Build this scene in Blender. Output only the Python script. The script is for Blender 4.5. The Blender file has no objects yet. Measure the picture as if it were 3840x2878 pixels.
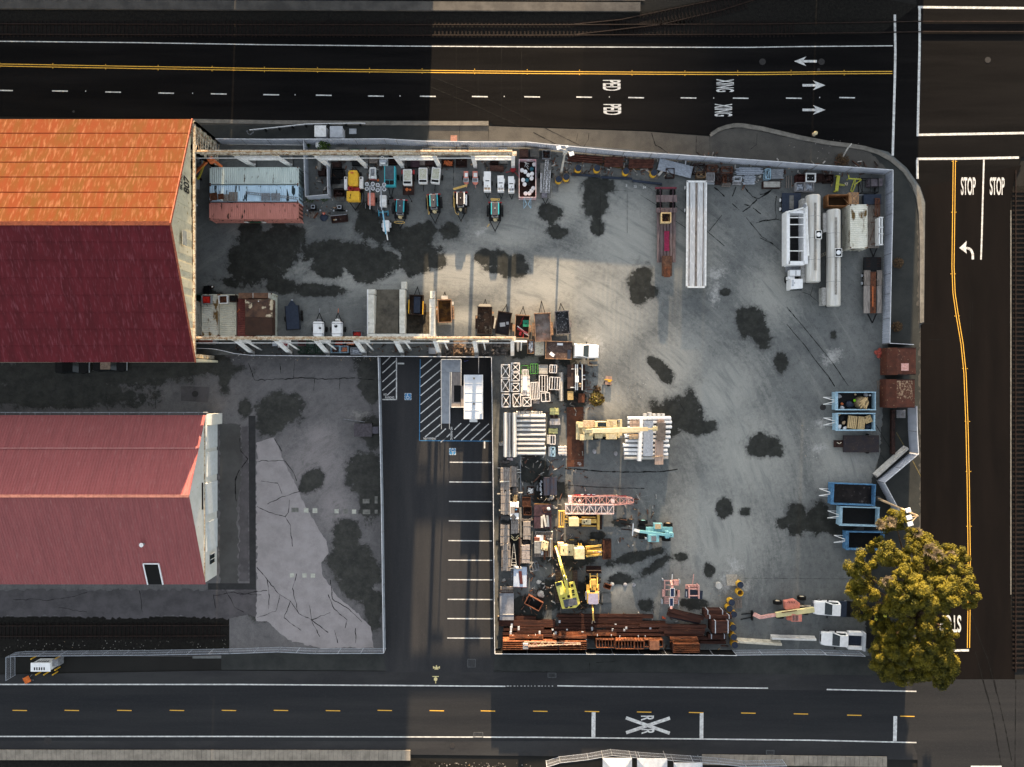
import bpy,math,random
from math import radians as R,sin,cos,pi,atan2,hypot
import numpy as np
S=26.7;H=108.0
SC=bpy.context.scene
cd=bpy.data.cameras.new('camera');cam=bpy.data.objects.new('camera',cd);SC.collection.objects.link(cam)
cam.location=(0,0,H);cam.rotation_euler=(0,0,0)
cd.sensor_width=36;cd.lens=S*H/3840*36;cd.clip_end=3000;cd.clip_start=1
SC.camera=cam
SUN_EL=R(9.3);SUN_AZ=R(2.0)
w=bpy.data.worlds.new('World');SC.world=w;w.use_nodes=True
wn=w.node_tree;bg=wn.nodes['Background']
sky=wn.nodes.new('ShaderNodeTexSky');sky.sky_type='NISHITA';sky.sun_disc=False
sky.sun_elevation=SUN_EL;sky.sun_rotation=SUN_AZ;sky.air_density=1.0;sky.dust_density=1.5;sky.ozone_density=1.2
hs=wn.nodes.new('ShaderNodeHueSaturation');hs.inputs['Saturation'].default_value=.38
wn.links.new(sky.outputs[0],hs.inputs['Color']);wn.links.new(hs.outputs[0],bg.inputs[0]);bg.inputs[1].default_value=0.085
sl=bpy.data.lights.new('sun','SUN');sl.energy=4.2;sl.angle=R(0.5);sl.color=(1.0,0.74,0.46)
so=bpy.data.objects.new('sun',sl);SC.collection.objects.link(so)
so.rotation_euler=(R(90)-SUN_EL,0,-SUN_AZ+pi);so.location=(0,60,60)
so.rotation_euler=(-(pi/2-SUN_EL),0,-SUN_AZ)
SC.view_settings.view_transform='Standard';SC.view_settings.look='None'
SC.view_settings.exposure=2.6;SC.view_settings.gamma=1.0
CR=dict(A=(700,400,3.685),B=(1200,500,5.5275),C=(1550,500,5.5275),D=(1800,500,5.5275),E=(2050,500,4.422),F=(2400,550,4.422),G=(2850,600,3.685),H=(700,1000,3.685),I=(1100,700,4.422),J=(1500,680,4.422),K=(1200,1030,4.422),L=(1680,1080,3.685),M=(1850,1330,5.5275),N=(1850,1520,5.5275),O=(2100,1500,4.422),P=(1850,1750,5.5275),Q=(1850,1980,4.422),R=(2050,1800,3.685),S=(1850,2250,3.685),T=(2400,2100,3.685),U=(3000,1400,3.685),V=(2950,1000,3.685),W=(3000,1780,3.1586),a=(0,0,2.211),b=(1000,0,2.211),c=(2000,0,2.211),d=(2840,0,2.211),X4=(0,1250,1.269),X5=(0,2100,1.224),X6=(900,1300,1.269),X7=(900,2128,1.269),X8=(1800,2378,1.814),Y1=(2780,2150,2.115),Y2=(3240,2150,2.115),Y3=(2300,2550,1.649),Y4=(3040,2550,1.5875),Y5=(3340,600,1.19),Y6=(3440,1400,1.19),Y7=(1550,1300,1.903),Y8=(2150,1300,2.115),o=(0,0,1.0))
def at(c,x,y,z=0.0):
 """ground-plan position of a survey point read off crop c, when the point lies z metres up"""
 cx,cy,f=CR[c];k=(H-z)/H/S
 return((cx+x/f-1920)*k,(1439-cy-y/f)*k)
def rc(c,x0,y0,x1,y1,z=0.0):
 a=at(c,x0,y0,z);b=at(c,x1,y1,z)
 return((a[0]+b[0])/2,(a[1]+b[1])/2,abs(b[0]-a[0]),abs(a[1]-b[1]))
def lin(r,g,b):
 f=lambda v:(v/255/12.92 if v/255<=.04045 else((v/255+.055)/1.055)**2.4)
 return(f(r),f(g),f(b))
MATS={}
def mat(name,c1,c2=None,scale=3.0,thr=(0.4,0.62),rough=0.75,metal=0.0,bump=0.0,stretch=(1,1,1),c3=None,s3=25.0,t3=(0.62,0.7),spec=0.3,detail=5,world=False):
 if name in MATS:return MATS[name]
 if not world:
  dk=lambda c:c and tuple(v*min(1,(max(c)/.34)**.5)for v in c)
  c1,c2,c3=dk(c1),dk(c2 or tuple(v*.72 for v in c1)),dk(c3);spec=min(spec,.18)if not metal and rough>.3 else spec
 m=bpy.data.materials.new(name);m.use_nodes=True;nt=m.node_tree;N=nt.nodes;L=nt.links
 b=N['Principled BSDF'];b.inputs['Roughness'].default_value=rough;b.inputs['Metallic'].default_value=metal
 b.inputs['Specular IOR Level'].default_value=spec
 c2=c2 or tuple(v*0.72 for v in c1)
 tc=N.new('ShaderNodeTexCoord');mp=N.new('ShaderNodeMapping');mp.inputs['Scale'].default_value=stretch
 if world:
  ge=N.new('ShaderNodeNewGeometry');L.new(ge.outputs['Position'],mp.inputs['Vector'])
 else:
  oi=N.new('ShaderNodeObjectInfo');cm=N.new('ShaderNodeVectorMath');cm.operation='ADD'
  mu=N.new('ShaderNodeMath');mu.operation='MULTIPLY';mu.inputs[1].default_value=57.0
  L.new(oi.outputs['Random'],mu.inputs[0]);L.new(tc.outputs['Object'],cm.inputs[0]);L.new(mu.outputs[0],cm.inputs[1])
  L.new(cm.outputs[0],mp.inputs['Vector'])
 n1=N.new('ShaderNodeTexNoise');n1.inputs['Scale'].default_value=scale;n1.inputs['Detail'].default_value=detail
 n1.inputs['Roughness'].default_value=0.65;L.new(mp.outputs[0],n1.inputs['Vector'])
 r1=N.new('ShaderNodeMapRange');r1.inputs[1].default_value=thr[0];r1.inputs[2].default_value=thr[1]
 L.new(n1.outputs[0],r1.inputs[0])
 mx=N.new('ShaderNodeMix');mx.data_type='RGBA';mx.inputs[6].default_value=(*c1,1);mx.inputs[7].default_value=(*c2,1)
 L.new(r1.outputs[0],mx.inputs[0]);out=mx.outputs[2]
 if c3:
  n2=N.new('ShaderNodeTexNoise');n2.inputs['Scale'].default_value=s3;n2.inputs['Detail'].default_value=4
  L.new(mp.outputs[0],n2.inputs['Vector'])
  r2=N.new('ShaderNodeMapRange');r2.inputs[1].default_value=t3[0];r2.inputs[2].default_value=t3[1]
  L.new(n2.outputs[0],r2.inputs[0])
  m2=N.new('ShaderNodeMix');m2.data_type='RGBA';m2.inputs[7].default_value=(*c3,1)
  L.new(r2.outputs[0],m2.inputs[0]);L.new(out,m2.inputs[6]);out=m2.outputs[2]
 L.new(out,b.inputs['Base Color'])
 if bump:
  bp=N.new('ShaderNodeBump');bp.inputs['Strength'].default_value=bump;bp.inputs['Distance'].default_value=0.05
  L.new(n1.outputs[0],bp.inputs['Height']);L.new(bp.outputs[0],b.inputs['Normal'])
 MATS[name]=m;return m
def P(name,c,**k):return mat(name,c,**k)
COL=SC.collection
class MB:
 def __init__(s):s.v=[];s.f=[]
 def add(s,v,f):
  n=len(s.v);s.v+=[tuple(p)for p in v];s.f+=[tuple(i+n for i in q)for q in f];return s
 def box(s,x0,y0,z0,x1,y1,z1):
  x0,x1=min(x0,x1),max(x0,x1);y0,y1=min(y0,y1),max(y0,y1);z0,z1=min(z0,z1),max(z0,z1)
  return s.add([(x0,y0,z0),(x1,y0,z0),(x1,y1,z0),(x0,y1,z0),(x0,y0,z1),(x1,y0,z1),(x1,y1,z1),(x0,y1,z1)],[(0,3,2,1),(4,5,6,7),(0,1,5,4),(1,2,6,5),(2,3,7,6),(3,0,4,7)])
 def cb(s,cx,cy,z0,sx,sy,sz,rz=0.0,taper=1.0):
  c,q=cos(rz),sin(rz);v=[]
  for z,t in((z0,1.0),(z0+sz,taper)):
   for dx,dy in((-1,-1),(1,-1),(1,1),(-1,1)):
    x,y=dx*sx/2*t,dy*sy/2*t;v.append((cx+x*c-y*q,cy+x*q+y*c,z))
  return s.add(v,[(0,3,2,1),(4,5,6,7),(0,1,5,4),(1,2,6,5),(2,3,7,6),(3,0,4,7)])
 def bar(s,a,b,w,h=None):
  h=h or w;ax=np.array(a,float);bx=np.array(b,float);d=bx-ax;L=np.linalg.norm(d)
  if L<1e-6:return s
  d/=L;up=np.array((0,0,1.0))if abs(d[2])<.95 else np.array((1.0,0,0))
  u=np.cross(d,up);u/=np.linalg.norm(u);t=np.cross(u,d);v=[]
  for p in(ax,bx):
   for i,j in((-1,-1),(1,-1),(1,1),(-1,1)):v.append(tuple(p+u*i*w/2+t*j*h/2))
  return s.add(v,[(0,3,2,1),(4,5,6,7),(0,1,5,4),(1,2,6,5),(2,3,7,6),(3,0,4,7)])
 def cyl(s,a,b,r,n=12,r2=None,cap=True):
  r2=r if r2 is None else r2
  ax=np.array(a,float);bx=np.array(b,float);d=bx-ax;d/=max(1e-9,np.linalg.norm(d))
  up=np.array((0,0,1.0))if abs(d[2])<.95 else np.array((1.0,0,0))
  u=np.cross(d,up);u/=np.linalg.norm(u);t=np.cross(u,d);v=[]
  for p,q in((ax,r),(bx,r2)):
   for i in range(n):
    g=2*pi*i/n;v.append(tuple(p+(u*cos(g)+t*sin(g))*q))
  f=[(i,(i+1)%n,n+(i+1)%n,n+i)for i in range(n)]
  if cap:f+=[tuple(range(n-1,-1,-1)),tuple(range(n,2*n))]
  return s.add(v,f)
 def tube(s,pts,r,n=6,closed=False):
  m=len(pts)
  for i in range(m-(0 if closed else 1)):s.cyl(pts[i],pts[(i+1)%m],r,n)
  return s
 def prism(s,poly,z0,z1):
  n=len(poly);zz0=z0 if callable(z0)else(lambda x,y:z0);zz1=z1 if callable(z1)else(lambda x,y:z1)
  ar=sum(poly[i][0]*poly[(i+1)%n][1]-poly[(i+1)%n][0]*poly[i][1]for i in range(n))
  if ar<0:poly=poly[::-1]
  v=[(x,y,zz0(x,y))for x,y in poly]+[(x,y,zz1(x,y))for x,y in poly]
  return s.add(v,[tuple(range(n-1,-1,-1)),tuple(range(n,2*n))]+[(i,(i+1)%n,n+(i+1)%n,n+i)for i in range(n)])
 def sheet(s,poly,z):
  n=len(poly)
  ar=sum(poly[i][0]*poly[(i+1)%n][1]-poly[(i+1)%n][0]*poly[i][1]for i in range(n))
  if ar<0:poly=poly[::-1]
  return s.add([(x,y,z)for x,y in poly],[tuple(range(n))])
 def strip(s,pts,w,z):
  for i in range(len(pts)-1):
   (x0,y0),(x1,y1)=pts[i],pts[i+1];d=hypot(x1-x0,y1-y0)or 1;nx,ny=-(y1-y0)/d*w/2,(x1-x0)/d*w/2
   s.add([(x0-nx,y0-ny,z),(x1-nx,y1-ny,z),(x1+nx,y1+ny,z),(x0+nx,y0+ny,z)],[(0,1,2,3)])
  return s
 def loft(s,rings,cap=True):
  n=len(rings[0]);v=[p for r in rings for p in r];f=[]
  for k in range(len(rings)-1):
   for i in range(n):f.append((k*n+i,k*n+(i+1)%n,(k+1)*n+(i+1)%n,(k+1)*n+i))
  if cap:f+=[tuple(range(n-1,-1,-1)),tuple(range((len(rings)-1)*n,len(rings)*n))]
  return s.add(v,f)
 def ball(s,c,r,n=8,m=6,sz=1.0):
  rings=[]
  for k in range(m+1):
   g=pi*k/m-pi/2;q=max(.001,cos(g))*r
   rings.append([(c[0]+q*cos(2*pi*i/n),c[1]+q*sin(2*pi*i/n),c[2]+r*sz*sin(g))for i in range(n)])
  return s.loft(rings)
 def build(s,name,m,parent=None,bevel=0,smooth=False,loc=None,rz=0):
  me=bpy.data.meshes.new(name);me.from_pydata(s.v,[],s.f);me.materials.append(m);me.update()
  o=bpy.data.objects.new(name,me);COL.objects.link(o)
  if parent is not None:o.parent=parent
  if loc is not None:o.location=loc if len(loc)==3 else(loc[0],loc[1],0)
  if rz:o.rotation_euler=(0,0,rz)
  if bevel:
   bv=o.modifiers.new('bevel','BEVEL');bv.width=bevel;bv.segments=2;bv.limit_method='ANGLE';bv.angle_limit=R(40)
  if smooth:
   for p in me.polygons:p.use_smooth=True
  return o
def tag(o,label=None,cat=None,group=None,kind=None):
 if label:o['label']=label
 if cat:o['category']=cat
 if group:o['group']=group
 if kind:o['kind']=kind
 return o
def thing(name,label,cat,loc,rz=0.0,group=None):
 o=bpy.data.objects.new(name,None);COL.objects.link(o);o.empty_display_size=0.3
 o.location=(loc[0],loc[1],loc[2]if len(loc)>2 else 0);o.rotation_euler=(0,0,rz)
 return tag(o,label,cat,group)
def copy_tree(o,parent=None):
 c=o.copy();COL.objects.link(c);c.parent=parent
 for ch in[x for x in KIDS(o)]:copy_tree(ch,c)
 return c
def KIDS(o):return[x for x in bpy.data.objects if x.parent==o]
def struct(name,mb,m):return tag(mb.build(name,m),kind='structure')
rnd=random.Random(7)
U_=rnd.uniform
WHITE=P('white_paint',(.78,.78,.77),c2=(.62,.61,.58),scale=2.5,rough=.45,c3=(.30,.24,.17),s3=9,t3=(.68,.78))
CLEANW=P('clean_white_paint',(.80,.80,.80),c2=(.70,.70,.70),scale=2,rough=.3)
OFFW=P('weathered_cream_steel',(.58,.53,.42),c2=(.30,.20,.12),scale=2.2,thr=(.45,.62),rough=.7,c3=(.16,.07,.03),s3=8,t3=(.58,.66))
RUST=P('rusty_steel',(.17,.06,.03),c2=(.08,.035,.022),scale=2.5,rough=.8,c3=(.26,.12,.06),s3=12,t3=(.6,.7),bump=.2)
BEAMR=P('red_primed_beam',(.26,.085,.035),c2=(.09,.035,.02),scale=1.1,thr=(.38,.6),rough=.75,stretch=(.5,1.5,1),c3=(.40,.19,.09),s3=7,t3=(.6,.7))
DKRUST=P('dark_rusty_steel',(.075,.035,.028),c2=(.035,.022,.02),scale=2,rough=.8,c3=(.16,.07,.045),s3=7,t3=(.6,.75))
BLACK=P('black_steel',(.018,.018,.021),c2=(.03,.03,.032),scale=4,rough=.5)
RUBBER=P('tyre_rubber',(.018,.018,.018),c2=(.035,.033,.03),scale=6,rough=.85)
DUSTY=P('dusty_tyre_rubber',(.12,.115,.10),c2=(.05,.05,.046),scale=5,rough=.9)
GREY=P('grey_steel',(.26,.27,.29),c2=(.18,.18,.19),scale=3,rough=.5,c3=(.12,.09,.07),s3=8,t3=(.66,.78))
LGREY=P('light_grey_paint',(.45,.47,.50),c2=(.36,.38,.41),scale=2,rough=.5)
GALV=P('galvanised_steel',(.50,.54,.60),c2=(.32,.35,.40),scale=4,rough=.4,metal=.3)
CHROME=P('polished_tank_steel',(.62,.61,.58),c2=(.50,.47,.42),scale=1.2,rough=.42,metal=.35,stretch=(1,.15,1))
YEL=P('machine_yellow',(.62,.40,.10),c2=(.50,.31,.08),scale=3,rough=.5,c3=(.16,.12,.07),s3=10,t3=(.63,.75))
PYEL=P('pale_machine_yellow',(.66,.56,.34),c2=(.52,.42,.23),scale=3,rough=.55,c3=(.22,.16,.09),s3=9,t3=(.62,.72))
BYEL=P('bright_yellow',(.72,.42,.035),c2=(.6,.33,.03),scale=3,rough=.4,c3=(.2,.12,.03),s3=8,t3=(.68,.76))
LIME=P('lime_yellow_paint',(.55,.55,.08),c2=(.42,.40,.06),scale=3,rough=.5)
TEAL=P('teal_paint',(.06,.42,.48),c2=(.04,.33,.40),scale=3,rough=.4)
TEALD=P('pale_teal_paint',(.22,.46,.50),c2=(.16,.34,.38),scale=3,rough=.5,c3=(.12,.11,.09),s3=10,t3=(.64,.72))
BLUE=P('skip_blue_paint',(.09,.22,.38),c2=(.06,.14,.25),scale=3,rough=.5,c3=(.10,.06,.045),s3=8,t3=(.64,.74))
LBLUE=P('faded_blue_paint',(.34,.50,.60),c2=(.25,.38,.47),scale=3,rough=.5,c3=(.12,.07,.05),s3=8,t3=(.62,.7))
SALMON=P('faded_salmon_paint',(.62,.22,.16),c2=(.50,.17,.13),scale=3,rough=.5,c3=(.3,.25,.22),s3=9,t3=(.66,.76))
PINK=P('faded_pink_paint',(.62,.36,.32),c2=(.50,.24,.2),scale=4,rough=.6,c3=(.25,.1,.07),s3=12,t3=(.6,.7))
RED=P('red_paint',(.42,.035,.035),c2=(.3,.025,.03),scale=4,rough=.45)
CRIM=P('crimson_paint',(.30,.02,.07),c2=(.22,.02,.05),scale=4,rough=.6)
ORG=P('orange_paint',(.60,.16,.05),c2=(.42,.11,.04),scale=4,rough=.5)
GREEN=P('green_paint',(.03,.18,.10),c2=(.02,.10,.06),scale=4,rough=.5)
WOOD=P('grey_timber',(.27,.23,.20),c2=(.14,.12,.105),scale=2.2,rough=.85,stretch=(6,.5,4),c3=(.36,.31,.26),s3=4,t3=(.6,.72))
WOODX=P('grey_timber_lengthwise',(.27,.23,.20),c2=(.14,.12,.105),scale=2.2,rough=.85,stretch=(.5,6,4),c3=(.36,.31,.26),s3=4,t3=(.6,.72))
PALE=P('pale_new_timber',(.55,.40,.25),c2=(.40,.28,.17),scale=3,rough=.8,stretch=(3,1,3))
CONC=P('old_concrete',(.50,.48,.44),c2=(.36,.34,.31),scale=1.6,rough=.9,bump=.15,c3=(.18,.16,.13),s3=7,t3=(.64,.74))
CONCD=P('grey_concrete',(.22,.215,.20),c2=(.15,.145,.135),scale=1.6,rough=.9,bump=.15)
GLASS=P('dark_glass',(.02,.035,.04),c2=(.03,.05,.055),scale=1,rough=.08,spec=.6)
LAMPM=P('lamp_reflector',(.78,.80,.82),c2=(.6,.62,.64),scale=5,rough=.25)
HOSE=P('yellow_hose',(.62,.42,.14),c2=(.5,.32,.1),scale=5,rough=.6)
NAVY=P('navy_sheet',(.035,.05,.085),c2=(.05,.065,.10),scale=3,rough=.6)
MAROON=P('maroon_steel_plate',(.10,.055,.07),c2=(.065,.038,.048),scale=2,rough=.7)
BOARD=P('grey_stacked_board',(.36,.35,.36),c2=(.26,.25,.25),scale=2,rough=.8)
MARK=P('white_road_paint',(.66,.66,.64),c2=(.42,.41,.40),scale=2.5,rough=.7,c3=(.10,.10,.10),s3=14,t3=(.60,.72))
YMARK=P('yellow_road_paint',(.75,.42,.06),c2=(.60,.33,.05),scale=6,rough=.7)
BMARK=P('blue_road_paint',(.06,.22,.42),c2=(.05,.16,.3),scale=6,rough=.7)
# ==== GROUND
def poly(c,pts,z=0.0):return[at(c,x,y,z)for x,y in pts]
ASPH_T=P('fresh_black_asphalt',(0.00385,0.00364,0.00385),c2=(0.00875,0.00805,0.00791),scale=.30,thr=(.4,.66),rough=.9,stretch=(.10,1.2,1),c3=(0.0154,0.014,0.0133),s3=40,t3=(.56,.75),world=True,spec=.05)
ASPH_R=P('black_asphalt_side_street',(0.00756,0.00612,0.00576),c2=(0.00504,0.00432,0.00432),scale=.35,rough=.9,stretch=(1,.15,1),c3=(0.016,0.0136,0.0128),s3=60,t3=(.6,.75),world=True,spec=.04)
ASPH_B=P('worn_blue_grey_asphalt',(0.016,0.0172,0.0196),c2=(0.0272,0.0276,0.0288),scale=.22,thr=(.35,.65),rough=.9,stretch=(.10,1.6,1),c3=(0.044,0.044,0.0448),s3=35,t3=(.55,.75),world=True,spec=.1)
ASPH_S=P('shoulder_asphalt',(0.0243,0.0243,0.02592),c2=(0.0351,0.0351,0.03564),scale=.3,rough=.9,stretch=(.3,1,1),c3=(0.0675,0.0675,0.0675),s3=50,t3=(.58,.75),world=True,spec=.15)
ASPH_P=P('parking_lot_asphalt',(0.02246,0.02309,0.02558),c2=(0.03432,0.0337,0.03494),scale=.2,rough=.9,stretch=(1.2,.12,1),c3=(0.064,0.064,0.064),s3=50,t3=(.58,.75),world=True,spec=.15)
WALK=P('sidewalk_concrete',(0.0765,0.07222,0.06426),c2=(0.05508,0.05202,0.04774),scale=.5,rough=.9,c3=(0.136,0.1275,0.1148),s3=40,t3=(.55,.72),world=True,spec=.15)
WALKD=P('dark_verge_tarmac',(0.03448,0.03647,0.03448),c2=(0.0232,0.02519,0.02453),scale=.4,rough=.9,c3=(0.0624,0.0624,0.0585),s3=45,t3=(.56,.72),world=True,spec=.15)
KERB=P('kerb_concrete',(0.1913,0.1759,0.153),c2=(0.1224,0.1148,0.09945),scale=.9,rough=.9,c3=(0.068,0.06375,0.0595),s3=9,t3=(.6,.72),world=True)
DIRT=P('dark_rail_ballast',(0.0072,0.00675,0.0063),c2=(0.0135,0.0126,0.0108),scale=2.5,rough=1,c3=(0.05625,0.051,0.0435),s3=30,t3=(.6,.7),world=True,bump=.4,spec=.1)
GND=P('far_ground',(0.0144,0.0144,0.01344),c2=(0.0216,0.02064,0.0192),scale=.05,rough=1,world=True,spec=.1)
struct('ground',MB().box(-700,-700,-1.0,700,700,-.06),GND)
def ellipse(X,Y,cx,cy,rx,ry,a=0.0):
 c,s=cos(a),sin(a);dx,dy=X-cx,Y-cy
 return 1.0-np.sqrt(((dx*c+dy*s)/rx)**2+((-dx*s+dy*c)/ry)**2)
def stainsheet(name,x0,y0,x1,y1,z,cols,wets,sands,dusts,step=0.5):
 ax,ay=at('o',x0,y1);bx,by=at('o',x1,y0)
 nx,ny=int((bx-ax)/step)+1,int((by-ay)/step)+1
 xs=np.linspace(ax,bx,nx);ys=np.linspace(ay,by,ny);X,Y=np.meshgrid(xs,ys)
 PXx=X*S+1920;PYy=1439-Y*S
 F=[]
 for lst in(wets,sands,dusts):
  f=np.full(X.shape,-1.0)
  for e in lst:f=np.maximum(f,ellipse(PXx,PYy,*e[:4],(e[4]if len(e)>4 else 0))*min(1.0,(min(e[2],e[3])/60.0)+.45))
  F.append(np.clip(f*.5+.5,0,1))
 v=np.stack([X.ravel(),Y.ravel(),np.full(X.size,z)],1)
 idx=np.arange(nx*ny).reshape(ny,nx)
 q=np.stack([idx[:-1,:-1].ravel(),idx[:-1,1:].ravel(),idx[1:,1:].ravel(),idx[1:,:-1].ravel()],1)
 me=bpy.data.meshes.new(name);me.from_pydata(v.tolist(),[],q.tolist())
 at_=me.color_attributes.new('stain','FLOAT_COLOR','POINT')
 col=np.stack([F[0].ravel(),F[1].ravel(),F[2].ravel(),np.ones(X.size)],1).astype(np.float32)
 at_.data.foreach_set('color',col.ravel())
 m=bpy.data.materials.new(name+'_surface');m.use_nodes=True;nt=m.node_tree;N=nt.nodes;L=nt.links;b=N['Principled BSDF']
 b.inputs['Specular IOR Level'].default_value=.2
 at2=N.new('ShaderNodeVertexColor');at2.layer_name='stain';sp=N.new('ShaderNodeSeparateColor');L.new(at2.outputs[0],sp.inputs[0])
 ge=N.new('ShaderNodeNewGeometry')
 def noise(sc,det=6,st=(1,1,1),ro=.6,dist=0):
  mp=N.new('ShaderNodeMapping');mp.inputs['Scale'].default_value=st;L.new(ge.outputs['Position'],mp.inputs['Vector'])
  n=N.new('ShaderNodeTexNoise');n.inputs['Scale'].default_value=sc;n.inputs['Detail'].default_value=det;n.inputs['Roughness'].default_value=ro
  n.inputs['Distortion'].default_value=dist
  L.new(mp.outputs[0],n.inputs['Vector']);return n.outputs[0]
 def rng(o,a,b_):
  r=N.new('ShaderNodeMapRange');r.inputs[1].default_value=a;r.inputs[2].default_value=b_;L.new(o,r.inputs[0]);return r.outputs[0]
 def mth(op,a,b_):
  n=N.new('ShaderNodeMath');n.operation=op
  for i,q_ in enumerate((a,b_)):
   if isinstance(q_,(int,float)):n.inputs[i].default_value=q_
   else:L.new(q_,n.inputs[i])
  return n.outputs[0]
 def mix(fac,a,b_):
  n=N.new('ShaderNodeMix');n.data_type='RGBA';L.new(fac,n.inputs[0])
  for i,q_ in((6,a),(7,b_)):
   if isinstance(q_,tuple):n.inputs[i].default_value=(*q_,1)
   else:L.new(q_,n.inputs[i])
  return n.outputs[2]
 mp=N.new('ShaderNodeVectorMath');mp.operation='SUBTRACT';mp.inputs[1].default_value=(-12,-30,0);L.new(ge.outputs['Position'],mp.inputs[0])
 ln_=N.new('ShaderNodeVectorMath');ln_.operation='LENGTH';L.new(mp.outputs[0],ln_.inputs[0]);sx_=N.new('ShaderNodeSeparateXYZ');L.new(mp.outputs[0],sx_.inputs[0])
 th=mth('MULTIPLY',mth('ARCTAN2',sx_.outputs[1],sx_.outputs[0]),5.5);cv=N.new('ShaderNodeCombineXYZ');L.new(mth('MULTIPLY',ln_.outputs['Value'],.7),cv.inputs[0]);L.new(th,cv.inputs[1])
 tn=N.new('ShaderNodeTexNoise');tn.inputs['Scale'].default_value=1.0;tn.inputs['Detail'].default_value=10;tn.inputs['Roughness'].default_value=.72;tn.inputs['Distortion'].default_value=.4;L.new(cv.outputs[0],tn.inputs['Vector'])
 arc=tn.outputs[0]
 c=mix(rng(noise(.16,10,ro=.72),.40,.62),cols[0],cols[1])
 c=mix(mth('MULTIPLY',rng(noise(1.2,10,ro=.8),.50,.66),.5),c,cols[2])
 sand=rng(mth('ADD',sp.outputs[1],mth('ADD',mth('MULTIPLY',mth('SUBTRACT',arc,.5),1.3),mth('MULTIPLY',mth('SUBTRACT',noise(1.6,8,ro=.8),.5),.7))),.46,.80)
 c=mix(mth('MULTIPLY',sand,.9),c,mix(rng(arc,.42,.60),cols[3],cols[4]))
 c=mix(mth('MULTIPLY',rng(arc,.54,.68),.45),c,cols[5]);c=mix(mth('MULTIPLY',rng(arc,.46,.34),.22),c,cols[3])
 dust=rng(mth('ADD',sp.outputs[2],mth('MULTIPLY',mth('SUBTRACT',noise(1.4,10,ro=.8),.5),1.9)),.62,.95)
 c=mix(mth('MULTIPLY',dust,.6),c,cols[6])
 wf=mth('ADD',sp.outputs[0],mth('ADD',mth('MULTIPLY',mth('SUBTRACT',noise(.45,12,ro=.68,dist=.3),.5),.95),mth('MULTIPLY',mth('SUBTRACT',noise(2.2,8,ro=.8),.5),.32)))
 halo=rng(wf,.40,.54);c=mix(mth('MULTIPLY',halo,.55),c,cols[2])
 wet=mth('MULTIPLY',rng(wf,.52,.57),.94)
 c=mix(wet,c,mix(rng(noise(.7,8,ro=.75),.40,.62),cols[7],mix(rng(noise(2.2,8,ro=.8),.5,.66),cols[8],cols[2])))
 sp2=rng(noise(1.3,8,ro=.75),.66,.70);c=mix(mth('MULTIPLY',sp2,.6),c,cols[7])
 gr=N.new('ShaderNodeMixRGB');gr.blend_type='MULTIPLY';gr.inputs[0].default_value=.55
 L.new(c,gr.inputs[1]);g2=rng(noise(9,3,ro=.8),.3,.7);cr=N.new('ShaderNodeCombineColor')
 for i in range(3):L.new(mth('ADD',mth('MULTIPLY',g2,.7),.6),cr.inputs[i])
 L.new(cr.outputs[0],gr.inputs[2]);L.new(gr.outputs[0],b.inputs['Base Color'])
 L.new(mth('SUBTRACT',.9,mth('MULTIPLY',wet,.35)),b.inputs['Roughness'])
 me.materials.append(m);o=bpy.data.objects.new(name,me);COL.objects.link(o);tag(o,kind='structure');return o
YC=[(.155,.160,.155),(.105,.110,.109),(.042,.044,.044),(.33,.325,.295),(.25,.252,.235),(.085,.09,.09),(.48,.47,.45),(.0085,.009,.007),(.024,.025,.02)]
WETY=[(940,860,50,50),(1010,930,130,95),(960,990,115,90),(1070,880,90,40),(1280,960,170,60,.05),(1230,1000,80,50),(1360,1005,60,60,.9),(1400,985,110,62),(1570,950,80,50),(1560,990,65,45),(1640,985,40,30),(1440,870,85,40),(1380,830,50,75),(1530,895,110,45),(1600,860,60,30),(1690,870,50,35,.6),(1810,960,40,30),(1870,970,60,35),(1930,1000,60,45),(1850,1010,50,20),(2230,750,55,70),(2240,700,60,45),(2090,870,50,25),(2060,800,50,40),(2240,850,28,40),(2400,1070,42,80,.1),(2415,1040,40,45),(2390,1120,35,22),(2440,1090,30,30),(2720,1095,22,16),(2815,1210,58,62,-.5),(2850,1255,45,62,-.4),(2930,1360,28,42),(3125,1262,14,22),(2550,1560,110,62,.4),(2600,1595,80,40),(2490,1400,60,30,.8),(2460,1370,40,22,.8),(2640,1600,55,28),(2590,1520,30,60),(2500,1620,60,30),(2860,1670,65,48),(2900,1690,45,30),(2850,1640,22,22),(2715,1905,34,38),(2795,1918,20,16),(2990,1945,52,62),(3060,1950,62,62),(3150,1975,70,45),(2940,1960,30,30),(2660,2140,22,26),(2600,2270,50,28),(2380,2090,110,22,-.25),(2460,2120,70,20,-.5),(2550,2090,30,20),(2330,2170,50,22),(1190,1090,110,28),(1060,1080,60,35),(830,1120,80,20,.5),(860,1060,60,18,.3),(2235,2010,45,20),(2150,1480,55,70),(2130,1330,60,50),(2050,1400,40,80),(2180,2230,70,60),(2000,1760,60,70),(2060,2240,60,70),(1980,2300,70,60),(2130,2080,110,60),(2060,1850,70,50),(2330,1960,40,20),(2420,2270,35,25),(1960,1320,60,30),(1290,960,60,60)]
SANDY=[(1400,1030,330,95,.03),(1750,1010,330,110,-.05),(2050,1080,280,130,-.45),(2300,1220,230,130,-.7),(2520,1370,220,150,-.8),(2700,1480,230,170,-.7),(2800,1700,230,260,-.3),(2700,2000,260,260),(2100,760,260,130,-.2),(2350,900,240,220),(2550,950,200,160),(1900,880,180,80),(1750,1190,160,40),(2260,1500,140,90),(2300,2180,90,70),(2600,2250,150,120),(1450,1120,90,70),(2240,1110,170,110,-.4),(3150,1700,140,160),(2900,1100,150,150)]
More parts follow.
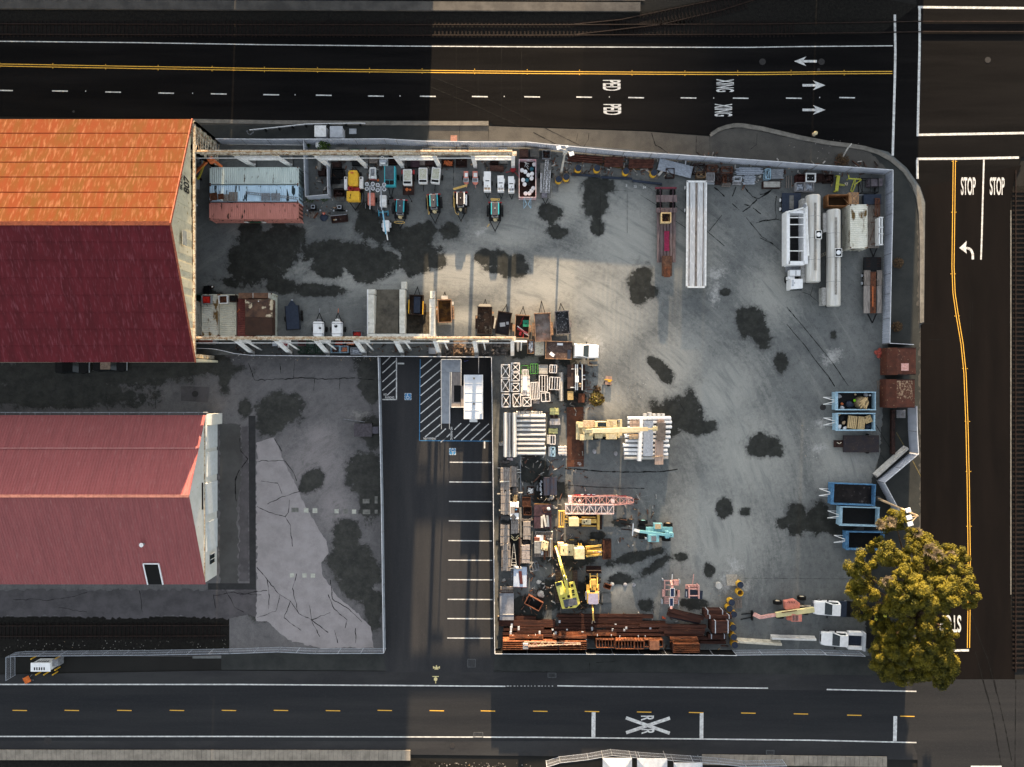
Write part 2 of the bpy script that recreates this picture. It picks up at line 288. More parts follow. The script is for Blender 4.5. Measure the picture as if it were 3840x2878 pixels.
DUSTY_=[(1800,870,70,18,-.6),(2680,1030,60,40),(2230,1300,60,70),(3080,1590,38,30),(3070,1680,60,26),(2735,2170,50,50),(2780,2190,60,26,.6),(2720,2200,40,40),(3120,1340,60,40,-.6),(2680,1100,30,70),(2760,2120,30,50,-.8)]
stainsheet('yard_ground',722,515,3480,2470,0.0,YC,WETY,SANDY,DUSTY_)
LC=[(0.1426,0.1352,0.1352),(0.1003,0.0961,0.09715),(0.0528,0.05069,0.05174),(0.2323,0.2112,0.2112),(0.1742,0.1605,0.1584),(0.07392,0.07075,0.07181),(0.264,0.2534,0.2323),(0.01795,0.01848,0.01584),(0.04224,0.04224,0.03485)]
WETL=[(1060,1530,95,65),(1010,1580,60,60),(920,1530,25,40),(1380,1380,55,60),(1390,1450,45,60),(1400,1620,50,70),(1370,1770,70,90),(1390,1880,50,90),(1290,2090,70,90),(1350,2150,80,110),(1400,2280,40,90),(1300,2000,60,60),(1170,1800,40,60,.8),(800,1360,80,60),(840,1400,25,90),(700,1380,250,35),(500,1360,400,25),(300,1400,500,55),(200,1480,400,60),(990,2300,60,35),(1010,2150,20,30)]
stainsheet('lot_ground',-160,1332,1445,2462,0.008,LC,WETL,[(1180,1750,160,150,.6),(1250,1900,90,110),(1200,1640,90,60)],[(1390,2230,40,60),(1350,1560,60,30)])
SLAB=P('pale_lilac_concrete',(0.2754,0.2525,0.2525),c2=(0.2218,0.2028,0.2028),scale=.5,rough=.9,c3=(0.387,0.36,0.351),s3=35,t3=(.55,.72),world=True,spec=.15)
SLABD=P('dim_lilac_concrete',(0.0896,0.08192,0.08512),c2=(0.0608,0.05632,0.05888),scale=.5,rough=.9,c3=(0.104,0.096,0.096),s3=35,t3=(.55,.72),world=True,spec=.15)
def jp(pts,a=.12):
 P_=poly('o',pts);o=[]
 for i in range(len(P_)):p,q=P_[i],P_[(i+1)%len(P_)];o+=jag(p,q,max(2,int(hypot(p[0]-q[0],p[1]-q[1])/.35)),a*2)[:-1]
 return o
def jag(p,q,n=8,amp=.18):
 L_=hypot(q[0]-p[0],q[1]-p[1]);out=[p]
 for i in range(1,n):t=i/n;out.append((p[0]+(q[0]-p[0])*t+U_(-amp,amp)*min(1,L_/8),p[1]+(q[1]-p[1])*t+U_(-amp,amp)*min(1,L_/8)))
 return out+[q]
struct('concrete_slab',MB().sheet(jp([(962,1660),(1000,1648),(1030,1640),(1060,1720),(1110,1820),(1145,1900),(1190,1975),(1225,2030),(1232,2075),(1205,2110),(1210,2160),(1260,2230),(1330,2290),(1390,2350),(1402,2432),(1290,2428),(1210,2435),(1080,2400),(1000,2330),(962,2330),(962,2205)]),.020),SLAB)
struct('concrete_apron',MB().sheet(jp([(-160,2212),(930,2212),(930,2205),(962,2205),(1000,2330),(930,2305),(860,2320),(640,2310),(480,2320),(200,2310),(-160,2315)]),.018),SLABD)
struct('forecourt_slab',MB().sheet(jp([(822,1588),(905,1592),(905,1800),(895,1860),(890,1890),(895,2190),(822,2190)]),.018),P('stained_forecourt',(.07,.068,.066),c2=(.05,.048,.046),scale=.3,rough=.9,c3=(.1,.095,.09),s3=35,t3=(.58,.75),world=True))
struct('forecourt_edge',MB().sheet(jp([(905,1600),(935,1600),(935,2180),(897,2180),(897,1890),(905,1800)]),.016),SLABD)
struct('trench_patch',MB().sheet(poly('o',[(932,1560),(958,1560),(960,2212),(780,2212),(780,2188),(936,2188)]),.022),P('dark_trench_fill',(0.021,0.021,0.0217),c2=(0.0294,0.0287,0.0294),scale=.8,rough=.9,world=True))
struct('manhole_patch',MB().sheet(poly('X4',[(862,252),(998,256),(990,330),(862,322)]),.024),SLABD)
sq=MB()
for x,y,s_ in((315,780,22),(357,781,23),(460,784,20),(543,786,20)):c_=at('X6',x,y);sq.cb(c_[0],c_[1],.028,s_/1.269/S,s_/1.269/S,.006)
for x,y in((248,38),(307,39),(347,40)):c_=at('X7',x,y);sq.cb(c_[0],c_[1],.028,.6,.6,.006)
struct('paving_tiles',sq,P('pale_tile',(.42,.42,.36),c2=(.3,.3,.26),scale=3,world=True))
sq=MB()
for x,y,a_,b_ in((503,785,22,22),(600,736,32,22),(602,787,36,22),(262,778,34,22),(648,730,14,34),(648,786,14,18)):
 c_=at('X6',x,y);sq.cb(c_[0],c_[1],.030,a_/1.269/S,b_/1.269/S,.006)
struct('worn_paving_tiles',sq,P('worn_tile',(.17,.165,.15),c2=(.1,.1,.09),scale=2,world=True))
T='o'
struct('north_road',MB().sheet(poly(T,[(-500,128),(0,128),(1500,135),(3300,130),(3440,20),(3440,-160),(4100,-160),(4100,560),(3830,590),(3815,640),(3790,700),(3470,760),(3462,735),(3450,700),(3400,630),(3330,570),(3240,548),(3000,515),(2860,482),(2780,466),(2720,475),(2663,508),(2420,490),(2000,476),(1850,470),(1830,452),(1000,452),(720,448),(0,437),(-500,430)]),.03),ASPH_T)
struct('side_street',MB().sheet(poly(T,[(3470,700),(3830,620),(3800,690),(3790,760),(3790,2320),(3805,2360),(3805,2552),(3440,2552),(3452,2530),(3452,1220),(3465,1210)]),.034),ASPH_R)
struct('south_road',MB().sheet(poly(T,[(-500,2572),(0,2568),(1850,2578),(3420,2592),(3420,2548),(4100,2548),(4100,3100),(3440,3100),(3440,2832),(3420,2780),(0,2778),(-500,2778)]),.036),ASPH_B)
struct('road_shoulder',MB().sheet(poly(T,[(-500,2530),(0,2530),(830,2515),(1447,2518),(1850,2521),(2400,2522),(3460,2535),(3460,2850),(0,2815),(-500,2815)]),.026),ASPH_S)
struct('parking_lot',MB().sheet(poly(T,[(1425,1338),(1843,1343),(1858,2455),(1850,2522),(1447,2520),(1437,2440)]),.032),ASPH_P)
struct('sidewalk',MB().sheet(poly(T,[(720,462),(1830,466),(1835,474),(2000,480),(2420,494),(2655,512),(2720,487),(2780,478),(2860,494),(3000,528),(3240,560),(3330,590),(3400,660),(3440,740),(3446,790),(3446,1210),(3452,1220),(3455,2400),(3260,2470),(3240,1900),(3300,1700),(3330,1300),(3320,640),(2340,560),(1960,530),(1440,520),(720,525)]),.024),WALK)
struct('verge',MB().sheet(jp([(3262,569),(3325,592),(3395,662),(3436,740),(3442,790),(3442,1208),(3448,1225),(3450,2400),(3250,2450),(3240,1900),(3300,1700),(3330,1300),(3345,660)]),.028),WALKD)
struct('entrance_tarmac',MB().sheet(poly(T,[(720,470),(1610,474),(1602,527),(1440,520),(720,525)]),.028),WALKD)
struct('lower_sidewalk',MB().sheet(poly(T,[(1853,2455),(3290,2460),(3440,2535),(2400,2521),(1850,2520)]),.030),WALKD)
struct('lower_sidewalk_pavers',MB().sheet(poly(T,[(830,2445),(1440,2445),(1447,2516),(830,2512)]),.028),WALKD)
struct('gravel_verge',MB().sheet(poly(T,[(-500,2312),(860,2312),(860,2458),(-500,2470)]),.014),DIRT)
struct('rail_bed',MB().sheet(poly(T,[(-500,35),(2430,45),(2960,-60),(3440,20),(3300,130),(1500,138),(-500,130)]),.020),DIRT)
struct('rail_bed_east',MB().sheet(poly(T,[(3795,700),(4050,690),(4050,2560),(3795,2500)]),.018),DIRT)
struct('rail_bed_south',MB().sheet(poly(T,[(-500,2846),(1560,2846),(1900,2900),(4000,2900),(4000,3100),(-500,3100)]),.022),DIRT)
def kerb(name,pts,w,h=.14,z0=0,m=KERB):
 mb=MB();P_=[at('o',x,y)for x,y in pts]
 for i in range(len(P_)-1):
  a,b=P_[i],P_[i+1];mb.bar((a[0],a[1],z0+h/2),(b[0],b[1],z0+h/2),w,h)
 return struct(name,mb,m)
kerb('kerb',[(722,458),(1000,462),(1400,466),(1832,467)],.38,.15)
kerb('gutter',[(722,451),(1000,456),(1400,459),(1832,459)],.30,.05)
kk=[(2663,510),(2690,492),(2720,481),(2750,475),(2780,475),(2860,488),(3000,521),(3100,540),(3180,550),(3240,560),(3290,575),(3340,602),(3390,645),(3420,690),(3440,745),(3448,800),(3452,900),(3452,1212)]
kerb('kerb',kk,.36,.15)
kerb('gutter',[(x+(7 if y>700 else 3),y-(7 if y<640 else 3))for x,y in kk],.34,.05)
kerb('kerb',[(3789,790),(3789,2230)],.14,.12)
kerb('platform_edge',[(-500,18),(0,20),(1000,25),(1400,26),(2000,29),(2400,30)],1.25,.35,m=P('platform_concrete',(.085,.078,.07),c2=(.05,.046,.042),scale=.6,world=True,c3=(.07,.065,.06),s3=3,t3=(.62,.7)))
struct('far_pavement',MB().sheet(poly(T,[(-500,-160),(2300,-160),(2420,4),(1700,0),(1000,6),(-500,2)]),.025),P('far_pavement_concrete',(.06,.052,.045),c2=(.025,.027,.035),scale=.6,world=True))
def tiles(name,x0,x1,ya,yb,n,m):
 mb=MB()
 for i in range(n):
  x=x0+(x1-x0)*i/n;x2=x0+(x1-x0)*(i+1)/n-.9;t=(i+.5)/n;y=ya+(yb-ya)*t
  a=at('o',x,y-19);b=at('o',x2,y+19);mb.box(a[0],a[1],0,b[0],b[1],.16)
 return struct(name,mb,m)
TILE=P('tan_kerb_slab',(.27,.235,.19),c2=(.18,.155,.125),scale=.7,world=True,c3=(.1,.09,.08),s3=6,t3=(.63,.72))
tiles('slab_strip',-160,1540,2830,2832,100,TILE)
tiles('slab_strip',2632,3325,2848,2856,40,TILE)
def line(mb,pts,w,z):return mb.strip([at('o',x,y)for x,y in pts],w,z)
mk=MB();line(mk,[(-160,155),(0,156),(500,161),(1000,169),(1500,174),(2000,177),(2800,179),(3000,176),(3348,173)],.13,.042)
for x0_,y_ in[(-10,340),(196,342),(395,346),(594,350),(791,353),(988,356),(1185,358),(1380,361),(1575,362),(1770,363),(1966,364),(2161,365),(2356,367),(2552,368),(2748,369),(2947,369),(3147,367)]:
 line(mk,[(x0_,y_),(x0_+59,y_+1)],.16,.042)
for x_,y_ in((322,343),(723,351),(1107,357),(1500,361),(1891,363),(2285,365),(2676,369),(3073,367)):c_=at('o',x_,y_);mk.cb(c_[0],c_[1],.042,.12,.16,.02)
line(mk,[(3355,56),(3357,200),(3355,300),(3350,480),(3347,585)],.33,.042)
line(mk,[(3448,26),(3448,180),(3443,400),(3441,512)],.33,.042);line(mk,[(3442,28),(3840,32)],.33,.0425);line(mk,[(3437,507),(3840,500)],.33,.0425)
line(mk,[(3440,672),(3439,600)],.33,.045);line(mk,[(3437,597),(3600,596),(3820,592)],.33,.0455)
line(mk,[(3689,600),(3686,700),(3681,890),(3678,975)],.22,.044)
line(mk,[(0-160,2567),(0,2567),(900,2567),(1500,2571),(1750,2573),(1895,2574)],.17,.044)
line(mk,[(2090,2572),(2200,2574),(2500,2577),(2880,2581)],.17,.044);line(mk,[(3100,2586),(3436,2593)],.17,.044)
for k in range(14):line(mk,[(1900+k*13,2573),(1900+k*13+U_(3,10),2573)],.09,.044)
line(mk,[(-160,2761),(0,2762),(900,2762),(2000,2765),(2300,2768),(3040,2776),(3436,2785)],.17,.044)
line(mk,[(2226,2671),(2225,2767)],.55,.0445);line(mk,[(2631,2672),(2630,2770)],.52,.0445);line(mk,[(3357,2686),(3355,2780)],.52,.0445)
line(mk,[(2347,2692),(2511,2750)],.46,.0445);line(mk,[(2348,2748),(2512,2693)],.46,.046)
line(mk,[(3570,2440),(3633,2439)],.33,.0445);line(mk,[(3640,2877),(3755,2877)],.4,.0445)
struct('white_road_marking',mk,MARK)
mk=MB()
for off in(-.13,.13):
 pts=[(-160,240),(0,245),(500,254),(1000,262),(1500,268),(2000,273),(2500,276),(2840,277),(3100,274),(3346,273)]
 line(mk,[(x,y+off*S*1.15)for x,y in pts],.11,.043)
 pts=[(3578,602),(3576,780),(3573,1000),(3577,1100),(3590,1190),(3607,1290),(3618,1400),(3625,1580),(3630,1800),(3634,2100),(3633,2300),(3631,2430)]
 line(mk,[(x+off*S*1.2,y)for x,y in pts],.10,.045)
for x_ in(0,199,397,594,796,992,1191,1386,1583,1780,1977,2173,2370,2568,2766,2966,3165):
 y_=245+min(x_,1000)*.017+max(0,min(x_-1000,1500))*.0093;y_-=(2 if x_>2900 else 0)
 for s_ in(-1,1):c_=at('o',x_,y_+s_*8);mk.cb(c_[0],c_[1],.043,.09,.14,.02)
for x_,y_ in((3578,606),(3576,797),(3573,1028),(3588,1186),(3618,1383),(3627,1581),(3631,1769),(3633,1974)):
 for s_ in(-1,1):c_=at('o',x_+s_*8,y_);mk.cb(c_[0],c_[1],.045,.14,.09,.02)
for x0_,y_ in((48,2664),(243,2664),(440,2664),(637,2664),(832,2664),(1027,2664),(1222,2665),(1416,2664),(1611,2665),(1803,2666),(1999,2667),(2193,2668),(2388,2670),(2583,2672),(2779,2674),(2976,2677),(3176,2682),(3375,2686)):
 line(mk,[(x0_,y_),(x0_+54,y_+1)],.12,.0455)
struct('yellow_road_marking',mk,YMARK)
mk=MB()
for i,y_ in enumerate((1734,1808,1881,1954,2028,2101,2174,2248,2320,2393)):line(mk,[(1686-i*1.0,y_),(1842+i*.7,y_+1)],.14,.038)
line(mk,[(1487,1342),(1487,1499),(1434,1499)],.16,.038)
for a,b,c_,d_ in((1434,1368,1463,1340),(1434,1400,1486,1352),(1434,1433,1486,1386),(1434,1465,1486,1419),(1452,1483,1486,1452)):line(mk,[(a,b),(c_,d_)],.13,.038)
line(mk,[(1491,1364),(1516,1364)],.22,.038);line(mk,[(1817,1656),(1817,1682)],.2,.038)
for k in range(11):
 y0_=1397+k*33.8-33.8*1;xa,ya,xb,yb=1577,y0_+20,1652,y0_+20-62
 if ya>1640:t=(ya-1640)/62;xa,ya=xa+75*t,1640
 if yb<1348:t=(1348-yb)/62;xb,yb=xb-75*t,1348
 line(mk,[(xa,ya),(xb,yb)],.14,.038)
for a,b,c_,d_ in((1640,1638,1672,1608),(1662,1652,1688,1628),(1704,1612,1729,1588),(1703,1645,1761,1590),(1730,1652,1800,1586),(1765,1652,1833,1590),(1799,1652,1840,1615)):line(mk,[(a,b),(c_,d_)],.14,.038)
struct('parking_marking',mk,MARK)
mk=MB();line(mk,[(1576,1348),(1573,1653),(1843,1655)],.10,.037)
for x_,y_ in((1530,1488),(1697,1694)):
 c_=at('o',x_,y_);mk.cb(c_[0],c_[1],.036,.95,.95,.003)
struct('blue_parking_marking',mk,BMARK)
def text(name,s,c,px,py,h,rz=0,m=MARK,z=.047,w=1.0,parent=None,loc=None,rot=None,kind='structure',vert=1.0):
 cu=bpy.data.curves.new(name,'FONT');cu.body=s;cu.size=1.0;cu.align_x='CENTER';cu.align_y='CENTER';cu.extrude=.0;cu.offset=.02
 to=bpy.data.objects.new('tmp',cu);COL.objects.link(to)
 dg=bpy.context.evaluated_depsgraph_get();me=bpy.data.meshes.new_from_object(to.evaluated_get(dg));bpy.data.objects.remove(to)
 me.materials.clear();me.materials.append(m);o=bpy.data.objects.new(name,me);COL.objects.link(o)
 xs=[v.co.x for v in me.vertices];ys=[v.co.y for v in me.vertices]
 sx,sy=w/(max(xs)-min(xs)),h/(max(ys)-min(ys));mx,my=(max(xs)+min(xs))/2,(max(ys)+min(ys))/2
 for v in me.vertices:v.co.x=(v.co.x-mx)*sx;v.co.y=(v.co.y-my)*sy
 if loc is None:g=at(c,px,py,z);loc=(g[0],g[1],z)
 o.location=loc;o.rotation_euler=rot or(0,0,rz)
 if parent is not None:o.parent=parent
 elif kind:tag(o,kind=kind)
 return o
text('road_lettering','PED','c',650,709,66/26.7*1.0,rz=-pi/2,w=40/26.7);text('road_lettering','PED','c',655,909,66/26.7,rz=-pi/2,w=40/26.7)
text('road_lettering','XING','c',1590,711,67/26.7,rz=-pi/2,w=48/26.7);text('road_lettering','XING','c',1576,914,67/26.7,rz=-pi/2,w=47/26.7)
text('road_lettering','STOP','d',1749,1545,67/26.7,w=55/26.7);text('road_lettering','STOP','d',1989,1545,67/26.7,w=55/26.7)
text('road_lettering','STOP','Y2',685,402,65/26.7,rz=pi,w=80/26.7,z=.05)
for x_ in(2424,2426):
 y_=2694 if x_==2424 else 2744
 g=at('o',x_+2,y_);text('road_lettering','R','o',x_+4,y_,48/26.7,rz=-pi/2,w=19/26.7,z=.049)
text('road_lettering','NO PARKING','X6',903,438,.30,w=1.75,z=.04);text('road_lettering','NO','X6',691,229,.33,w=.42,z=.04)
text('road_lettering','PARKING','X6',712,243,.33,w=1.25,z=.04);text('road_lettering','NO PARKING','X6',1006,414,.32,rz=-pi/2,w=1.8,z=.04)
for t_,x_,y_ in(('3',1322,872),('32',1468,885),('34',1622,900)):text('chalk_number',t_,'E',x_,y_,.32,w=.2*len(t_),z=.03)
def arrow(c,x,y,L_,rz,curved=False):
 g=at(c,x,y);mb=MB()
 if not curved:
  mb.sheet([(-L_/2,-.17),(L_*.12,-.17),(L_*.12,.17),(-L_/2,.17)],.047);mb.add([(-.04*L_,.68,.0475),(L_/2,0,.0475),(-.04*L_,-.68,.0475),(L_*.13,0,.0475)],[(0,3,1),(3,2,1)])
 else:
  pts=[(.75,-1.15),(.74,-.5),(.6,.0),(.35,.3),(.0,.42),(-.35,.42)];mb.strip(pts,.34,.047)
  mb.add([(-1.15,.45,.0475),(-.1,1.45,.0475),(-.25,.45,.0475),(-.1,-.35,.0475)],[(0,3,2),(0,2,1)])
 o=struct('lane_arrow',mb,MARK);o.location=(g[0],g[1],0);o.rotation_euler=(0,0,rz)
arrow('d',398,511,3.2,pi);arrow('d',468,710,3.2,0);arrow('d',468,914,3.2,0);arrow('Y5',342,408,1,0,True)
for c_,x_,y_,r_ in(('o',1530,1488,0),('o',1697,1694,pi)):
 g=at(c_,x_,y_);mb=MB()
 ring=[(.12*cos(i*.5+2.2)*1.7-.03,.12*sin(i*.5+2.2)*1.7-.12)for i in range(10)];mb.strip(ring,.07,.042);mb.strip([(-.05,.22),(-.03,-.02),(.14,-.02),(.22,-.22),(.3,-.2)],.07,.042)
 mb.cb(-.06,.31,.041,.11,.11,.002)
 for k in range(4):
  a=k*pi/2
  for t in(-.32,0,.32):mb.cb(.45*cos(a)-t*sin(a),.45*sin(a)+t*cos(a),.041,.06 if k%2==0 else .22,.22 if k%2==0 else .06,.002)
 o=struct('wheelchair_marking',mb,MARK);o.location=(g[0],g[1],0);o.rotation_euler=(0,0,r_)
mb=MB()
for x_,y_ in((935,476),(931,532)):
 g=at('X7',x_,y_)
 if y_<500:mb.strip([(g[0]-.45,g[1]),(g[0]+.45,g[1])],.13,.049);mb.strip([(g[0],g[1]+.3),(g[0],g[1]-.2)],.13,.0495);mb.cb(g[0],g[1]-.2,.049,.55,.18,.003);mb.cb(g[0]-.42,g[1],.0495,.12,.34,.003);mb.cb(g[0]+.42,g[1],.0495,.12,.34,.003)
 else:mb.strip([(g[0]-.45,g[1]+.38),(g[0]+.45,g[1]+.38)],.10,.049);mb.strip([(g[0],g[1]+.38),(g[0]+.02,g[1]-.6)],.10,.0495);mb.cyl((g[0],g[1],.048),(g[0],g[1],.052),.26,14)
struct('utility_paint_mark',mb,P('pale_yellow_paint',(.7,.6,.3),scale=5))
MAN=P('cast_iron_cover',(.075,.07,.068),c2=(.055,.05,.05),scale=8,rough=.7)
for c_,x_,y_,r_ in(('d',42,515,.46),('d',531,515,.46),('d',507,580,.22),('d',1910,500,.42),('a',611,927,.17),('X4',929,289,.45),('U',316,472,.42),('X5',221,830,.55),('X7',1010,850,.35),('X8',481,803,.33)):
 g=at(c_,x_,y_);mb=MB().cyl((g[0],g[1],.02),(g[0],g[1],.052),r_,20)
 struct('manhole_cover',mb,MAN)
for c_,x_,y_,a_,b_ in(('S',810,1040,1.15,.62),('X7',1102,456,1.1,1.1),('Y3',970,448,1.1,.55),('X7',1134,798,1.3,.7)):
 g=at(c_,x_,y_);mb=MB()
 for k in(-1,1):mb.box(g[0]-a_/2,g[1]+k*b_/2-.05,.02,g[0]+a_/2,g[1]+k*b_/2+.05,.058);mb.box(g[0]+k*a_/2-.05,g[1]-b_/2,.02,g[0]+k*a_/2+.05,g[1]+b_/2,.0575)
 for k in range(7):mb.box(g[0]-a_/2+a_*(k+.5)/7-.02,g[1]-b_/2+.05,.02,g[0]-a_/2+a_*(k+.5)/7+.02,g[1]+b_/2-.05,.05)
 struct('storm_drain',mb,P('drain_steel',(.13,.135,.14),scale=5))
cr=MB();CK=P('tarred_crack',(.02,.02,.018),scale=4)
def crack(c,pts,w=.07,amp=.2,z=.031):
 P_=[at(c,x,y)for x,y in pts]
 for i in range(len(P_)-1):
  J=jag(P_[i],P_[i+1],max(3,int(hypot(P_[i][0]-P_[i+1][0],P_[i][1]-P_[i+1][1])/.45)),amp)
  for k in range(len(J)-1):cr.strip(J[k:k+2],w*U_(.35,1.35),z)
crack('V',[(0,560),(260,870),(450,1100),(640,1340),(850,1650)],.09,.05);crack('V',[(0,800),(250,1090),(430,1340),(560,1500),(660,1658)],.08,.06)
crack('F',[(0,590),(240,740),(620,1010),(760,1120),(1100,1400),(1400,1650)],.07,.03);crack('F',[(0,800),(240,950),(620,1260),(760,1350)],.06,.04)
crack('F',[(1140,1410),(1360,1140)],.06,.1);crack('F',[(1230,680),(1300,730),(1400,830)],.16);crack('F',[(1590,670),(1530,830)],.13);crack('F',[(1720,660),(1860,830),(1960,870),(2110,780),(2190,710)],.16,.2)
crack('F',[(1940,880),(1830,990),(1730,960)],.16,.2);crack('F',[(1830,1000),(1700,1085)],.12);crack('F',[(1870,1020),(2000,1120)],.12);crack('F',[(1530,950),(1650,1060)],.08);crack('F',[(1920,1270),(2080,1220),(2211,1215)],.1)
crack('F',[(1760,1180),(1900,1350),(2020,1500),(2211,1620)],.08);crack('G',[(0,855),(220,820),(350,855)],.12);crack('G',[(220,820),(210,600),(230,500)],.08);crack('G',[(0,1080),(180,1170),(330,1300)],.07)
crack('G',[(0,480),(60,470),(150,420)],.2);crack('E',[(1740,0),(1800,200),(1870,230),(2020,340)],.09,.08,.033);crack('E',[(520,0),(490,130)],.06,.1,.033);crack('E',[(700,0),(690,110),(610,230)],.06,.1,.033)
crack('c',[(1460,1110),(1465,1260)],.05,.05,.033);crack('c',[(1350,1130),(1350,1265),(1420,1300)],.07,.08,.033);crack('c',[(1855,1110),(1850,1200),(1800,1240)],.05,.08,.033)
crack('b',[(1350,720),(1800,910),(2100,1050)],.10,.03,.041);crack('c',[(0,1100),(190,1200)],.09,.04,.033);crack('c',[(90,1060),(400,1215)],.09,.03,.033);crack('b',[(1370,640),(1700,770),(1950,880),(2211,1010)],.09,.03,.041)
crack('b',[(1345,1040),(1345,1160)],.05,.02,.033);crack('b',[(1600,1040),(1600,1165)],.05,.02,.033);crack('b',[(1840,1040),(1838,1170)],.05,.02,.033)
crack('O',[(80,1140),(400,1160),(700,1190),(1200,1200),(1700,1190),(1950,1150)],.16,.06);crack('O',[(100,1410),(500,1440),(900,1460),(1400,1470)],.09,.06);crack('E',[(880,1658),(890,980)],.05,.01);crack('E',[(1335,1658),(1335,960),(1020,950)],.04,.01)
crack('C',[(830,1100),(835,700)],.05,.02);crack('X6',[(40,80),(70,160),(260,150),(420,155),(530,150),(640,160)],.10,.2);crack('X6',[(260,70),(255,150)],.06);crack('X6',[(355,155),(350,210)],.06);crack('X6',[(475,155),(475,205)],.06);crack('X6',[(190,80),(195,130)],.1)
for pts in([(75,545),(215,545)],[(130,750),(200,715),(285,690)],[(215,545),(255,600),(270,640)],[(100,640),(180,650),(200,700)],[(80,760),(140,790),(215,810),(240,850),(250,952)],[(235,730),(230,790),(215,810)],[(160,430),(200,500)]):crack('X6',pts,.08,.22)
for pts in([(80,0),(130,60),(190,130),(240,160),(280,220),(340,250),(420,310)],[(280,220),(250,100),(270,30)],[(340,250),(430,215)],[(190,130),(170,210),(80,240)],[(240,160),(210,240),(290,300)],[(130,60),(140,140),(135,200)],[(420,130),(450,200),(510,250),(500,290)],[(330,180),(340,250),(380,330)],[(430,60),(440,150),(520,200),(580,260)],[(550,290),(550,360)],[(0,130),(130,110)],[(450,300),(465,360)]):crack('X7',pts,.09,.25)
for pts in([(980,160),(990,220)],[(1030,130),(1060,180),(1075,215),(1120,240)],[(980,165),(1060,150)],[(640,140),(655,240)],[(60,180),(230,185),(330,170),(400,150)],[(270,220),(400,240)],[(1060,150),(1200,160)]):crack('X5',pts,.07,.2)
crack('X4',[(1140,500),(1145,560),(1180,600),(1150,640)],.1);crack('X4',[(1140,650),(1120,700),(1125,800)],.16);crack('X4',[(505,300),(515,370)],.04,.05);crack('X4',[(740,300),(742,360)],.04,.05)
crack('S',[(1330,870),(1330,990)],.06,.05,.033);crack('S',[(1420,865),(1680,855)],.07,.06,.033);crack('S',[(0,980),(880,1000)],.06,.04,.033)
for x_ in(1600,1712,1792,1880,1955):crack('o',[(x_,150),(x_+U_(-3,3),440)],.035,.03,.041)
for x_ in(1640,1714):pass
crack('Y5',[(353,630),(355,770)],.05,.01,.041);crack('Y5',[(365,630),(366,770)],.05,.01,.041);crack('Y5',[(170,803),(245,803)],.08,.02,.041);crack('Y5',[(130,730),(195,733)],.08,.02,.041)
crack('Y2',[(850,320),(930,560),(980,680),(1050,952)],.10,.04,.041);crack('Y2',[(880,620),(920,760),(965,952)],.07,.04,.041)
crack('Y4',[(1025,0),(1080,200),(1135,520)],.16,.04,.041);crack('Y4',[(1090,0),(1160,300),(1195,480)],.14,.04,.041);crack('Y4',[(1220,0),(1215,520)],.12,.01,.041)
crack('U',[(380,20),(480,180)],.07,.05);crack('U',[(1050,720),(1240,1030)],.08,.05);crack('U',[(1100,1100),(1200,1250)],.06,.05);crack('Y1',[(0,40),(860,45)],.03,.01)
crack('O',[(2080,200),(1990,60)],.05);crack('V',[(200,350),(320,390),(480,540)],.05,.1);crack('V',[(330,390),(370,250)],.04,.1)
struct('pavement_crack',cr,CK)
ln=MB()
for pts in([(1330,820),(1440,1010)],[(1555,1210),(1670,1430)]):ln.strip([at('U',x,y)for x,y in pts],.12,.034)
struct('faded_yellow_line',ln,P('faded_line',(.20,.16,.07),scale=4))
RAIL=P('brown_rail',(.06,.032,.022),c2=(.03,.018,.014),scale=3,rough=.6)
SLP=P('dark_sleeper',(.022,.014,.012),c2=(.035,.022,.018),scale=3,rough=.9)
def track(label,a_pts,b_pts,ties,tl=2.3,tw=.24,rz=0,nmax=100):
 """rails through a_pts and b_pts, sleepers at the given points"""
 t=thing('railway_track',label,'railway track',(0,0,0))
 for pts in(a_pts,b_pts):
  mb=MB()
  for i in range(len(pts)-1):
   p,q=at('o',*pts[i]),at('o',*pts[i+1]);mb.bar((p[0],p[1],.15),(q[0],q[1],.15),.11,.14)
  mb.build('rail',RAIL,t)
 base=MB().box(-tw/2,-tl/2,.02,tw/2,tl/2,.085)
 first=None;rest=MB()
 for i,(x,y,ang)in enumerate(ties):
  p=at('o',x,y)
  if i<nmax:
   if first is None:first=base.build('sleeper',SLP,t);s_=first
   else:s_=first.copy();COL.objects.link(s_);s_.parent=t
   s_.location=(p[0],p[1],0);s_.rotation_euler=(0,0,ang)
  else:rest.cb(p[0],p[1],.02,tw,tl,.065,ang)
 if rest.v:tag(rest.build('sleepers',SLP,t),kind='stuff')
ties=[(1500+((i+1)//2)*14.6*(1 if i%2 else-1)+U_(-1,1),110+U_(-2,2),U_(-.02,.02))for i in range(206)]
ties=[q for q in ties if q[0]<2985]
track('long straight rusty track running along the top road',[(-160,93),(0,92),(1000,95),(2000,96),(2840,93),(3440,83),(3840,84)],[(-160,133),(0,131),(1000,134),(2000,135),(2840,131),(3440,122),(3840,122)],ties)
bt=[]
for i in range(38):
 t_=i/37;x=2290+t_*500;y=92-(t_**1.35)*95;bt.append((x,y+10,.04+t_*.32))
track('curved branch track leaving the straight one at the top',[(2150,94),(2330,76),(2500,40),(2730,-8)],[(2150,133),(2470,96),(2700,42),(2850,-5)],bt)
track('track beside the side street at the right edge',[(3806,640),(3806,2520)],[(3845,640),(3845,2520)],[(3826,720+i*17.5,pi/2+U_(-.02,.02))for i in range(103)])
track('old siding half buried in dark gravel beside the lower left apron',[(-160,2347),(860,2345)],[(-160,2386),(850,2384)],[(-60+i*15.5,2366,0)for i in range(58)])
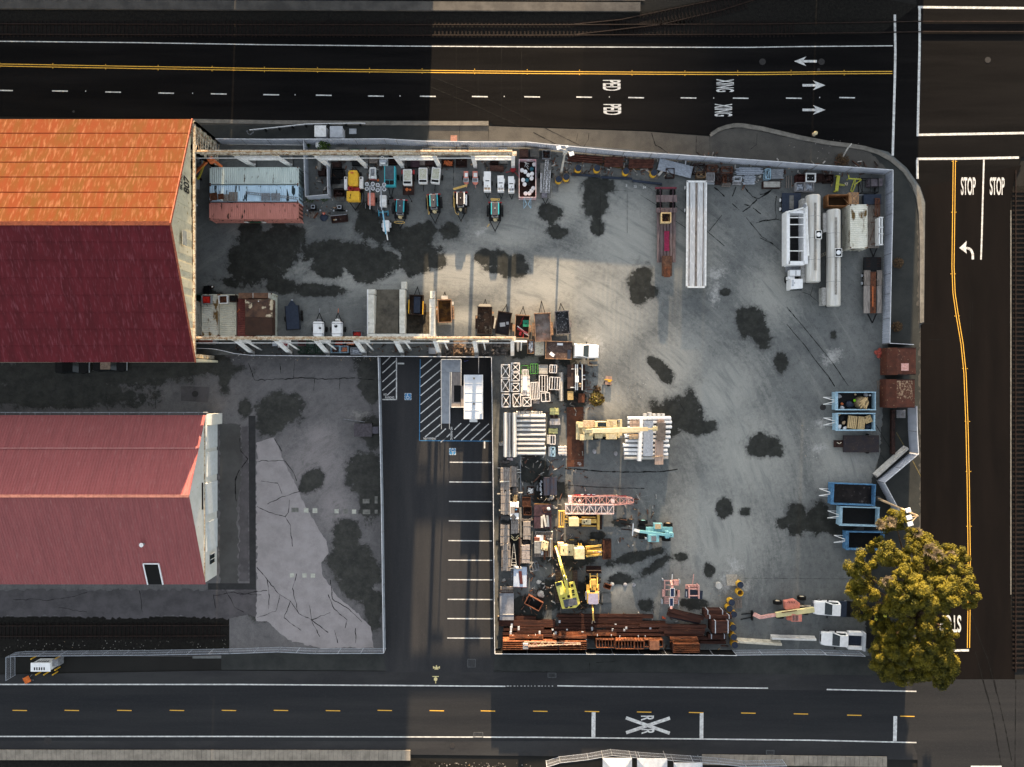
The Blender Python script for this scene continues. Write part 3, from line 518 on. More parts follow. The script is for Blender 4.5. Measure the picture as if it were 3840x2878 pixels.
# ==== UNSEEN CASTERS ADDED BEYOND THE FRAME TO SHAPE THE SHADOW BANDS
def block(label,x0,x1,y0,y1,h,m,floors=6):  # unseen caster, placed and sized only for the shade it throws
 t=thing('shade_block',label,'building',((x0+x1)/2,(y0+y1)/2,0));w_,d_=(x1-x0)/2,(y1-y0)/2
 MB().box(-w_,-d_,0,w_,d_,h).build('wall',m,t);MB().box(-w_-.15,-d_-.15,h,w_+.15,d_+.15,h+.5).build('parapet',CONCD,t)
 mb=MB();n=max(2,int(w_*2/4))
 for f_ in range(int(h/4)):
  for i in range(n):x=-w_+(i+.5)*2*w_/n;mb.box(x-.9,-d_-.04,f_*4+1.3,x+.9,-d_+.02,f_*4+3.1)
 mb.build('window',GLASS,t)
WALLM=P('shade_caster_grey',(.30,.29,.27),c2=(.22,.21,.2),scale=.4,rough=.9)
block('long low added shade block beyond the railway, outside the picture',-120,-38.4,66,82,12.0,WALLM)
block('tall added shade block beyond the railway, outside the picture',-37.8,-10.6,66,80,23.5,WALLM)
block('tall added shade block beyond the top road, outside the picture',29.6,43.15,66,80,23,WALLM)
block('wide added shade block at the crossroads, outside the picture',43.7,58.2,66,80,21,WALLM)
for i in range(30):  # added unseen poles, spaced to thin the sun into soft half shade
 t=thing('shade_pole','slim added shade pole in a long row beyond the railway, outside the picture','pole',(13.6+i*.66,140,0),0,'added shade poles outside the picture')
 MB().cyl((0,0,0),(0,0,36),.08+.0085*i,8).build('shaft',WALLM,t);MB().ball((0,0,36.2),.3).build('finial',GREY,t)
 # ==== RED ROOFED CRANE HALL (upper left)
RA=P('sun_tinted_weathered_roof',(.105,.026,.009),c2=(.082,.034,.009),scale=.5,thr=(.38,.62),rough=.65,stretch=(1.8,.4,.4),c3=(.16,.065,.033),s3=2.0,t3=(.52,.72),world=True,spec=.04)  # north slope of one red roof, low sun's orange painted into its colour
RB=P('shade_tinted_weathered_roof',(.115,.016,.021),c2=(.08,.013,.016),scale=.5,thr=(.38,.62),rough=.6,stretch=(2.2,.4,.4),c3=(.17,.045,.055),s3=2.2,t3=(.54,.74),world=True,spec=.06)  # south slope of the same red roof, shade's maroon put into its colour
RAS=P('roof_lap_seam',(.125,.02,.008),c2=(.1,.018,.007),scale=2,world=True,spec=.05)
CLAD=P('cream_cladding',(.66,.60,.43),c2=(.55,.50,.36),scale=.8,rough=.7,c3=(.36,.27,.13),s3=2,t3=(.62,.72))
he,hr=8.8,15.3;xa0,xa1,xar=-41.3,-40.9,-41.25;yN,yR,yS=34.1,19.3,2.75;XL=-120
hall=thing('crane_hall','big crane hall whose red roof is coloured sunlit orange north and shaded maroon south','building',(0,0,0))
def slope(name,m,yA,zA,yB,zB,xA,xB,th=.12):
 v=[(XL,yA,zA),(xA,yA,zA),(xB,yB,zB),(XL,yB,zB)];return MB().add(v+[(x,y,z-th)for x,y,z in v],[(0,1,2,3),(7,6,5,4),(0,4,5,1),(1,5,6,2),(2,6,7,3),(3,7,4,0)])
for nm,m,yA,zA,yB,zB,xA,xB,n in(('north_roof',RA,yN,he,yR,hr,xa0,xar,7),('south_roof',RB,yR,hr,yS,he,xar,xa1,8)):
 mb=MB()
 for i in range(n):
  t0,t1=i/n,(i+1)/n;lip=.015
  L_=lambda a,b,t:a+(b-a)*t
  low_first=nm=='north_roof'
  z0_,z1_=L_(zA,zB,t0),L_(zA,zB,t1);y0_,y1_=L_(yA,yB,t0),L_(yA,yB,t1);x0_,x1_=L_(xA,xB,t0),L_(xA,xB,t1)
  za,zb=(z0_+lip,z1_)if low_first else(z0_,z1_+lip)
  v=[(XL,y0_,za),(x0_,y0_,za),(x1_,y1_,zb),(XL,y1_,zb)];v+=[(x,y,z-.1)for x,y,z in v]
  mb.add(v,[(0,1,2,3)if y0_<y1_ else(3,2,1,0),(7,6,5,4),(0,4,5,1),(1,5,6,2),(2,6,7,3),(3,7,4,0)])
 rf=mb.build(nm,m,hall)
 sm=MB()
 if nm=='north_roof':
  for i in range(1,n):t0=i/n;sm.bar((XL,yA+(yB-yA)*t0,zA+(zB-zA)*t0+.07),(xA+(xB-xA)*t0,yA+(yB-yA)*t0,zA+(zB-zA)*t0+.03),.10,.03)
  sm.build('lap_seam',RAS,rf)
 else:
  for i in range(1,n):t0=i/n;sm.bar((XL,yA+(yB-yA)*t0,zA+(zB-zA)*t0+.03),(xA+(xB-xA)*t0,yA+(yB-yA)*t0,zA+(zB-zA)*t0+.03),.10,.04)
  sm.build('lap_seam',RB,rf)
MB().bar((XL,yR,hr+.05),(xar,yR,hr+.05),.5,.12).build('ridge_cap',P('rust_ridge',(.22,.06,.03),scale=2),hall)
MB().bar((xa0+.06,yN,he-.02),(xar+.06,yR,hr-.02),.12,.3).bar((xar+.06,yR,hr-.02),(xa1+.06,yS,he-.02),.12,.3).build('barge_board',P('salmon_trim',(.33,.10,.06),scale=2),hall)
gb=MB();zt=lambda y:he+(hr-he)*(1-abs(y-yR)/(yN-yR if y>yR else yR-yS))
n=30
for i in range(n):
 y0_,y1_=yS+.1+(yN-yS-.2)*i/n,yS+.1+(yN-yS-.2)*(i+1)/n;x0=xa1-.35+(xa0-xa1)*i/n
 dx=.05 if i%2 else 0
 gb.add([(x0+dx,y0_,he-.3),(x0+dx,y1_,he-.3),(x0+dx,y1_,zt(y1_)-.15),(x0+dx,y0_,zt(y0_)-.15),(x0-.1,y0_,he-.3),(x0-.1,y1_,he-.3),(x0-.1,y1_,zt(y1_)-.15),(x0-.1,y0_,zt(y0_)-.15)],[(0,1,2,3),(7,6,5,4),(0,4,5,1),(3,2,6,7),(0,3,7,4),(1,5,6,2)])
gab=gb.build('gable_wall',CLAD,hall)
MB().box(xa1-.4,yS+.1,he-.62,xa1-.12,yN-.1,he-.28).build('rusty_girt',OFFW,hall)
MB().box(xa1-.1,17.3,he+2.4,xa1-.04,19.1,he+3.6).build('vent',P('grey_vent',(.4,.4,.36),scale=2),hall)
MB().box(XL,yN-.5,0,xa0-.3,yN-.2,he-.1).box(XL,yS+.2,0,xa1-.4,yS+.5,he-.1).box(XL,yS+.5,0,XL+.3,yN-.5,he).build('side_wall',CLAD,hall)
mb=MB()
for i in range(9):
 for y in(yN-.9,yS+.9):mb.box(xa0-.7-i*6.1-.2,y-.25,0,xa0-.7-i*6.1+.2,y+.25,he-.2)
mb.build('column',OFFW,hall)
text('building_number','807','o',0,0,1.7,w=2.1,m=BLACK,loc=(xa0-.12,25.3,he+1.3),rot=(pi/2,0,pi/2),parent=hall,kind=None)
text('building_lettering','BLDG','o',0,0,.7,w=2.0,m=BLACK,loc=(xa0-.12,25.3,he+2.9),rot=(pi/2,0,pi/2),parent=hall,kind=None)
fr=MB();X0=-41.0;ya,yb=33.7,29.9
for x in(X0,X0+.0):
 fr.bar((X0,ya,0),(X0,ya,he-.2),.3);fr.bar((X0,yb,0),(X0,yb,8),.3)
for k in range(5):z0_,z1_=k*1.7+.2,(k+1)*1.7;fr.bar((X0,ya,z0_),(X0,yb,z1_),.12);fr.bar((X0,yb,z0_),(X0,ya,z1_),.09);fr.bar((X0,ya,z1_),(X0,yb,z1_),.12)
fr.bar((X0+.0,ya,he-.3),(X0-1.2,ya-.6,he-.3),.2).bar((X0-.9,ya-1.5,0),(X0-.9,ya-1.5,8.4),.16)
tag(fr.build('lattice_tower',OFFW),'cream lattice steel frame at the corner of the red roofed hall','steel frame')
# ==== PINK ROOFED SHED (lower left)
RP=P('pink_red_ribbed_roof',(.285,.083,.082),c2=(.235,.07,.07),scale=.7,rough=.55,stretch=(3,.3,.3),c3=(.31,.125,.118),s3=3,t3=(.55,.75),world=True,spec=.12)
WW=P('white_shed_wall',(0.6808,0.6716,0.6256),c2=(0.6072,0.598,0.5336),scale=1,rough=.6,c3=(.5,.45,.33),s3=3,t3=(.64,.74))
bh,br=4.6,9.9;byN,byR,byS=-4.25,-14.35,-27.0;bx,bxR=-41.2,-41.2
shed=thing('ribbed_shed','shed with a pink-red ribbed metal roof and white gable wall','building',(0,0,0))
def ribroof(nm,yA,zA,yB,zB,hole=None):
 mb=MB();pitch=.38;n=int((bx-XL+0)/pitch);prev=None
 v=[];f=[]
 for i in range(n+1):
  x=bx-i*pitch
  for dx,dz in((0,0),(-.10,.0),(-.14,.055),(-.24,.055),(-.28,0)):
   v+=[(x+dx,yA,zA+dz),(x+dx,yB,zB+dz)]
 m_=len(v)//2
 for i in range(m_-1):
  if hole and hole[0]<v[2*i][0]<hole[1]:continue
  f.append((2*i,2*i+1,2*i+3,2*i+2))
 mb.add(v,f);
 if hole:
  t=hole[2];yM,zM=yA+(yB-yA)*t,zA+(zB-zA)*t
  mb.add([(hole[0],yA,zA),(hole[1],yA,zA),(hole[1],yM,zM),(hole[0],yM,zM)],[(0,1,2,3)])
 o=mb.build(nm,RP,shed);sd=o.modifiers.new('s','SOLIDIFY');sd.thickness=.05;return o
ribroof('north_roof',byR,br,byN,bh)
yh=at('X5',700,22,6.3)[1]
hx0,hx1=at('X5',668,60,5.4)[0],at('X5',738,60,5.4)[0]
rf=ribroof('south_roof',byS,bh,byR,br,None)
t_=.74
fr=MB();zc=lambda y:bh+(br-bh)*(y-byS)/(byR-byS)
y1=byS+.02;y2=byS+3.1
dk=MB();dk.add([(hx0,y1,zc(y1)+.13),(hx1,y1,zc(y1)+.13),(hx1,y2,zc(y2)+.13),(hx0,y2,zc(y2)+.13)],[(0,1,2,3)]).build('roof_opening',P('dark_opening',(.012,.012,.012)),shed)
fr.bar((hx0,y1,zc(y1)+.12),(hx0,y2,zc(y2)+.12),.14,.2).bar((hx1,y1,zc(y1)+.12),(hx1,y2,zc(y2)+.12),.14,.2).bar((hx0,y2,zc(y2)+.12),(hx1,y2,zc(y2)+.12),.14,.2).build('opening_frame',CLEANW,shed)
MB().bar((XL,byR,br+.09),(bx,byR,br+.09),.34,.09).build('ridge_cap',P('pink_ridge',(.36,.16,.13),scale=2),shed)
MB().bar((XL,at('o',0,1682,7.4)[1],bh+(br-bh)*.44+.12),(bx,at('o',0,1682,7.4)[1],bh+(br-bh)*.44+.12),.06,.05).build('fixing_rail',P('pale_pink_rail',(.6,.33,.3)),shed)
g=MB()
for i in range(26):
 y0_,y1_=byS+.1+(byN-byS-.2)*i/26,byS+.1+(byN-byS-.2)*(i+1)/26
 z_=lambda y:bh+(br-bh)*(1-abs(y-byR)/(byN-byR if y>byR else byR-byS))-.1
 g.add([(bx-.25,y0_,0),(bx-.25,y1_,0),(bx-.25,y1_,z_(y1_)),(bx-.25,y0_,z_(y0_)),(bx-.4,y0_,0),(bx-.4,y1_,0),(bx-.4,y1_,z_(y1_)),(bx-.4,y0_,z_(y0_))],[(0,1,2,3),(7,6,5,4),(0,4,5,1),(3,2,6,7),(0,3,7,4),(1,5,6,2)])
g.build('gable_wall',WW,shed)
MB().box(bx-.25,byS+.1,4.35,bx-.14,byN-.1,4.55).build('gutter_rail',OFFW,shed)
dr=MB()
for a,b,z0_,z1_ in((byN-1.5,byN-4.6,.1,3.9),(byN-5.1,byN-8.4,.1,3.6),(byN-9.3,byN-13.6,.1,4.1),(byN-14.6,byN-18.6,.1,3.8)):MB().box(bx-.26,a,z0_,bx-.12,b,z1_).build('door',P('pale_shed_door',(.62,.64,.64),c2=(.55,.57,.55),scale=2),shed)
wd=MB().box(bx-.26,byS+2.2,1.2,bx-.1,byS+3.5,2.6).build('window',GLASS,shed);MB().box(bx-.1,byS+2.1,1.1,bx-.06,byS+2.2,2.7).box(bx-.1,byS+3.5,1.1,bx-.06,byS+3.6,2.7).box(bx-.1,byS+2.8,1.1,bx-.06,byS+2.86,2.7).build('frame',WHITE,wd)
MB().box(bx-.25,byR-2.5,5.1,bx-.1,byR+1.1,5.3).build('signboard_rail',BLACK,shed)
MB().box(XL,byN-.4,0,bx-.4,byN-.2,bh-.1).box(XL,byS+.2,0,bx-.4,byS+.4,bh-.1).build('side_wall',WW,shed)
mb=MB();mb.tube([(XL,byN+.35,bh-.1),(bx+.3,byN+.35,bh-.1)],.06,6)
for i in range(16):mb.bar((bx-1-i*2.0,byN+.35,bh-.1),(bx-1-i*2.0,byN,bh-.1),.05)
mb.build('gutter',GREY,shed)
vx,vy=at('o',541,2040,7.0);vz=zc(vy);v_=MB().cyl((vx,vy,vz-.1),(vx,vy,vz+.75),.16,12).build('roof_vent',GREY,shed);MB().cyl((vx,vy,vz+.75),(vx,vy,vz+.95),.30,12,.12).build('cowl',CLEANW,v_)
mb=MB().box(bx-.25,byN-1.4,0,bx+.5,byN+.1,3.6);mb.build('corner_porch',WW,shed)
# ==== CRANE RUNWAYS
def runway(label,beam_py,beam_z,footY,feet,pairs,topY,x_from,x_to,ped):
 t=thing('crane_runway',label,'crane runway',(0,0,0));by=at('o',0,beam_py,beam_z)[1]
 X0=x_from;X1=at('o',x_to,0,beam_z)[0]
 mb=MB();mb.box(X0,by-.24,beam_z-.08,X1,by+.24,beam_z);mb.box(X0,by-.05,beam_z-.8,X1,by+.05,beam_z-.08);mb.box(X0,by-.2,beam_z-.88,X1,by+.2,beam_z-.8)
 mb.build('runway_beam',OFFW,t);MB().box(X0,by-.05,beam_z,X1,by+.05,beam_z+.09).build('crane_rail',P('runway_rail',(.34,.17,.08),c2=(.5,.4,.25),scale=3),t)
 MB().box(X0,by-.62,beam_z-.95,X1,by-.52,beam_z-.88).build('conductor_bar',WHITE,t)
 for fx in feet:
  x=at('o',fx,0,0)[0];s_=1 if topY>footY else-1
  MB().bar((x,footY,.25),(x,topY,beam_z-.9),.34,.5).bar((x,footY-.3,.3),(x,footY+.3,.3),.5,.3).build('column',WHITE,t)
  MB().box(x-.45,by-.3,beam_z-.9,x+.45,by+.3,beam_z-.82).build('bearing_plate',OFFW,t)
  MB().box(x-.28,footY-.2 if s_>0 else footY-.25,0,x+.28,footY+ped,.32).build('footing',CONCD,t)
  if pairs is None:MB().bar((x+.02,by-.3,beam_z-1.3),(x+1.9,by-.35,beam_z-1.3),.25,.3).bar((x+1.2,footY+.5,.3),(x+1.2,by-.3,beam_z-1.3),.16).build('strut',WHITE,t)
 for a,b in(pairs or[]):
  xa,xb=at('o',a,0,0)[0],at('o',b,0,0)[0];mb=MB();k=lambda z:footY+(topY-footY)*z/(beam_z-.9)
  z0_,z1_=5.2,beam_z-1.2
  mb.bar((xa,k(z0_),z0_),(xb,k(z0_),z0_),.22,.34);mb.bar((xa,k(z1_),z1_),(xb,k(z1_),z1_),.2)
  n=6
  for i in range(n):
   u0,u1=xa+(xb-xa)*i/n,xa+(xb-xa)*(i+1)/n;A_,B_=(z0_,z1_)if i%2 else(z1_,z0_);mb.bar((u0,k(A_),A_),(u1,k(B_),B_),.10)
  mb.build('lattice_brace',WHITE,t)
 return t
runway('rust-streaked white crane runway along the north fence',569.6,8.1,30.45,(955,1093,1235,1373.6,1511,1648,1783,1924),[(955,1093),(1235,1373.6),(1511,1648),(1783,1924)],29.8,-44,1921,1.7)
runway('rust-streaked white crane runway beside the parking lot fence',1269,8.1,4.16,(952,1092,1232,1370,1511,1649,1788,1921.5),None,5.75,-44,1921,1.75)
# ==== FENCES
FEN=P('pale_blue_grey_fence_sheet',(.40,.42,.48),c2=(.33,.35,.40),scale=1.2,rough=.5,stretch=(1,1,.4))
FCAP=P('pale_fence_cap',(.62,.63,.66),scale=2,rough=.4)
SCRN=P('black_fence_screen',(.016,.016,.017),c2=(.028,.027,.026),scale=1.5,rough=.9)
def fence(label,pts,h,sheet,cap,seg=3.65,post=True,corr=True,name='sheet_fence',capw=.09,z0=.03,panels=True):
 """pts: native image points of the top edge"""
 t=thing(name,label,'fence',(0,0,0));P_=[at('o',x,y,h)for x,y in pts]
 for i in range(len(P_)-1):
  a,b=np.array(P_[i]),np.array(P_[i+1]);L_=np.linalg.norm(b-a);n=max(1,round(L_/seg));d=(b-a)/L_;nn=np.array((-d[1],d[0]))
  for k in range(n):
   p,q=a+(b-a)*k/n,a+(b-a)*(k+1)/n
   if panels:
    mb=MB();g_=.05;p2,q2=p+d*g_,q-d*g_;W_=np.linalg.norm(q2-p2);m_=max(2,int(W_/.16))if corr else 1
    v=[];
    for j in range(m_+1):
     c_=p2+d*W_*j/m_+nn*(.025 if j%2 else-.025)*(1 if corr else 0);v+=[(c_[0],c_[1],z0),(c_[0],c_[1],h-.02)]
    f=[(2*j,2*j+2,2*j+3,2*j+1)for j in range(m_)];mb.add(v,f);o=mb.build('panel',sheet,t)
   if post:MB().bar((p[0],p[1],z0),(p[0],p[1],h+.02),.09).build('post',GREY,t)
  MB().bar((a[0],a[1],h),(b[0],b[1],h),capw,.06).build('top_rail',cap,t)
 return t
fence('pale corrugated fence along the north side beside the sidewalk',[(808,521),(1000,523),(1225,522),(1330,522),(1440,521),(1485,524),(1600,530),(1800,533),(1973,533),(2050,541),(2200,555),(2342,568),(2550,581),(2850,602),(2935,608),(3067,619),(3200,628),(3349,638)],2.45,FEN,FCAP)
fence('pale corrugated fence along the east side of the yard',[(3349,639),(3348,800),(3344,950),(3341,1100),(3337,1287)],2.2,FEN,FCAP)
fence('short pale fence return north of the two rusty bins',[(3337,1288),(3427,1293)],2.2,P('dark_fence_sheet',(.10,.10,.10)),FCAP)
fence('pale flat-panel fence south of the two rusty bins',[(3438,1524),(3440,1620),(3445,1702)],2.5,FEN,FCAP,corr=False)
fence('slanting pale ribbed fence between the east fence and the blue skips',[(3445,1703),(3317,1811)],2.3,FEN,FCAP)
fence('short pale fence running down to the big tree',[(3317,1811),(3374,1917),(3392,1960)],2.3,FEN,FCAP)
fence('black screened fence along the bottom of the yard',[(1856,2453),(2100,2454),(2500,2456),(2763,2459)],2.3,SCRN,FCAP,corr=False,name='screen_fence',capw=.07)
fence('screened fence between the parking lot and the yard',[(1843,1341),(1848,1700),(1852,2100),(1855,2452)],2.3,SCRN,FCAP,corr=False,name='screen_fence',capw=.07)
fence('thin screened fence below the southern crane runway',[(724,1306),(800,1309),(840,1317),(876,1326),(939,1333),(1100,1335),(1300,1337),(1500,1337),(1843,1340)],1.9,SCRN,FCAP,corr=False,name='screen_fence',capw=.08)
PGF=P('parking_fence_sheet',(.33,.36,.41),c2=(.27,.30,.34),scale=1.2)
fence('pale grey fence between the left lot and the parking lot',[(1418,1341),(1424,1600),(1430,1900),(1434,2200),(1438,2449)],1.9,PGF,FCAP,corr=False)
MESH=P('chain_link_mesh',(.26,.27,.30),c2=(.20,.21,.23),scale=4)
def chain(label,pts,h=2.1,seg=3.0):
 t=thing('chain_link_fence',label,'fence',(0,0,0));P_=[at('o',x,y,h)for x,y in pts]
 for i in range(len(P_)-1):
  a,b=np.array(P_[i]),np.array(P_[i+1]);L_=np.linalg.norm(b-a);n=max(1,round(L_/seg))
  for k in range(n+1):
   p=a+(b-a)*k/n
   MB().cyl((p[0],p[1],0),(p[0],p[1],h+.05),.035,6).build('post',GALV,t)
  MB().bar((a[0],a[1],h),(b[0],b[1],h),.05).bar((a[0],a[1],.15),(b[0],b[1],.15),.035).bar((a[0],a[1],1.1),(b[0],b[1],1.1),.03).build('rail',GALV,t)
  mb=MB();m_=int(L_/.30);hh=h
  for k in range(-7,m_):
   for s_ in(0,1):
    u0,u1=k*.30,k*.30+hh;z0_,z1_=(0.1,hh)if s_==0 else(hh,.1)
    if u0<0:z0_+=(z1_-z0_)*(-u0)/(u1-u0);u0=0
    if u1>L_:z1_=z1_-(z1_-z0_)*(u1-L_)/(u1-u0);u1=L_
    if u1-u0<.1:continue
    p,q=a+(b-a)*u0/L_,a+(b-a)*u1/L_;mb.bar((p[0],p[1],z0_),(q[0],q[1],z1_),.016)
  mb.build('mesh',MESH,t)
chain('chain-link fence along the bottom edge of the left lot',[(1438,2451),(1180,2452),(1040,2446),(860,2452),(540,2458),(60,2462),(22,2466)])
chain('short chain-link return beside the small kiosk at the lower left',[(22,2466),(22,2553)],2.1)
chain('chain-link fence and gate in front of the white pickup trucks',[(2763,2458),(2960,2455),(3100,2456)])
chain('chain-link gate running under the big tree',[(3100,2457),(3245,2462)])
chain('chain-link fence around the white tents on the bottom edge',[(2050,2878),(2100,2862),(2206,2850),(2296,2834),(2400,2844),(2500,2851),(2700,2866),(2800,2877),(2950,2873)],1.9)
# ==== KIT OF BUILDERS
def ops(mb,lst):
 for o in lst:
  k=o[0]
  if k=='b':mb.box(*o[1:7])
  elif k=='c':mb.cyl(o[1:4],o[4:7],o[7],o[9]if len(o)>9 else 12,o[8]if len(o)>8 else None)
  elif k=='r':mb.bar(o[1:4],o[4:7],o[7],o[8]if len(o)>8 else None)
  elif k=='p':mb.prism(o[1],o[2],o[3])
  elif k=='l':mb.loft(o[1])
  elif k=='t':mb.tube(o[1],o[2],6)
  elif k=='s':mb.ball(o[1:4],o[4],10,6,o[5]if len(o)>5 else 1)
  elif k=='d':mb.cb(*o[1:])
 return mb
def MK(name,label,cat,loc,rz,parts,group=None):
 t=thing(name,label,cat,loc,rz,group)
 for p in parts:PT(p,t)
 return t
SPLIT=set('side_tank toolbox step fender lift_arm mirror side_board loader_arm push_arm side_bar rail handrail outrigger fork stabiliser tine panel hub rim headlight lamp side_window leg side_rail upright bumper lug post foot skid side_brace cross_brace bar rib strap sleeper seam pale_rail deck_plate plank_deck wheel_deck cross_deck spine jack box grille tail_lamp counterweight end_plate mast ring tail_step door rear_beam bearer strut white_cap red_rail cleat'.split())
def PT(p,parent):
 if p[0]in SPLIT and 1<len(p[2])<9 and not(len(p)>3 and p[3])and len({q[0]for q in p[2]})==1:
  for q in p[2]:ops(MB(),[q]).build(p[0],p[1],parent,bevel=(p[4]if len(p)>4 else 0))
  return
 o=ops(MB(),p[2]).build(p[0],p[1],parent,bevel=(p[4]if len(p)>4 else 0))
 for q in(p[3]if len(p)>3 and p[3]else[]):PT(q,o)
 return o
def ONE(name,label,cat,m,loc,rz,op,group=None,bevel=0):
 return tag(ops(MB(),op).build(name,m,None,bevel,loc=loc,rz=rz),label,cat,group)
def wheel(x,y,r=.38,w=.25,m=None,rim=None,z=None):
 z=r if z is None else z;s=1 if x>0 else-1
 return('wheel',m or RUBBER,[('c',x-w/2,y,z,x+w/2,y,z,r,r,16)],[('rim',rim,[('c',x+s*w*.42,y,z,x+s*w*.56,y,z,r*.5,r*.42,12)])]if rim else None)
def obox(x0,y0,x1,y1,z0,z1,t=.06,fl=.08):
 return[('b',x0,y0,z0,x1,y1,z0+fl),('b',x0,y0,z0+fl,x0+t,y1,z1),('b',x1-t,y0,z0+fl,x1,y1,z1),('b',x0+t,y0,z0+fl,x1-t,y0+t,z1),('b',x0+t,y1-t,z0+fl,x1-t,y1,z1)]
def jack(y,L_=1.0,m=BLACK):return('drawbar',m,[('r',-.45,y,.5,0,y+L_,.5,.09),('r',.45,y,.5,0,y+L_,.5,.09),('c',0,y+L_,.05,0,y+L_,.75,.05),('s',0,y+L_+.05,.55,.08)])
def container(label,c,x0,y0,x1,y1,m,z=2.59,along='x',txt=None,group=None):
 cx,cy,w_,d_=rc(c,x0,y0,x1,y1,z);t=thing('shipping_container',label,'container',(cx,cy,0),0,group)
 L_,W_=(w_,d_)if along=='x' else(d_,w_);rz=0 if along=='x' else pi/2
 if along!='x':t.rotation_euler=(0,0,rz)
 n=max(8,int(L_/.28));v=[];f=[]
 for i in range(n):
  x=-L_/2+.1+(L_-.2)*i/n;p=(L_-.2)/n
  for dx,dz in((0,0),(p*.35,.0),(p*.5,-.045),(p*.85,-.045)):v+=[(x+dx,-W_/2+.08,z-.02+dz),(x+dx,W_/2-.08,z-.02+dz)]
 v+=[(L_/2-.1,-W_/2+.08,z-.02),(L_/2-.1,W_/2-.08,z-.02)];f=[(2*i,2*i+2,2*i+3,2*i+1)for i in range(len(v)//2-1)]
 MB().add(v,f).build('roof',m,t)
 for s_ in(-1,1):
  v=[]
  for i in range(n):
   x=-L_/2+.1+(L_-.2)*i/n;p=(L_-.2)/n
   for dx,dz in((0,0),(p*.35,.0),(p*.5,-.05),(p*.85,-.05)):v+=[(x+dx,s_*(W_/2-.04+dz),.15),(x+dx,s_*(W_/2-.04+dz),z-.1)]
  v+=[(L_/2-.1,s_*(W_/2-.04),.15),(L_/2-.1,s_*(W_/2-.04),z-.1)];MB().add(v,[(2*i,2*i+2,2*i+3,2*i+1)for i in range(len(v)//2-1)]).build('side_panel',m,t)
 for s_ in(-1,1):
  e=MB();nn=8
  for i in range(nn):y=-W_/2+.1+(W_-.2)*i/nn;e.box(s_*(L_/2-.08),y,.15,s_*(L_/2-.04-(.04 if i%2 else 0)),y+(W_-.2)/nn,z-.1)
  e.build('end_panel',m,t)
 fr=MB()
 for sx in(-1,1):
  for sy in(-1,1):fr.cb(sx*(L_/2-.06),sy*(W_/2-.06),0,.14,.14,z)
 for s_ in(-1,1):fr.box(-L_/2,s_*(W_/2)-.05*s_,z-.12,L_/2,s_*(W_/2-.1),z+.005).box(-L_/2,s_*(W_/2)-.05*s_,0,L_/2,s_*(W_/2-.1),.15).box(s_*L_/2,-W_/2,z-.12,s_*(L_/2-.1),W_/2,z+.006)
 fr.build('frame',m,t)
 for sx in(-1,1):
  for sy in(-1,1):MB().cb(sx*(L_/2-.09),sy*(W_/2-.09),z-.02,.18,.18,.05).build('corner_casting',RUST,t)
 return t
def palletops(w=1.2,d=1.0,z=0.0,n=7,rz=0):
 o=[]
 for i in range(n):o.append(('b',-w/2,-d/2+d*i/n,z+.11,w/2,-d/2+d*(i+.72)/n,z+.135))
 for x in(-w/2,-.05,w/2-.1):o.append(('b',x,-d/2,z+.02,x+.1,d/2,z+.11))
 for y in(-d/2,-.05,d/2-.1):o.append(('b',-w/2,y,z,w/2,y+.1,z+.022))
 return o
def pallet(label,c,x,y,w=1.2,d=1.0,rz=0,m=None,z=0,n=7,group=None):
 g=at(c,x,y,z);return ONE('pallet',label,'pallet',m or WOOD,(g[0],g[1],z),rz,palletops(w,d,0,n),group)
def crate(label,c,x0,y0,x1,y1,h,m,fill=None,rz=0,name='crate',cat='crate',slat=True,group=None,z=0,fmat=None):
 cx,cy,w_,d_=rc(c,x0,y0,x1,y1,h+z);ps=[('side',m,obox(-w_/2,-d_/2,w_/2,d_/2,.1,h,.05,.05)),('skid',m,[('b',-w_/2,-d_/2,0,-w_/2+.12,d_/2,.1),('b',w_/2-.12,-d_/2,0,w_/2,d_/2,.1)])]
 if fill=='slats':ps.append(('lid_slats',fmat or m,[('b',-w_/2+.06,-d_/2+.08+i*(d_-.14)/6,h-.12,w_/2-.06,-d_/2+.08+(i+.7)*(d_-.14)/6,h-.07)for i in range(6)]))
 elif fill=='rods':ps.append(('scrap',fmat or m,[('r',U_(-w_/2+.1,w_/2-.1),U_(-d_/2+.1,d_/2-.1),h*.6+U_(0,.25),U_(-w_/2+.1,w_/2-.1),U_(-d_/2+.1,d_/2-.1),h*.6+U_(0,.3),.05)for i in range(26)]))
 elif fill=='flat':ps.append(('lid',fmat or m,[('b',-w_/2+.05,-d_/2+.05,h-.1,w_/2-.05,d_/2-.05,h-.03)]))
 elif fill=='lumps':ps.append(('contents',fmat or m,[('s',U_(-w_/2+.2,w_/2-.2),U_(-d_/2+.2,d_/2-.2),h*.7,U_(.1,.2),.7)for i in range(14)]))
 elif fill=='grid':ps.append(('bars',fmat or m,[('r',-w_/2+w_*i/5,-d_/2,h-.03,-w_/2+w_*i/5,d_/2,h-.03,.04)for i in range(1,5)]+[('r',-w_/2,-d_/2+d_*i/4,h-.03,w_/2,-d_/2+d_*i/4,h-.03,.04)for i in range(1,4)]))
 return MK(name,label,cat,(cx,cy,z),rz,ps,group)
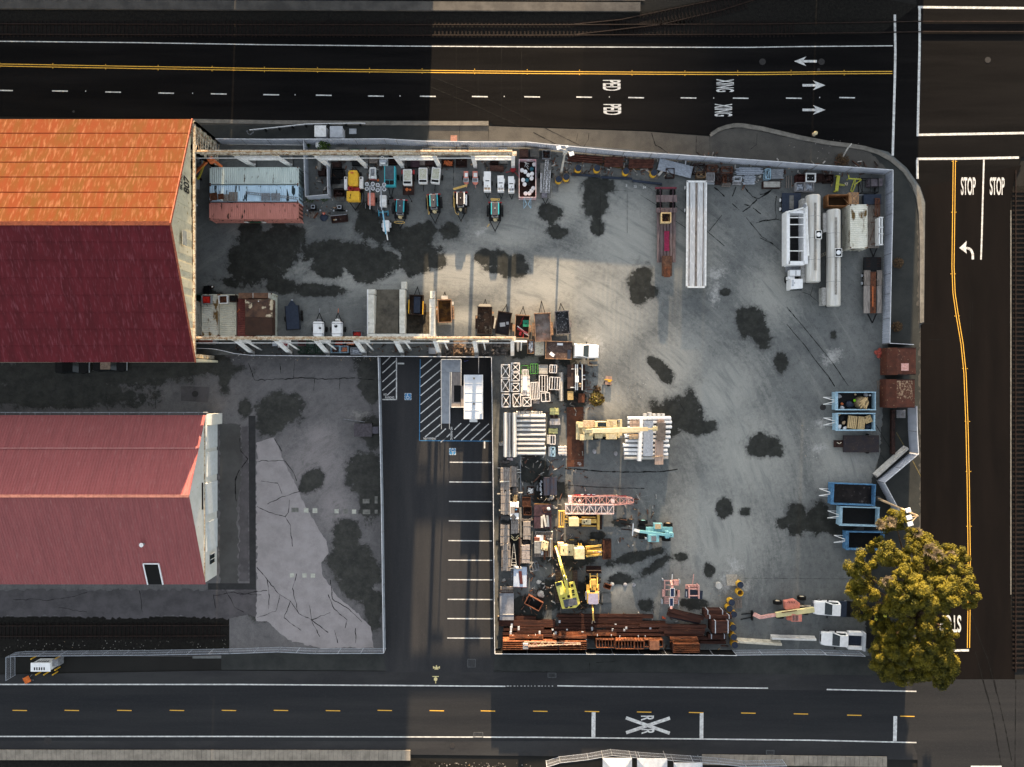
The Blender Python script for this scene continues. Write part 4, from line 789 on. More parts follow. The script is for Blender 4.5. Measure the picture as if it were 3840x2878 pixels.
def rack(label,c,x0,y0,x1,y1,h,m,rz=0,diag='x',group=None,post=.09,name='open_frame',bars=0):
 """open steel frame box: four posts, top and bottom rings, diagonals across the top"""
 cx,cy,w_,d_=rc(c,x0,y0,x1,y1,h);a,b=w_/2-post/2,d_/2-post/2;o=[]
 for sx in(-1,1):
  for sy in(-1,1):o.append(('r',sx*a,sy*b,0,sx*a,sy*b,h,post))
 ps=[('post',m,o)]
 for z in(.08,h-post/2):
  ps.append(('top_ring' if z>.1 else 'bottom_ring',m,[('r',-a,-b,z,a,-b,z,post),('r',-a,b,z,a,b,z,post),('r',-a,-b,z,-a,b,z,post),('r',a,-b,z,a,b,z,post)]))
 z=h-.03
 if diag=='x':ps.append(('cross_brace',m,[('r',-a,-b,z,a,b,z,post*.75),('r',-a,b,z,a,-b,z,post*.75),('d',0,0,z-.05,.22,.22,.1,pi/4)]))
 elif diag=='/':ps.append(('cross_brace',m,[('r',-a,-b,z,a,b,z,post*.75)]))
 elif diag=='\\':ps.append(('cross_brace',m,[('r',-a,b,z,a,-b,z,post*.75)]))
 if bars:ps.append(('bar',m,[('r',-a+2*a*(i+1)/(bars+1),-b,z,-a+2*a*(i+1)/(bars+1),b,z,post)for i in range(bars)]))
 ps.append(('side_brace',m,[('r',-a,-b,.1,a,-b,h-.1,post*.6),('r',-a,b,h-.1,a,b,.1,post*.6),('r',-a,-b,h-.1,-a,b,.1,post*.6),('r',a,-b,.1,a,b,h-.1,post*.6)]))
 return MK(name,label,'frame',(cx,cy,0),rz,ps,group)
def beamstack(label,name,cat,group,c,pts,m,w,h,prof='I'):
 """pts: list of (x0,y0,x1,y1,z) bars, one object each"""
 first=None
 for(x0,y0,x1,y1,z)in pts:
  a,b=at(c,x0,y0,z+h),at(c,x1,y1,z+h);L_=hypot(b[0]-a[0],b[1]-a[1]);rz=atan2(b[1]-a[1],b[0]-a[0])
  if prof=='I':op=[('b',-L_/2,-w/2,0,L_/2,w/2,h*.12),('b',-L_/2,-w*.1,h*.12,L_/2,w*.1,h*.88),('b',-L_/2,-w/2,h*.88,L_/2,w/2,h)]
  elif prof=='C':op=[('b',-L_/2,-w/2,0,L_/2,w/2,h*.2),('b',-L_/2,-w/2,h*.2,L_/2,-w/2+.05,h),('b',-L_/2,w/2-.05,h*.2,L_/2,w/2,h)]
  elif prof=='O':op=[('c',-L_/2,0,h/2,L_/2,0,h/2,h/2)]
  elif prof=='J':op=[('l',[[(x,-w/2,0),(x,w/2,0),(x,w*.42,h*.35),(x,w*.18,h),(x,-w*.18,h),(x,-w*.42,h*.35)]for x in(-L_/2,L_/2)])]
  else:op=[('b',-L_/2,-w/2,0,L_/2,w/2,h)]
  ONE(name,label,cat,m,((a[0]+b[0])/2,(a[1]+b[1])/2,z),rz,op,group)
def boardstack(label,c,x0,y0,x1,y1,h,m,along='y',rows=5,layers=4,straps=2,rz=0,name='timber_stack',cat='timber stack',group=None,smat=None,z=0):
 cx,cy,w_,d_=rc(c,x0,y0,x1,y1,h+z);t=thing(name,label,cat,(cx,cy,z),rz,group);mb=MB();W_,L_=(w_,d_)if along=='y' else(d_,w_)
 for k in range(layers):
  for i in range(rows):
   a,b=-W_/2+W_*i/rows+.012,-W_/2+W_*(i+1)/rows-.012;e0,e1=U_(-.12,.04),U_(-.12,.04);z0_,z1_=.1+(h-.1)*k/layers+.01,.1+(h-.1)*(k+1)/layers
   z1_-=U_(0,.02)
   if along=='y':mb.box(a,-L_/2-e0,z0_,b,L_/2+e1,z1_)
   else:mb.box(-L_/2-e0,a,z0_,L_/2+e1,b,z1_)
 mb.build('boards',m,t)
 for i in range(straps):
  sp=MB()
  u=-L_/2+L_*(i+.5)/straps
  if along=='y':sp.box(-W_/2-.18,u-.05,0,W_/2+.18,u+.05,.1).box(-W_/2-.01,u-.04,.1,W_/2+.01,u+.0,h+.012).build('bearer',smat or WOOD,t)
  else:sp.box(u-.05,-W_/2-.18,0,u+.05,W_/2+.18,.1).box(u-.04,-W_/2-.01,.1,u,W_/2+.01,h+.012).build('bearer',smat or WOOD,t)
 return t
def drum(label,c,x,y,r=.46,h=1.12,z=0.0,group=None,lidm=None,m=None,open_=False,cat='drum'):
 g=at(c,x,y,h+z)
 ps=[('barrel',m or BYEL,[('c',0,0,0,0,0,h-.04,r,r,20)]if not open_ else[('c',0,0,0,0,0,.3,r,r,20)])]
 if open_:
  mb=MB();n=20;v=[]
  for i in range(n):a=2*pi*i/n;v+=[(r*cos(a),r*sin(a),0),(r*cos(a),r*sin(a),h),(r*.86*cos(a),r*.86*sin(a),h),(r*.86*cos(a),r*.86*sin(a),.3)]
  f=[]
  for i in range(n):j=(i+1)%n;f+=[(4*i,4*j,4*j+1,4*i+1),(4*i+1,4*j+1,4*j+2,4*i+2),(4*i+2,4*j+2,4*j+3,4*i+3)]
  t=thing('drum',label,cat,(g[0],g[1],z),0,group);mb.add(v,f).build('barrel',m or BYEL,t);MB().cyl((0,0,.3),(0,0,.34),r*.84,16).build('contents',CONCD,t);return t
 ps.append(('lid',lidm or NAVY,[('c',0,0,h-.04,0,0,h+.03,r*.985,r*.96,20)]));return MK('drum',label,cat,(g[0],g[1],z),0,ps,group)
def tr_box(label,c,x,y,w,l,rz,wall,floor,h=1.25,zf=.55,tongue=1.1,nw=1,fend=True,name='dump_trailer',extra=None,cat='trailer',group=None,wx=None):
 """open box trailer, drawbar towards local +y; x, y read at the wall tops"""
 g=at(c,x,y,h);wx=wx or w/2+.16;ys=[0]if nw==1 else[-.45,.45]
 ps=[('wall',wall,[('b',-w/2,-l/2,zf,-w/2+.07,l/2,h),('b',w/2-.07,-l/2,zf,w/2,l/2,h),('b',-w/2+.07,-l/2,zf,w/2-.07,-l/2+.06,h),('b',-w/2+.07,l/2-.06,zf,w/2-.07,l/2,h),('b',-w/2-.04,l/2-.02,h-.1,w/2+.04,l/2+.06,h+.03)]),('floor',floor,[('b',-w/2+.07,-l/2+.06,zf,w/2-.07,l/2-.06,zf+.06)]),jack(l/2,tongue)]
 for s_ in(-1,1):
  for y_ in ys:ps.append(wheel(s_*wx,y_-.2,.38,.26))
  if fend:ps.append(('fender',wall,[('b',s_*(wx-.16),ys[0]-.68,.8,s_*(wx+.16),ys[-1]+.28,.86)]))
 ps+=extra or[]
 return MK(name,label,cat,(g[0],g[1],0),rz,ps,group)
def plant(label,c,x,y,r,h,m,n=260,name='shrub',leaf=.14,cat='shrub',z0=0.0,stems=5):
 g=at(c,x,y,h*.6);t=thing(name,label,cat,(g[0],g[1],z0));mb=MB()
 for i in range(n):
  a,q=U_(0,2*pi),r*(U_(0,1)**.6);z=h*U_(.15,1)*(1-.6*(q/r)**2);x_,y_=q*cos(a),q*sin(a);d=U_(.5,1.3)*leaf;b,e=U_(0,2*pi),U_(-.8,.8)
  ux,uy,uz=cos(b)*cos(e)*d,sin(b)*cos(e)*d,sin(e)*d;vx,vy=-sin(b)*d*.5,cos(b)*d*.5
  mb.add([(x_-ux,y_-uy,z-uz),(x_+vx,y_+vy,z),(x_+ux,y_+uy,z+uz),(x_-vx,y_-vy,z+.03)],[(0,1,2,3)])
 mb.build('foliage',m,t);s_=MB()
 for i in range(stems):a=2*pi*i/stems;s_.bar((0,0,0),(r*.5*cos(a),r*.5*sin(a),h*.6),.05)
 s_.build('stem',DKRUST,t);return t
LEAFG=P('green_leaf',(.06,.12,.02),c2=(.10,.14,.03),scale=3,rough=.7)
DEADL=P('dry_brush',(.15,.095,.05),c2=(.08,.05,.03),scale=5,rough=.9,c3=(.3,.2,.11),s3=14)
# ==== NORTH ROW
CBG=P('pale_green_container',(.52,.59,.56),c2=(.45,.52,.50),scale=2,rough=.6,stretch=(1,.25,1),c3=(.12,.08,.05),s3=3.5,t3=(.63,.7))
CBB=P('pale_blue_container',(.52,.68,.80),c2=(.45,.60,.72),scale=2,rough=.6,stretch=(1,.2,1),c3=(.035,.06,.07),s3=2.2,t3=(.60,.63))
CRD=P('dusty_red_container',(.50,.21,.17),c2=(.42,.17,.135),scale=2,rough=.65,stretch=(1,.25,1),c3=(.10,.045,.035),s3=2.2,t3=(.61,.65))
CWH=P('rusty_white_container',(.60,.58,.50),c2=(.50,.48,.40),scale=1.4,rough=.6,stretch=(.5,1,1),c3=(.20,.12,.04),s3=1.7,t3=(.52,.60))
container('pale green-grey container, northernmost of the three side by side','A',318,835,1545,1078,CBG)
container('pale blue container with pallets on its roof, middle of three','A',318,1084,1545,1318,CBB)
cr_=container('dusty red container, southernmost of the three side by side','A',311,1325,1545,1563,CRD)
b_=rc('A',311,1325,1545,1563,2.59)
for i,x_ in enumerate((-1.5,-.9,-.35,.25,.8)):MB().cyl((x_,-b_[3]/2-.035,1.0),(x_,-b_[3]/2-.06,1.0),.42,14).build('painted_lettering',WHITE if i in(0,4)else GREEN,cr_)
zc_=2.62
pallet('grey slatted pallet on the pale blue container roof','A',648,1248,1.15,1.25,0,WOOD,zc_,9)
pallet('small pallet between hoppers and slatted pallet on the blue container','A',548,1264,.75,.95,0,WOOD,zc_,7)
for x_,l_ in((372,'larger rusty hopper on the west end of the blue container roof'),(470,'smaller rusty hopper on the blue container roof')):
 g=at('A',x_,1245,3.3);k_=1 if x_<400 else .75
 MK('hopper',l_,'hopper',(g[0],g[1],zc_),.1,[('bin',RUST,[('l',[[(-.2*k_,-.2*k_,0),(.2*k_,-.2*k_,0),(.2*k_,.2*k_,0),(-.2*k_,.2*k_,0)],[(-.48*k_,-.48*k_,.6),(.48*k_,-.48*k_,.6),(.48*k_,.48*k_,.6),(-.48*k_,.48*k_,.6)]])]),('rim',RUST,[('b',-.5*k_,-.5*k_,.6,.5*k_,-.42*k_,.72),('b',-.5*k_,.42*k_,.6,.5*k_,.5*k_,.72),('b',-.5*k_,-.42*k_,.6,-.42*k_,.42*k_,.72),('b',.42*k_,-.42*k_,.6,.5*k_,.42*k_,.72)])])
for x_,l_ in((1090,'western grey slatted rack panel on the blue container roof'),(1228,'eastern grey slatted rack panel on the blue container roof')):
 g=at('A',x_,1248,2.8);ONE('rack_panel',l_,'rack',GREY,(g[0],g[1],zc_+.11),0,[('b',-.62,-.5+i*.13,0,.62,-.5+i*.13+.08,.06)for i in range(8)]+[('b',-.5,-.52,-.05,-.42,.52,0),('b',.42,-.52,-.05,.5,.52,0)])
g1,g2=at('A',805,1190,2.8),at('A',1535,1268,2.8);d_=((g1[0]+g2[0])/2,(g1[1]+g2[1])/2);L_=hypot(g1[0]-g2[0],g1[1]-g2[1])
ONE('ladder','long grey ladder lying across the pale blue container roof','ladder',GREY,(d_[0],d_[1],zc_+.03),atan2(g2[1]-g1[1],g2[0]-g1[0]),[('b',-L_/2,-.16,0,L_/2,-.1,.07),('b',-L_/2,.1,0,L_/2,.16,.07)]+[('b',-L_/2+.3*i,-.1,.02,-L_/2+.3*i+.05,.1,.05)for i in range(1,int(L_/.3))])
for(x0,y0,x1,y1,l_)in((1772,258,1915,330,'weathered grey utility cabinet with rusty stained top'),(1985,268,2145,338,'clean light grey utility cabinet by the north fence')):
 cx,cy,w_,d_=rc('A',x0,y0,x1,y1,1.9);d_=1.45;cy-=.45
 MK('utility_cabinet',l_,'electrical cabinet',(cx,cy,0),0,[('body',LGREY,[('b',-w_/2,-d_/2,.1,w_/2,d_/2,1.75)]),('roof',WHITE if x0<1900 else LGREY,[('b',-w_/2-.08,-d_/2-.05,1.75,w_/2+.08,d_/2+.06,1.85)]),('door',LGREY,[('b',-w_/2+.08,-d_/2-.03,.3,-.02,-d_/2,1.6)]),('door',LGREY,[('b',.02,-d_/2-.03,.3,w_/2-.08,-d_/2,1.6)]),('base',CONCD,[('b',-w_/2-.1,-d_/2-.1,0,w_/2+.1,d_/2+.1,.1)])])
g=at('b',714,1090,.1);ONE('concrete_pad','small pale square pad on the ground east of the cabinets','pad',LGREY,(g[0],g[1],.03),0,[('b',-.5,-.37,0,.5,.37,.07)])
g=at('b',1552,1147,.1);ONE('concrete_pad','pinkish square patch of tactile paving against the north fence','pad',P('pink_tile',(.33,.17,.13),scale=5),(g[0],g[1],.025),0,[('b',-.46,-.42,0,.46,.42,.02)])
t=thing('guard_rail','white guard rail with a curled end on the north sidewalk','guard rail',(0,0,0));pts=[at('A',x,y,.75)for x,y in((870,328),(1250,290),(1650,246),(1900,240),(2350,233),(2470,236))]
mb=MB()
for i in range(len(pts)-1):mb.bar((*pts[i],.75),(*pts[i+1],.75),.08,.32)
mb.build('rail',CLEANW,t);e=[at('A',x,y,.7)for x,y in((925,330),(915,365),(885,388),(850,380),(834,350),(840,332))];mb=MB()
for i in range(5):mb.bar((*e[i],.7),(*e[i+1],.7),.05,.3)
mb.build('curled_end',GREY,t)
for x_,y_ in((1090,310),(1275,288),(1460,268),(1645,248),(1760,244),(1970,240),(2200,236),(2400,235)):g=at('A',x_,y_+14,.5);MB().box(g[0]-.09,g[1]-.09,0,g[0]+.09,g[1]+.12,.72).build('post',BLACK,t)
beamstack('one of two long white beams lying behind the north fence','steel_beam','beam','white beams behind the north fence','A',[(470,508,1610,520,.1),(560,516,1612,530,.1)],WHITE,.12,.12)
fence('grey walled pen between the containers and the parked machinery',[(1138,527),(1141,640),(1145,737),(1230,730),(1228,700),(1226,600)],2.3,PGF,FCAP,corr=False,name='pen_wall',capw=.07)
crate('brown box inside the grey walled pen','A',1815,850,1910,945,1.0,DKRUST,'flat')
crate('tall grey locker standing in the pen','A',1810,640,1850,870,1.6,CONCD,'flat',name='locker',cat='locker')
ONE('light_lump','white cushioned bundle hanging over the north fence','bundle',WHITE,(*at('A',1790,490,2.2),.02),0,[('b',-.4,-.35,0,.4,.35,1.1),('s',0,.1,1.1,.4,.6)],bevel=.08)
plant('bright green bush beside the utility cabinets','A',1885,530,.95,1.9,LEAFG,420)
plant('small green weed clump at the pen south wall','A',1700,1270,.6,.5,LEAFG,120,leaf=.1);plant('yellow-green weeds at the pen south-east corner','A',1900,1258,.55,.5,LEAFG,120,leaf=.1)
plant('green tuft beside the pen west wall','A',1680,530,.3,.8,LEAFG,60,leaf=.1)
t=thing('jib_crane','orange jib arm with a coiled yellow hose beside the crane hall','crane arm',(0,0,0));p=[at('A',95,940,2.6),at('A',330,715,5.0),at('A',480,830,2.4)]
MB().bar((*p[0],2.6),(*p[1],5.0),.28,.34).build('lower_arm',ORG,t);MB().bar((*p[1],5.0),(*p[2],2.4),.26,.3).build('upper_arm',ORG,t);q=at('A',345,745,4.6);MB().cb(q[0],q[1],4.2,.75,.6,.8,.6).build('motor_box',ORG,t)
mb=MB();n_=60;pr=None
for i in range(n_*3):
 u=i/(n_*3);x_=120+u*185;y_=985-u*190+(30*sin(u*3));a=i*.8;g=at('A',x_,y_,3);pt=(g[0]+.12*cos(a),g[1]+.16*sin(a),2.2+u*2.2)
 if pr:mb.bar(pr,pt,.04)
 pr=pt
mb.build('coiled_hose',P('coil_yellow',(.6,.5,.06),scale=5),t);MB().cyl((*p[0],0),(*p[0],2.7),.14,10).build('post',DKRUST,t)
crate('grey machine vice on a bench in the hall mouth','A',92,690,205,800,1.2,GREY,'rods',fmat=LGREY,name='workbench',cat='workbench')
crate('blue-grey tool chest in the hall mouth','A',90,985,138,1120,1.1,LGREY,'flat',name='tool_chest',cat='tool chest')
g=at('A',115,1352,.6);MK('gas_bottle','white gas bottle standing just inside the crane hall','gas bottle',(g[0],g[1],0),0,[('tank',CLEANW,[('c',0,0,0,0,0,1.0,.16)]),('valve',GREY,[('c',0,0,1.0,0,0,1.15,.05)])])
crate('long mossy concrete block under the runway beam, west end','B',330,288,570,375,.8,CONCD,'flat',name='concrete_block',cat='concrete block')
crate('green topped box under the northern runway','B',640,330,812,520,.7,GREEN,'flat')
for(x0,y0,x1,y1,h,m,f,l)in((255,600,440,712,.5,DKRUST,'slats','dark pallet box with a brown triangular bracket'),(660,545,840,665,.6,BLACK,'slats','black slatted crate under the northern runway'),(1015,445,1190,612,.7,WOODX,'slats','brown slatted crate west of the white pump skid'),(1430,462,1592,640,.6,DKRUST,'rods','dark crate of rods east of the white pump skid'),(240,732,500,925,.7,BLACK,'rods','black crate of scrap beside the pen wall'),(230,905,395,1050,.8,BLACK,'grid','black wire rack beside the pen wall'),(262,1050,492,1140,.5,CONCD,'flat','weathered grey concrete kerb block beside the pen wall'),(275,1165,512,1312,.8,DKRUST,'lumps','brown bin of bagged rubbish beside the yellow trailer'),(340,1318,502,1392,.5,CONCD,'slats','short stack of grey boards beside the yellow trailer'),(1800,545,1872,690,.9,BLACK,'flat','narrow black cabinet under the northern runway'),(1878,545,2060,690,1.0,MAROON,'slats','maroon slatted crate under the northern runway')):
 crate(l,'B',x0,y0,x1,y1,h,m,f)
for(x0,y0,x1,y1,h,m,f,l)in((130,545,240,660,.7,WOOD,'flat','dull brown crate next to the maroon crate'),(242,545,440,665,.8,DKRUST,'flat','long dark brown crate next to the runway leg'),(590,545,832,690,.6,DKRUST,'rods','crate of tangled yellow-brown rods'),(878,515,1110,692,.6,DKRUST,'rods','crate of thin brown rods'),(188,308,375,480,1.1,GREY,None,'open grey-rimmed bin straddled by the runway beam, west'),(975,292,1150,498,1.1,GREY,None,'open grey-rimmed bin straddled by the runway beam, east'),(1780,560,1955,625,.8,CONCD,'flat','narrow concrete sill block beside the rusty mat roll'),(1765,300,1942,372,.7,LGREY,'lumps','grey tub of rusty scrap by the north fence'),(1590,545,1760,640,.5,DKRUST,'rods','dark scrap crate north of the rusty mat roll')):
 crate(l,'C',x0,y0,x1,y1,h,m,f,fmat=(ORG if 'yellow-brown' in l else None))
g=at('C',768,352,.5);mb=MB().cyl((0,0,0),(0,0,.5),.19,14).cyl((0,0,.5),(0,0,.52),.12,12);tag(mb.build('pipe_end',WHITE,loc=(g[0],g[1],0)),'short white pipe standing on end north of the runway beam','pipe')
g=at('B',1300,565,1.0);MK('pump_skid','white pump on a square skid under the northern runway','pump',(g[0],g[1],0),0,[('skid',WHITE,[('b',-.6,-.55,.15,.6,.55,.25)]),('motor',LGREY,[('c',-.5,-.05,.55,.5,-.05,.55,.28)]),('flange',WHITE,[('c',-.07,.4,.3,-.07,.4,1.0,.2),('b',-.35,-.5,.25,.35,-.25,.9)]),('cap',BLACK,[('c',-.07,.4,1.0,-.07,.4,1.02,.12)])])
t=thing('steel_mat_roll','rusty roll of ribbed steel mesh south of the runway truss','steel roll',(*at('C',1730,722,.7),0),-.06);mb=MB()
for i in range(18):mb.cyl((-.95+i*.108,0,.45),(-.95+i*.108+.05,0,.45),.44,12)
mb.build('coils',P('rust_coil',(.22,.11,.08),c2=(.12,.05,.04),scale=4),t);MB().cyl((-.97,0,.45),(.97,0,.45),.38,12).build('core',DKRUST,t)
g=at('C',2070,740,.6);MK('tow_frame','red towing frame lying at the end runway leg','tow frame',(g[0],g[1],0),.3,[('plate',RED,[('d',0,0,.1,.7,.6,.25,.4)]),('bar',RED,[('r',0,-.2,.3,-1.1,-.1,.3,.08),('r',0,-.2,.3,.5,-1.3,.3,.08)]),('pin',GREY,[('c',.5,-1.3,0,.5,-1.3,.5,.05)])])
g=at('B',690,1100,1.6);ps=[('chassis',BLACK,[('b',-.95,-1.6,.5,.95,2.2,.62),('b',-.6,2.2,.5,.6,2.45,1.0)]),('tank',BYEL,[('l',[[(-.66*k,y,1.35-.6*k),(.66*k,y,1.35-.6*k),(.66*k,y,1.35+.5*k),(.35*k,y,1.35+.66*k),(-.35*k,y,1.35+.66*k),(-.66*k,y,1.35+.5*k)]for y,k in((.0,.82),(.2,1),(1.85,1),(2.12,.8))])],[('manhole',ORG,[('b',-.3,1.65,2.0,.1,1.85,2.08)])]),('side_tank',CLEANW,[('b',-1.33,-.35,.7,-.9,1.4,1.3)],[('cap',BLACK,[('c',-1.12,1.2,1.3,-1.12,1.2,1.34,.13)])]),('side_tank',CLEANW,[('b',.78,-.2,.7,1.27,1.4,1.3)],[('cap',BLACK,[('c',1.0,1.2,1.3,1.0,1.2,1.34,.13)])]),('hose_reel',RED,[('c',-.42,-.3,1.0,-.42,-.3,1.5,.36)],[('hub',P('dark_red',(.12,.01,.02)),[('c',-.42,-.3,1.5,-.42,-.3,1.54,.14)])]),('red_box',RED,[('b',-.05,-.6,.7,.78,-.12,1.35)]),('engine_cover',BYEL,[('b',-.9,-2.05,.7,.86,-.72,1.85)],[('exhaust',BLACK,[('b',-.35,-1.5,1.85,-.28,-1.15,1.93),('c',-.4,-1.7,1.85,-.4,-1.7,1.93,.08)])],.08),('drawbar',BLACK,[('r',-.7,-2.0,.55,.1,-3.1,.55,.12),('r',.8,-2.0,.55,.1,-3.1,.55,.12),('c',.1,-3.1,.1,.1,-3.1,.8,.07)]),('hose',BLACK,[('t',[(1.2,-.2,.9),(1.3,-1.0,.9),(1.28,-1.9,.7),(1.0,-2.3,.6)],.06)]),wheel(-1.05,-.2,.42),wheel(1.05,-.2,.42)]
MK('vacuum_trailer','yellow vacuum trailer with rounded tank, square engine cover and white side tanks','trailer',(g[0],g[1],0),0,ps)
g=at('B',1085,820,1.3);MK('generator_trailer','small white framed generator with a grey lid north of the light towers','generator',(g[0],g[1],0),-.02,[('frame',WHITE,[('b',-.42,-.75,.45,-.3,.75,1.2),('b',.3,-.75,.45,.42,.75,1.2),('b',-.3,.6,.45,.3,.75,1.25),('b',-.52,-.75,.6,-.42,-.2,1.1),('b',.42,-.75,.6,.52,-.2,1.1)]),('lid',GREY,[('b',-.3,-.3,.5,.3,.6,1.15)]),('control_panel',CLEANW,[('b',-.25,-.72,.5,.25,-.35,1.05)]),('tail_lamp',RED,[('b',-.4,-.85,.5,.4,-.76,.7)]),('hitch',GREY,[('c',0,.75,.5,0,.95,.5,.06),('s',0,.95,.6,.1)]),wheel(-.55,-.3,.28,.18),wheel(.55,-.3,.28,.18)])
g=at('B',1200,975,.4);MK('bucket','small rusty red bucket beside the white framed generator','bucket',(g[0],g[1],0),0,[('pail',RUST,[('c',0,0,0,0,0,.35,.13,.17)]),('rim',ORG,[('c',0,0,.35,0,0,.37,.18)])])
g=at('B',1440,870,2.0);MK('generator_trailer','large teal box generator with a dark grey top','generator',(g[0],g[1],0),-.01,[('body',TEAL,[('b',-.76,-1.35,.5,.74,1.3,1.9)],None,.05),('top_panel',P('slate_panel',(.10,.13,.15),c2=(.08,.10,.12),scale=2),[('b',-.62,-.62,1.9,.6,1.27,1.93)]),('grille',BLACK,[('b',-.6,-1.3,1.9,-.03,-.7,1.94),('b',.02,-1.3,1.9,.6,-.7,1.94)]),('drawbar',BLACK,[('r',-.35,-1.3,.5,0,-2.9,.5,.1),('r',.35,-1.3,.5,0,-2.9,.5,.1),('b',-.3,-2.9,.3,.3,-2.6,.5)]),('jack_wheel',GREY,[('s',-.15,-2.65,.5,.09)]),wheel(-.85,.1,.36),wheel(.95,.1,.36)])
def tower(label,c,mx,y_top,y_bot,lamps,bx0,by0,bx1,by1,m,tilt=0):
 cx,cy,w_,d_=rc(c,bx0,by0,bx1,by1,1.3);t=thing('light_tower',label,'light tower',(cx,cy,0));loc=lambda x,y,z:(at(c,x,y,z)[0]-cx,at(c,x,y,z)[1]-cy,z)
 MB().box(-w_/2,-d_/2,.45,w_/2,d_/2,1.25).build('body',m,t,.05);MB().bar(loc(mx,y_top,2.0),loc(mx+tilt,y_bot,1.75),.12).build('mast',LGREY,t)
 hb=MB();hb.bar(loc(lamps[0][0],y_top-5,2.05),loc(lamps[1][0],y_top-5,2.05),.06);hb.build('lamp_bar',LGREY,t)
 for lx,ly in lamps:
  p=loc(lx,ly,1.95);l_=MB().cyl((p[0],p[1],1.75),(p[0],p[1],1.95),.14,14,.27).build('lamp',LAMPM,t);MB().cyl((p[0],p[1],1.95),(p[0],p[1],1.97),.20,12).build('lens',GREY,l_)
 MB().box(-w_/2-.5,-.05,.35,w_/2+.5,.05,.43).box(-w_/2-.5,-d_/2-.3,.1,-w_/2-.44,-d_/2+.4,.4).box(w_/2+.44,-d_/2-.3,.1,w_/2+.5,-d_/2+.4,.4).build('outrigger',GREY,t)
 MB().bar((0,-d_/2,.5),(.05,-d_/2-.8,.5),.1).cyl((.05,-d_/2-.8,.1),(.05,-d_/2-.8,.7),.05).build('drawbar',BLACK,t)
 for s_ in(-1,1):PT(wheel(s_*(w_/2+.14),0,.33,.2),t)
tower('salmon light tower with four round white lamps','B',1035,1100,1575,[(970,1055),(1095,1052),(970,1155),(1097,1148)],985,1232,1125,1480,SALMON)
tower('white light tower with four round white lamps','B',1262,1118,1590,[(1195,1075),(1330,1068),(1195,1182),(1332,1165)],1235,1280,1370,1518,WHITE,14)
g=at('I',1525,640,1.5);L3=lambda x,y,z:(at('I',x,y,z)[0]-g[0],at('I',x,y,z)[1]-g[1],z)
MK('trailer_lift','white towable lift with a blue folded boom','lift',(g[0],g[1],0),0,[('body',CLEANW,[('b',-.42,-.75,.5,.45,.75,1.2)],None,.05),('side_box',LGREY,[('b',-.6,-.2,.5,-.42,.35,1.0),('b',.45,-.2,.5,.7,.45,.95)]),('boom',P('boom_blue',(.12,.38,.55),c2=(.3,.5,.6),scale=2),[('r',*L3(1480,400,1.9),*L3(1535,790,1.7),.16)]),('boom_tip',CLEANW,[('r',*L3(1540,735,1.5),*L3(1565,890,1.2),.13)]),('outrigger',P('boom_blue2',(.06,.30,.42),scale=2),[('r',*L3(1415,430,1.0),*L3(1575,420,1.0),.09),('r',*L3(1415,390,.6),*L3(1420,495,.6),.1),('r',*L3(1570,395,.6),*L3(1572,485,.6),.1)]),('foot',NAVY,[('b',L3(1412,470,.3)[0],L3(0,500,.3)[1],0,L3(1462,470,.3)[0],L3(0,455,.3)[1],.2),('b',L3(1530,470,.3)[0],L3(0,488,.3)[1],0,L3(1580,470,.3)[0],L3(0,445,.3)[1],.2)]),wheel(-.62,0,.33,.2),wheel(.62,0,.33,.2)])
def wcomp(label,c,x,y,w,l,rz,flat,extra=None):
 g=at(c,x,y,1.5);ps=[('body',WHITE,[('b',-w/2,-l/2,.5,w/2,l/2,1.3)],None,.04),('lid',P('lichen_stained_lid',(.42,.42,.32),c2=(.50,.50,.44),scale=2.5,rough=.7,c3=(.18,.13,.05),s3=9,t3=(.58,.68)),[('b',-w/2+.12,-l/2+.6,1.3,w/2-.12,l/2-.15,1.36)]),('grille',BLACK,[('b',-w/2+.1,-l/2+.15,1.3,w/2-.1,-l/2+.45,1.33)]),wheel(-w/2-.25,0,.36,.2),wheel(w/2+.25,0,.36,.2)]
 if flat:ps+=[('deck',DKRUST,[('b',-.75,-2.3,.45,.85,1.0,.5)]),('tail_lamp',RED,[('b',-.9,.55,.6,-.68,1.1,.8),('b',.68,.55,.6,.95,1.1,.8)]),('hose_coil',ORG,[('c',-.15,-1.55,.5,-.15,-1.55,.62,.22),('c',.3,-1.6,.5,.3,-1.6,.6,.15)]),('drawbar',BLACK,[('r',0,-2.3,.5,.55,-3.2,.5,.1),('s',.5,-3.2,.5,.12)])]
 else:ps+=[('drawbar',BLACK,[('r',0,-l/2,.5,0,-l/2-.7,.5,.09),('c',0,-l/2-.8,.1,0,-l/2-.8,.7,.06)])]
 MK('compressor',label,'compressor',(g[0],g[1],0),rz,ps+(extra or[]))
wcomp('white compressor with lichen-stained lid on a brown flat trailer','B',1805,900,1.2,2.15,0,True)
wcomp('white lichen-stained compressor, left of the pair','C',195,868,1.2,2.15,.0,False);wcomp('white lichen-stained compressor standing askew, right of the pair','C',458,868,1.2,2.15,-.10,False)
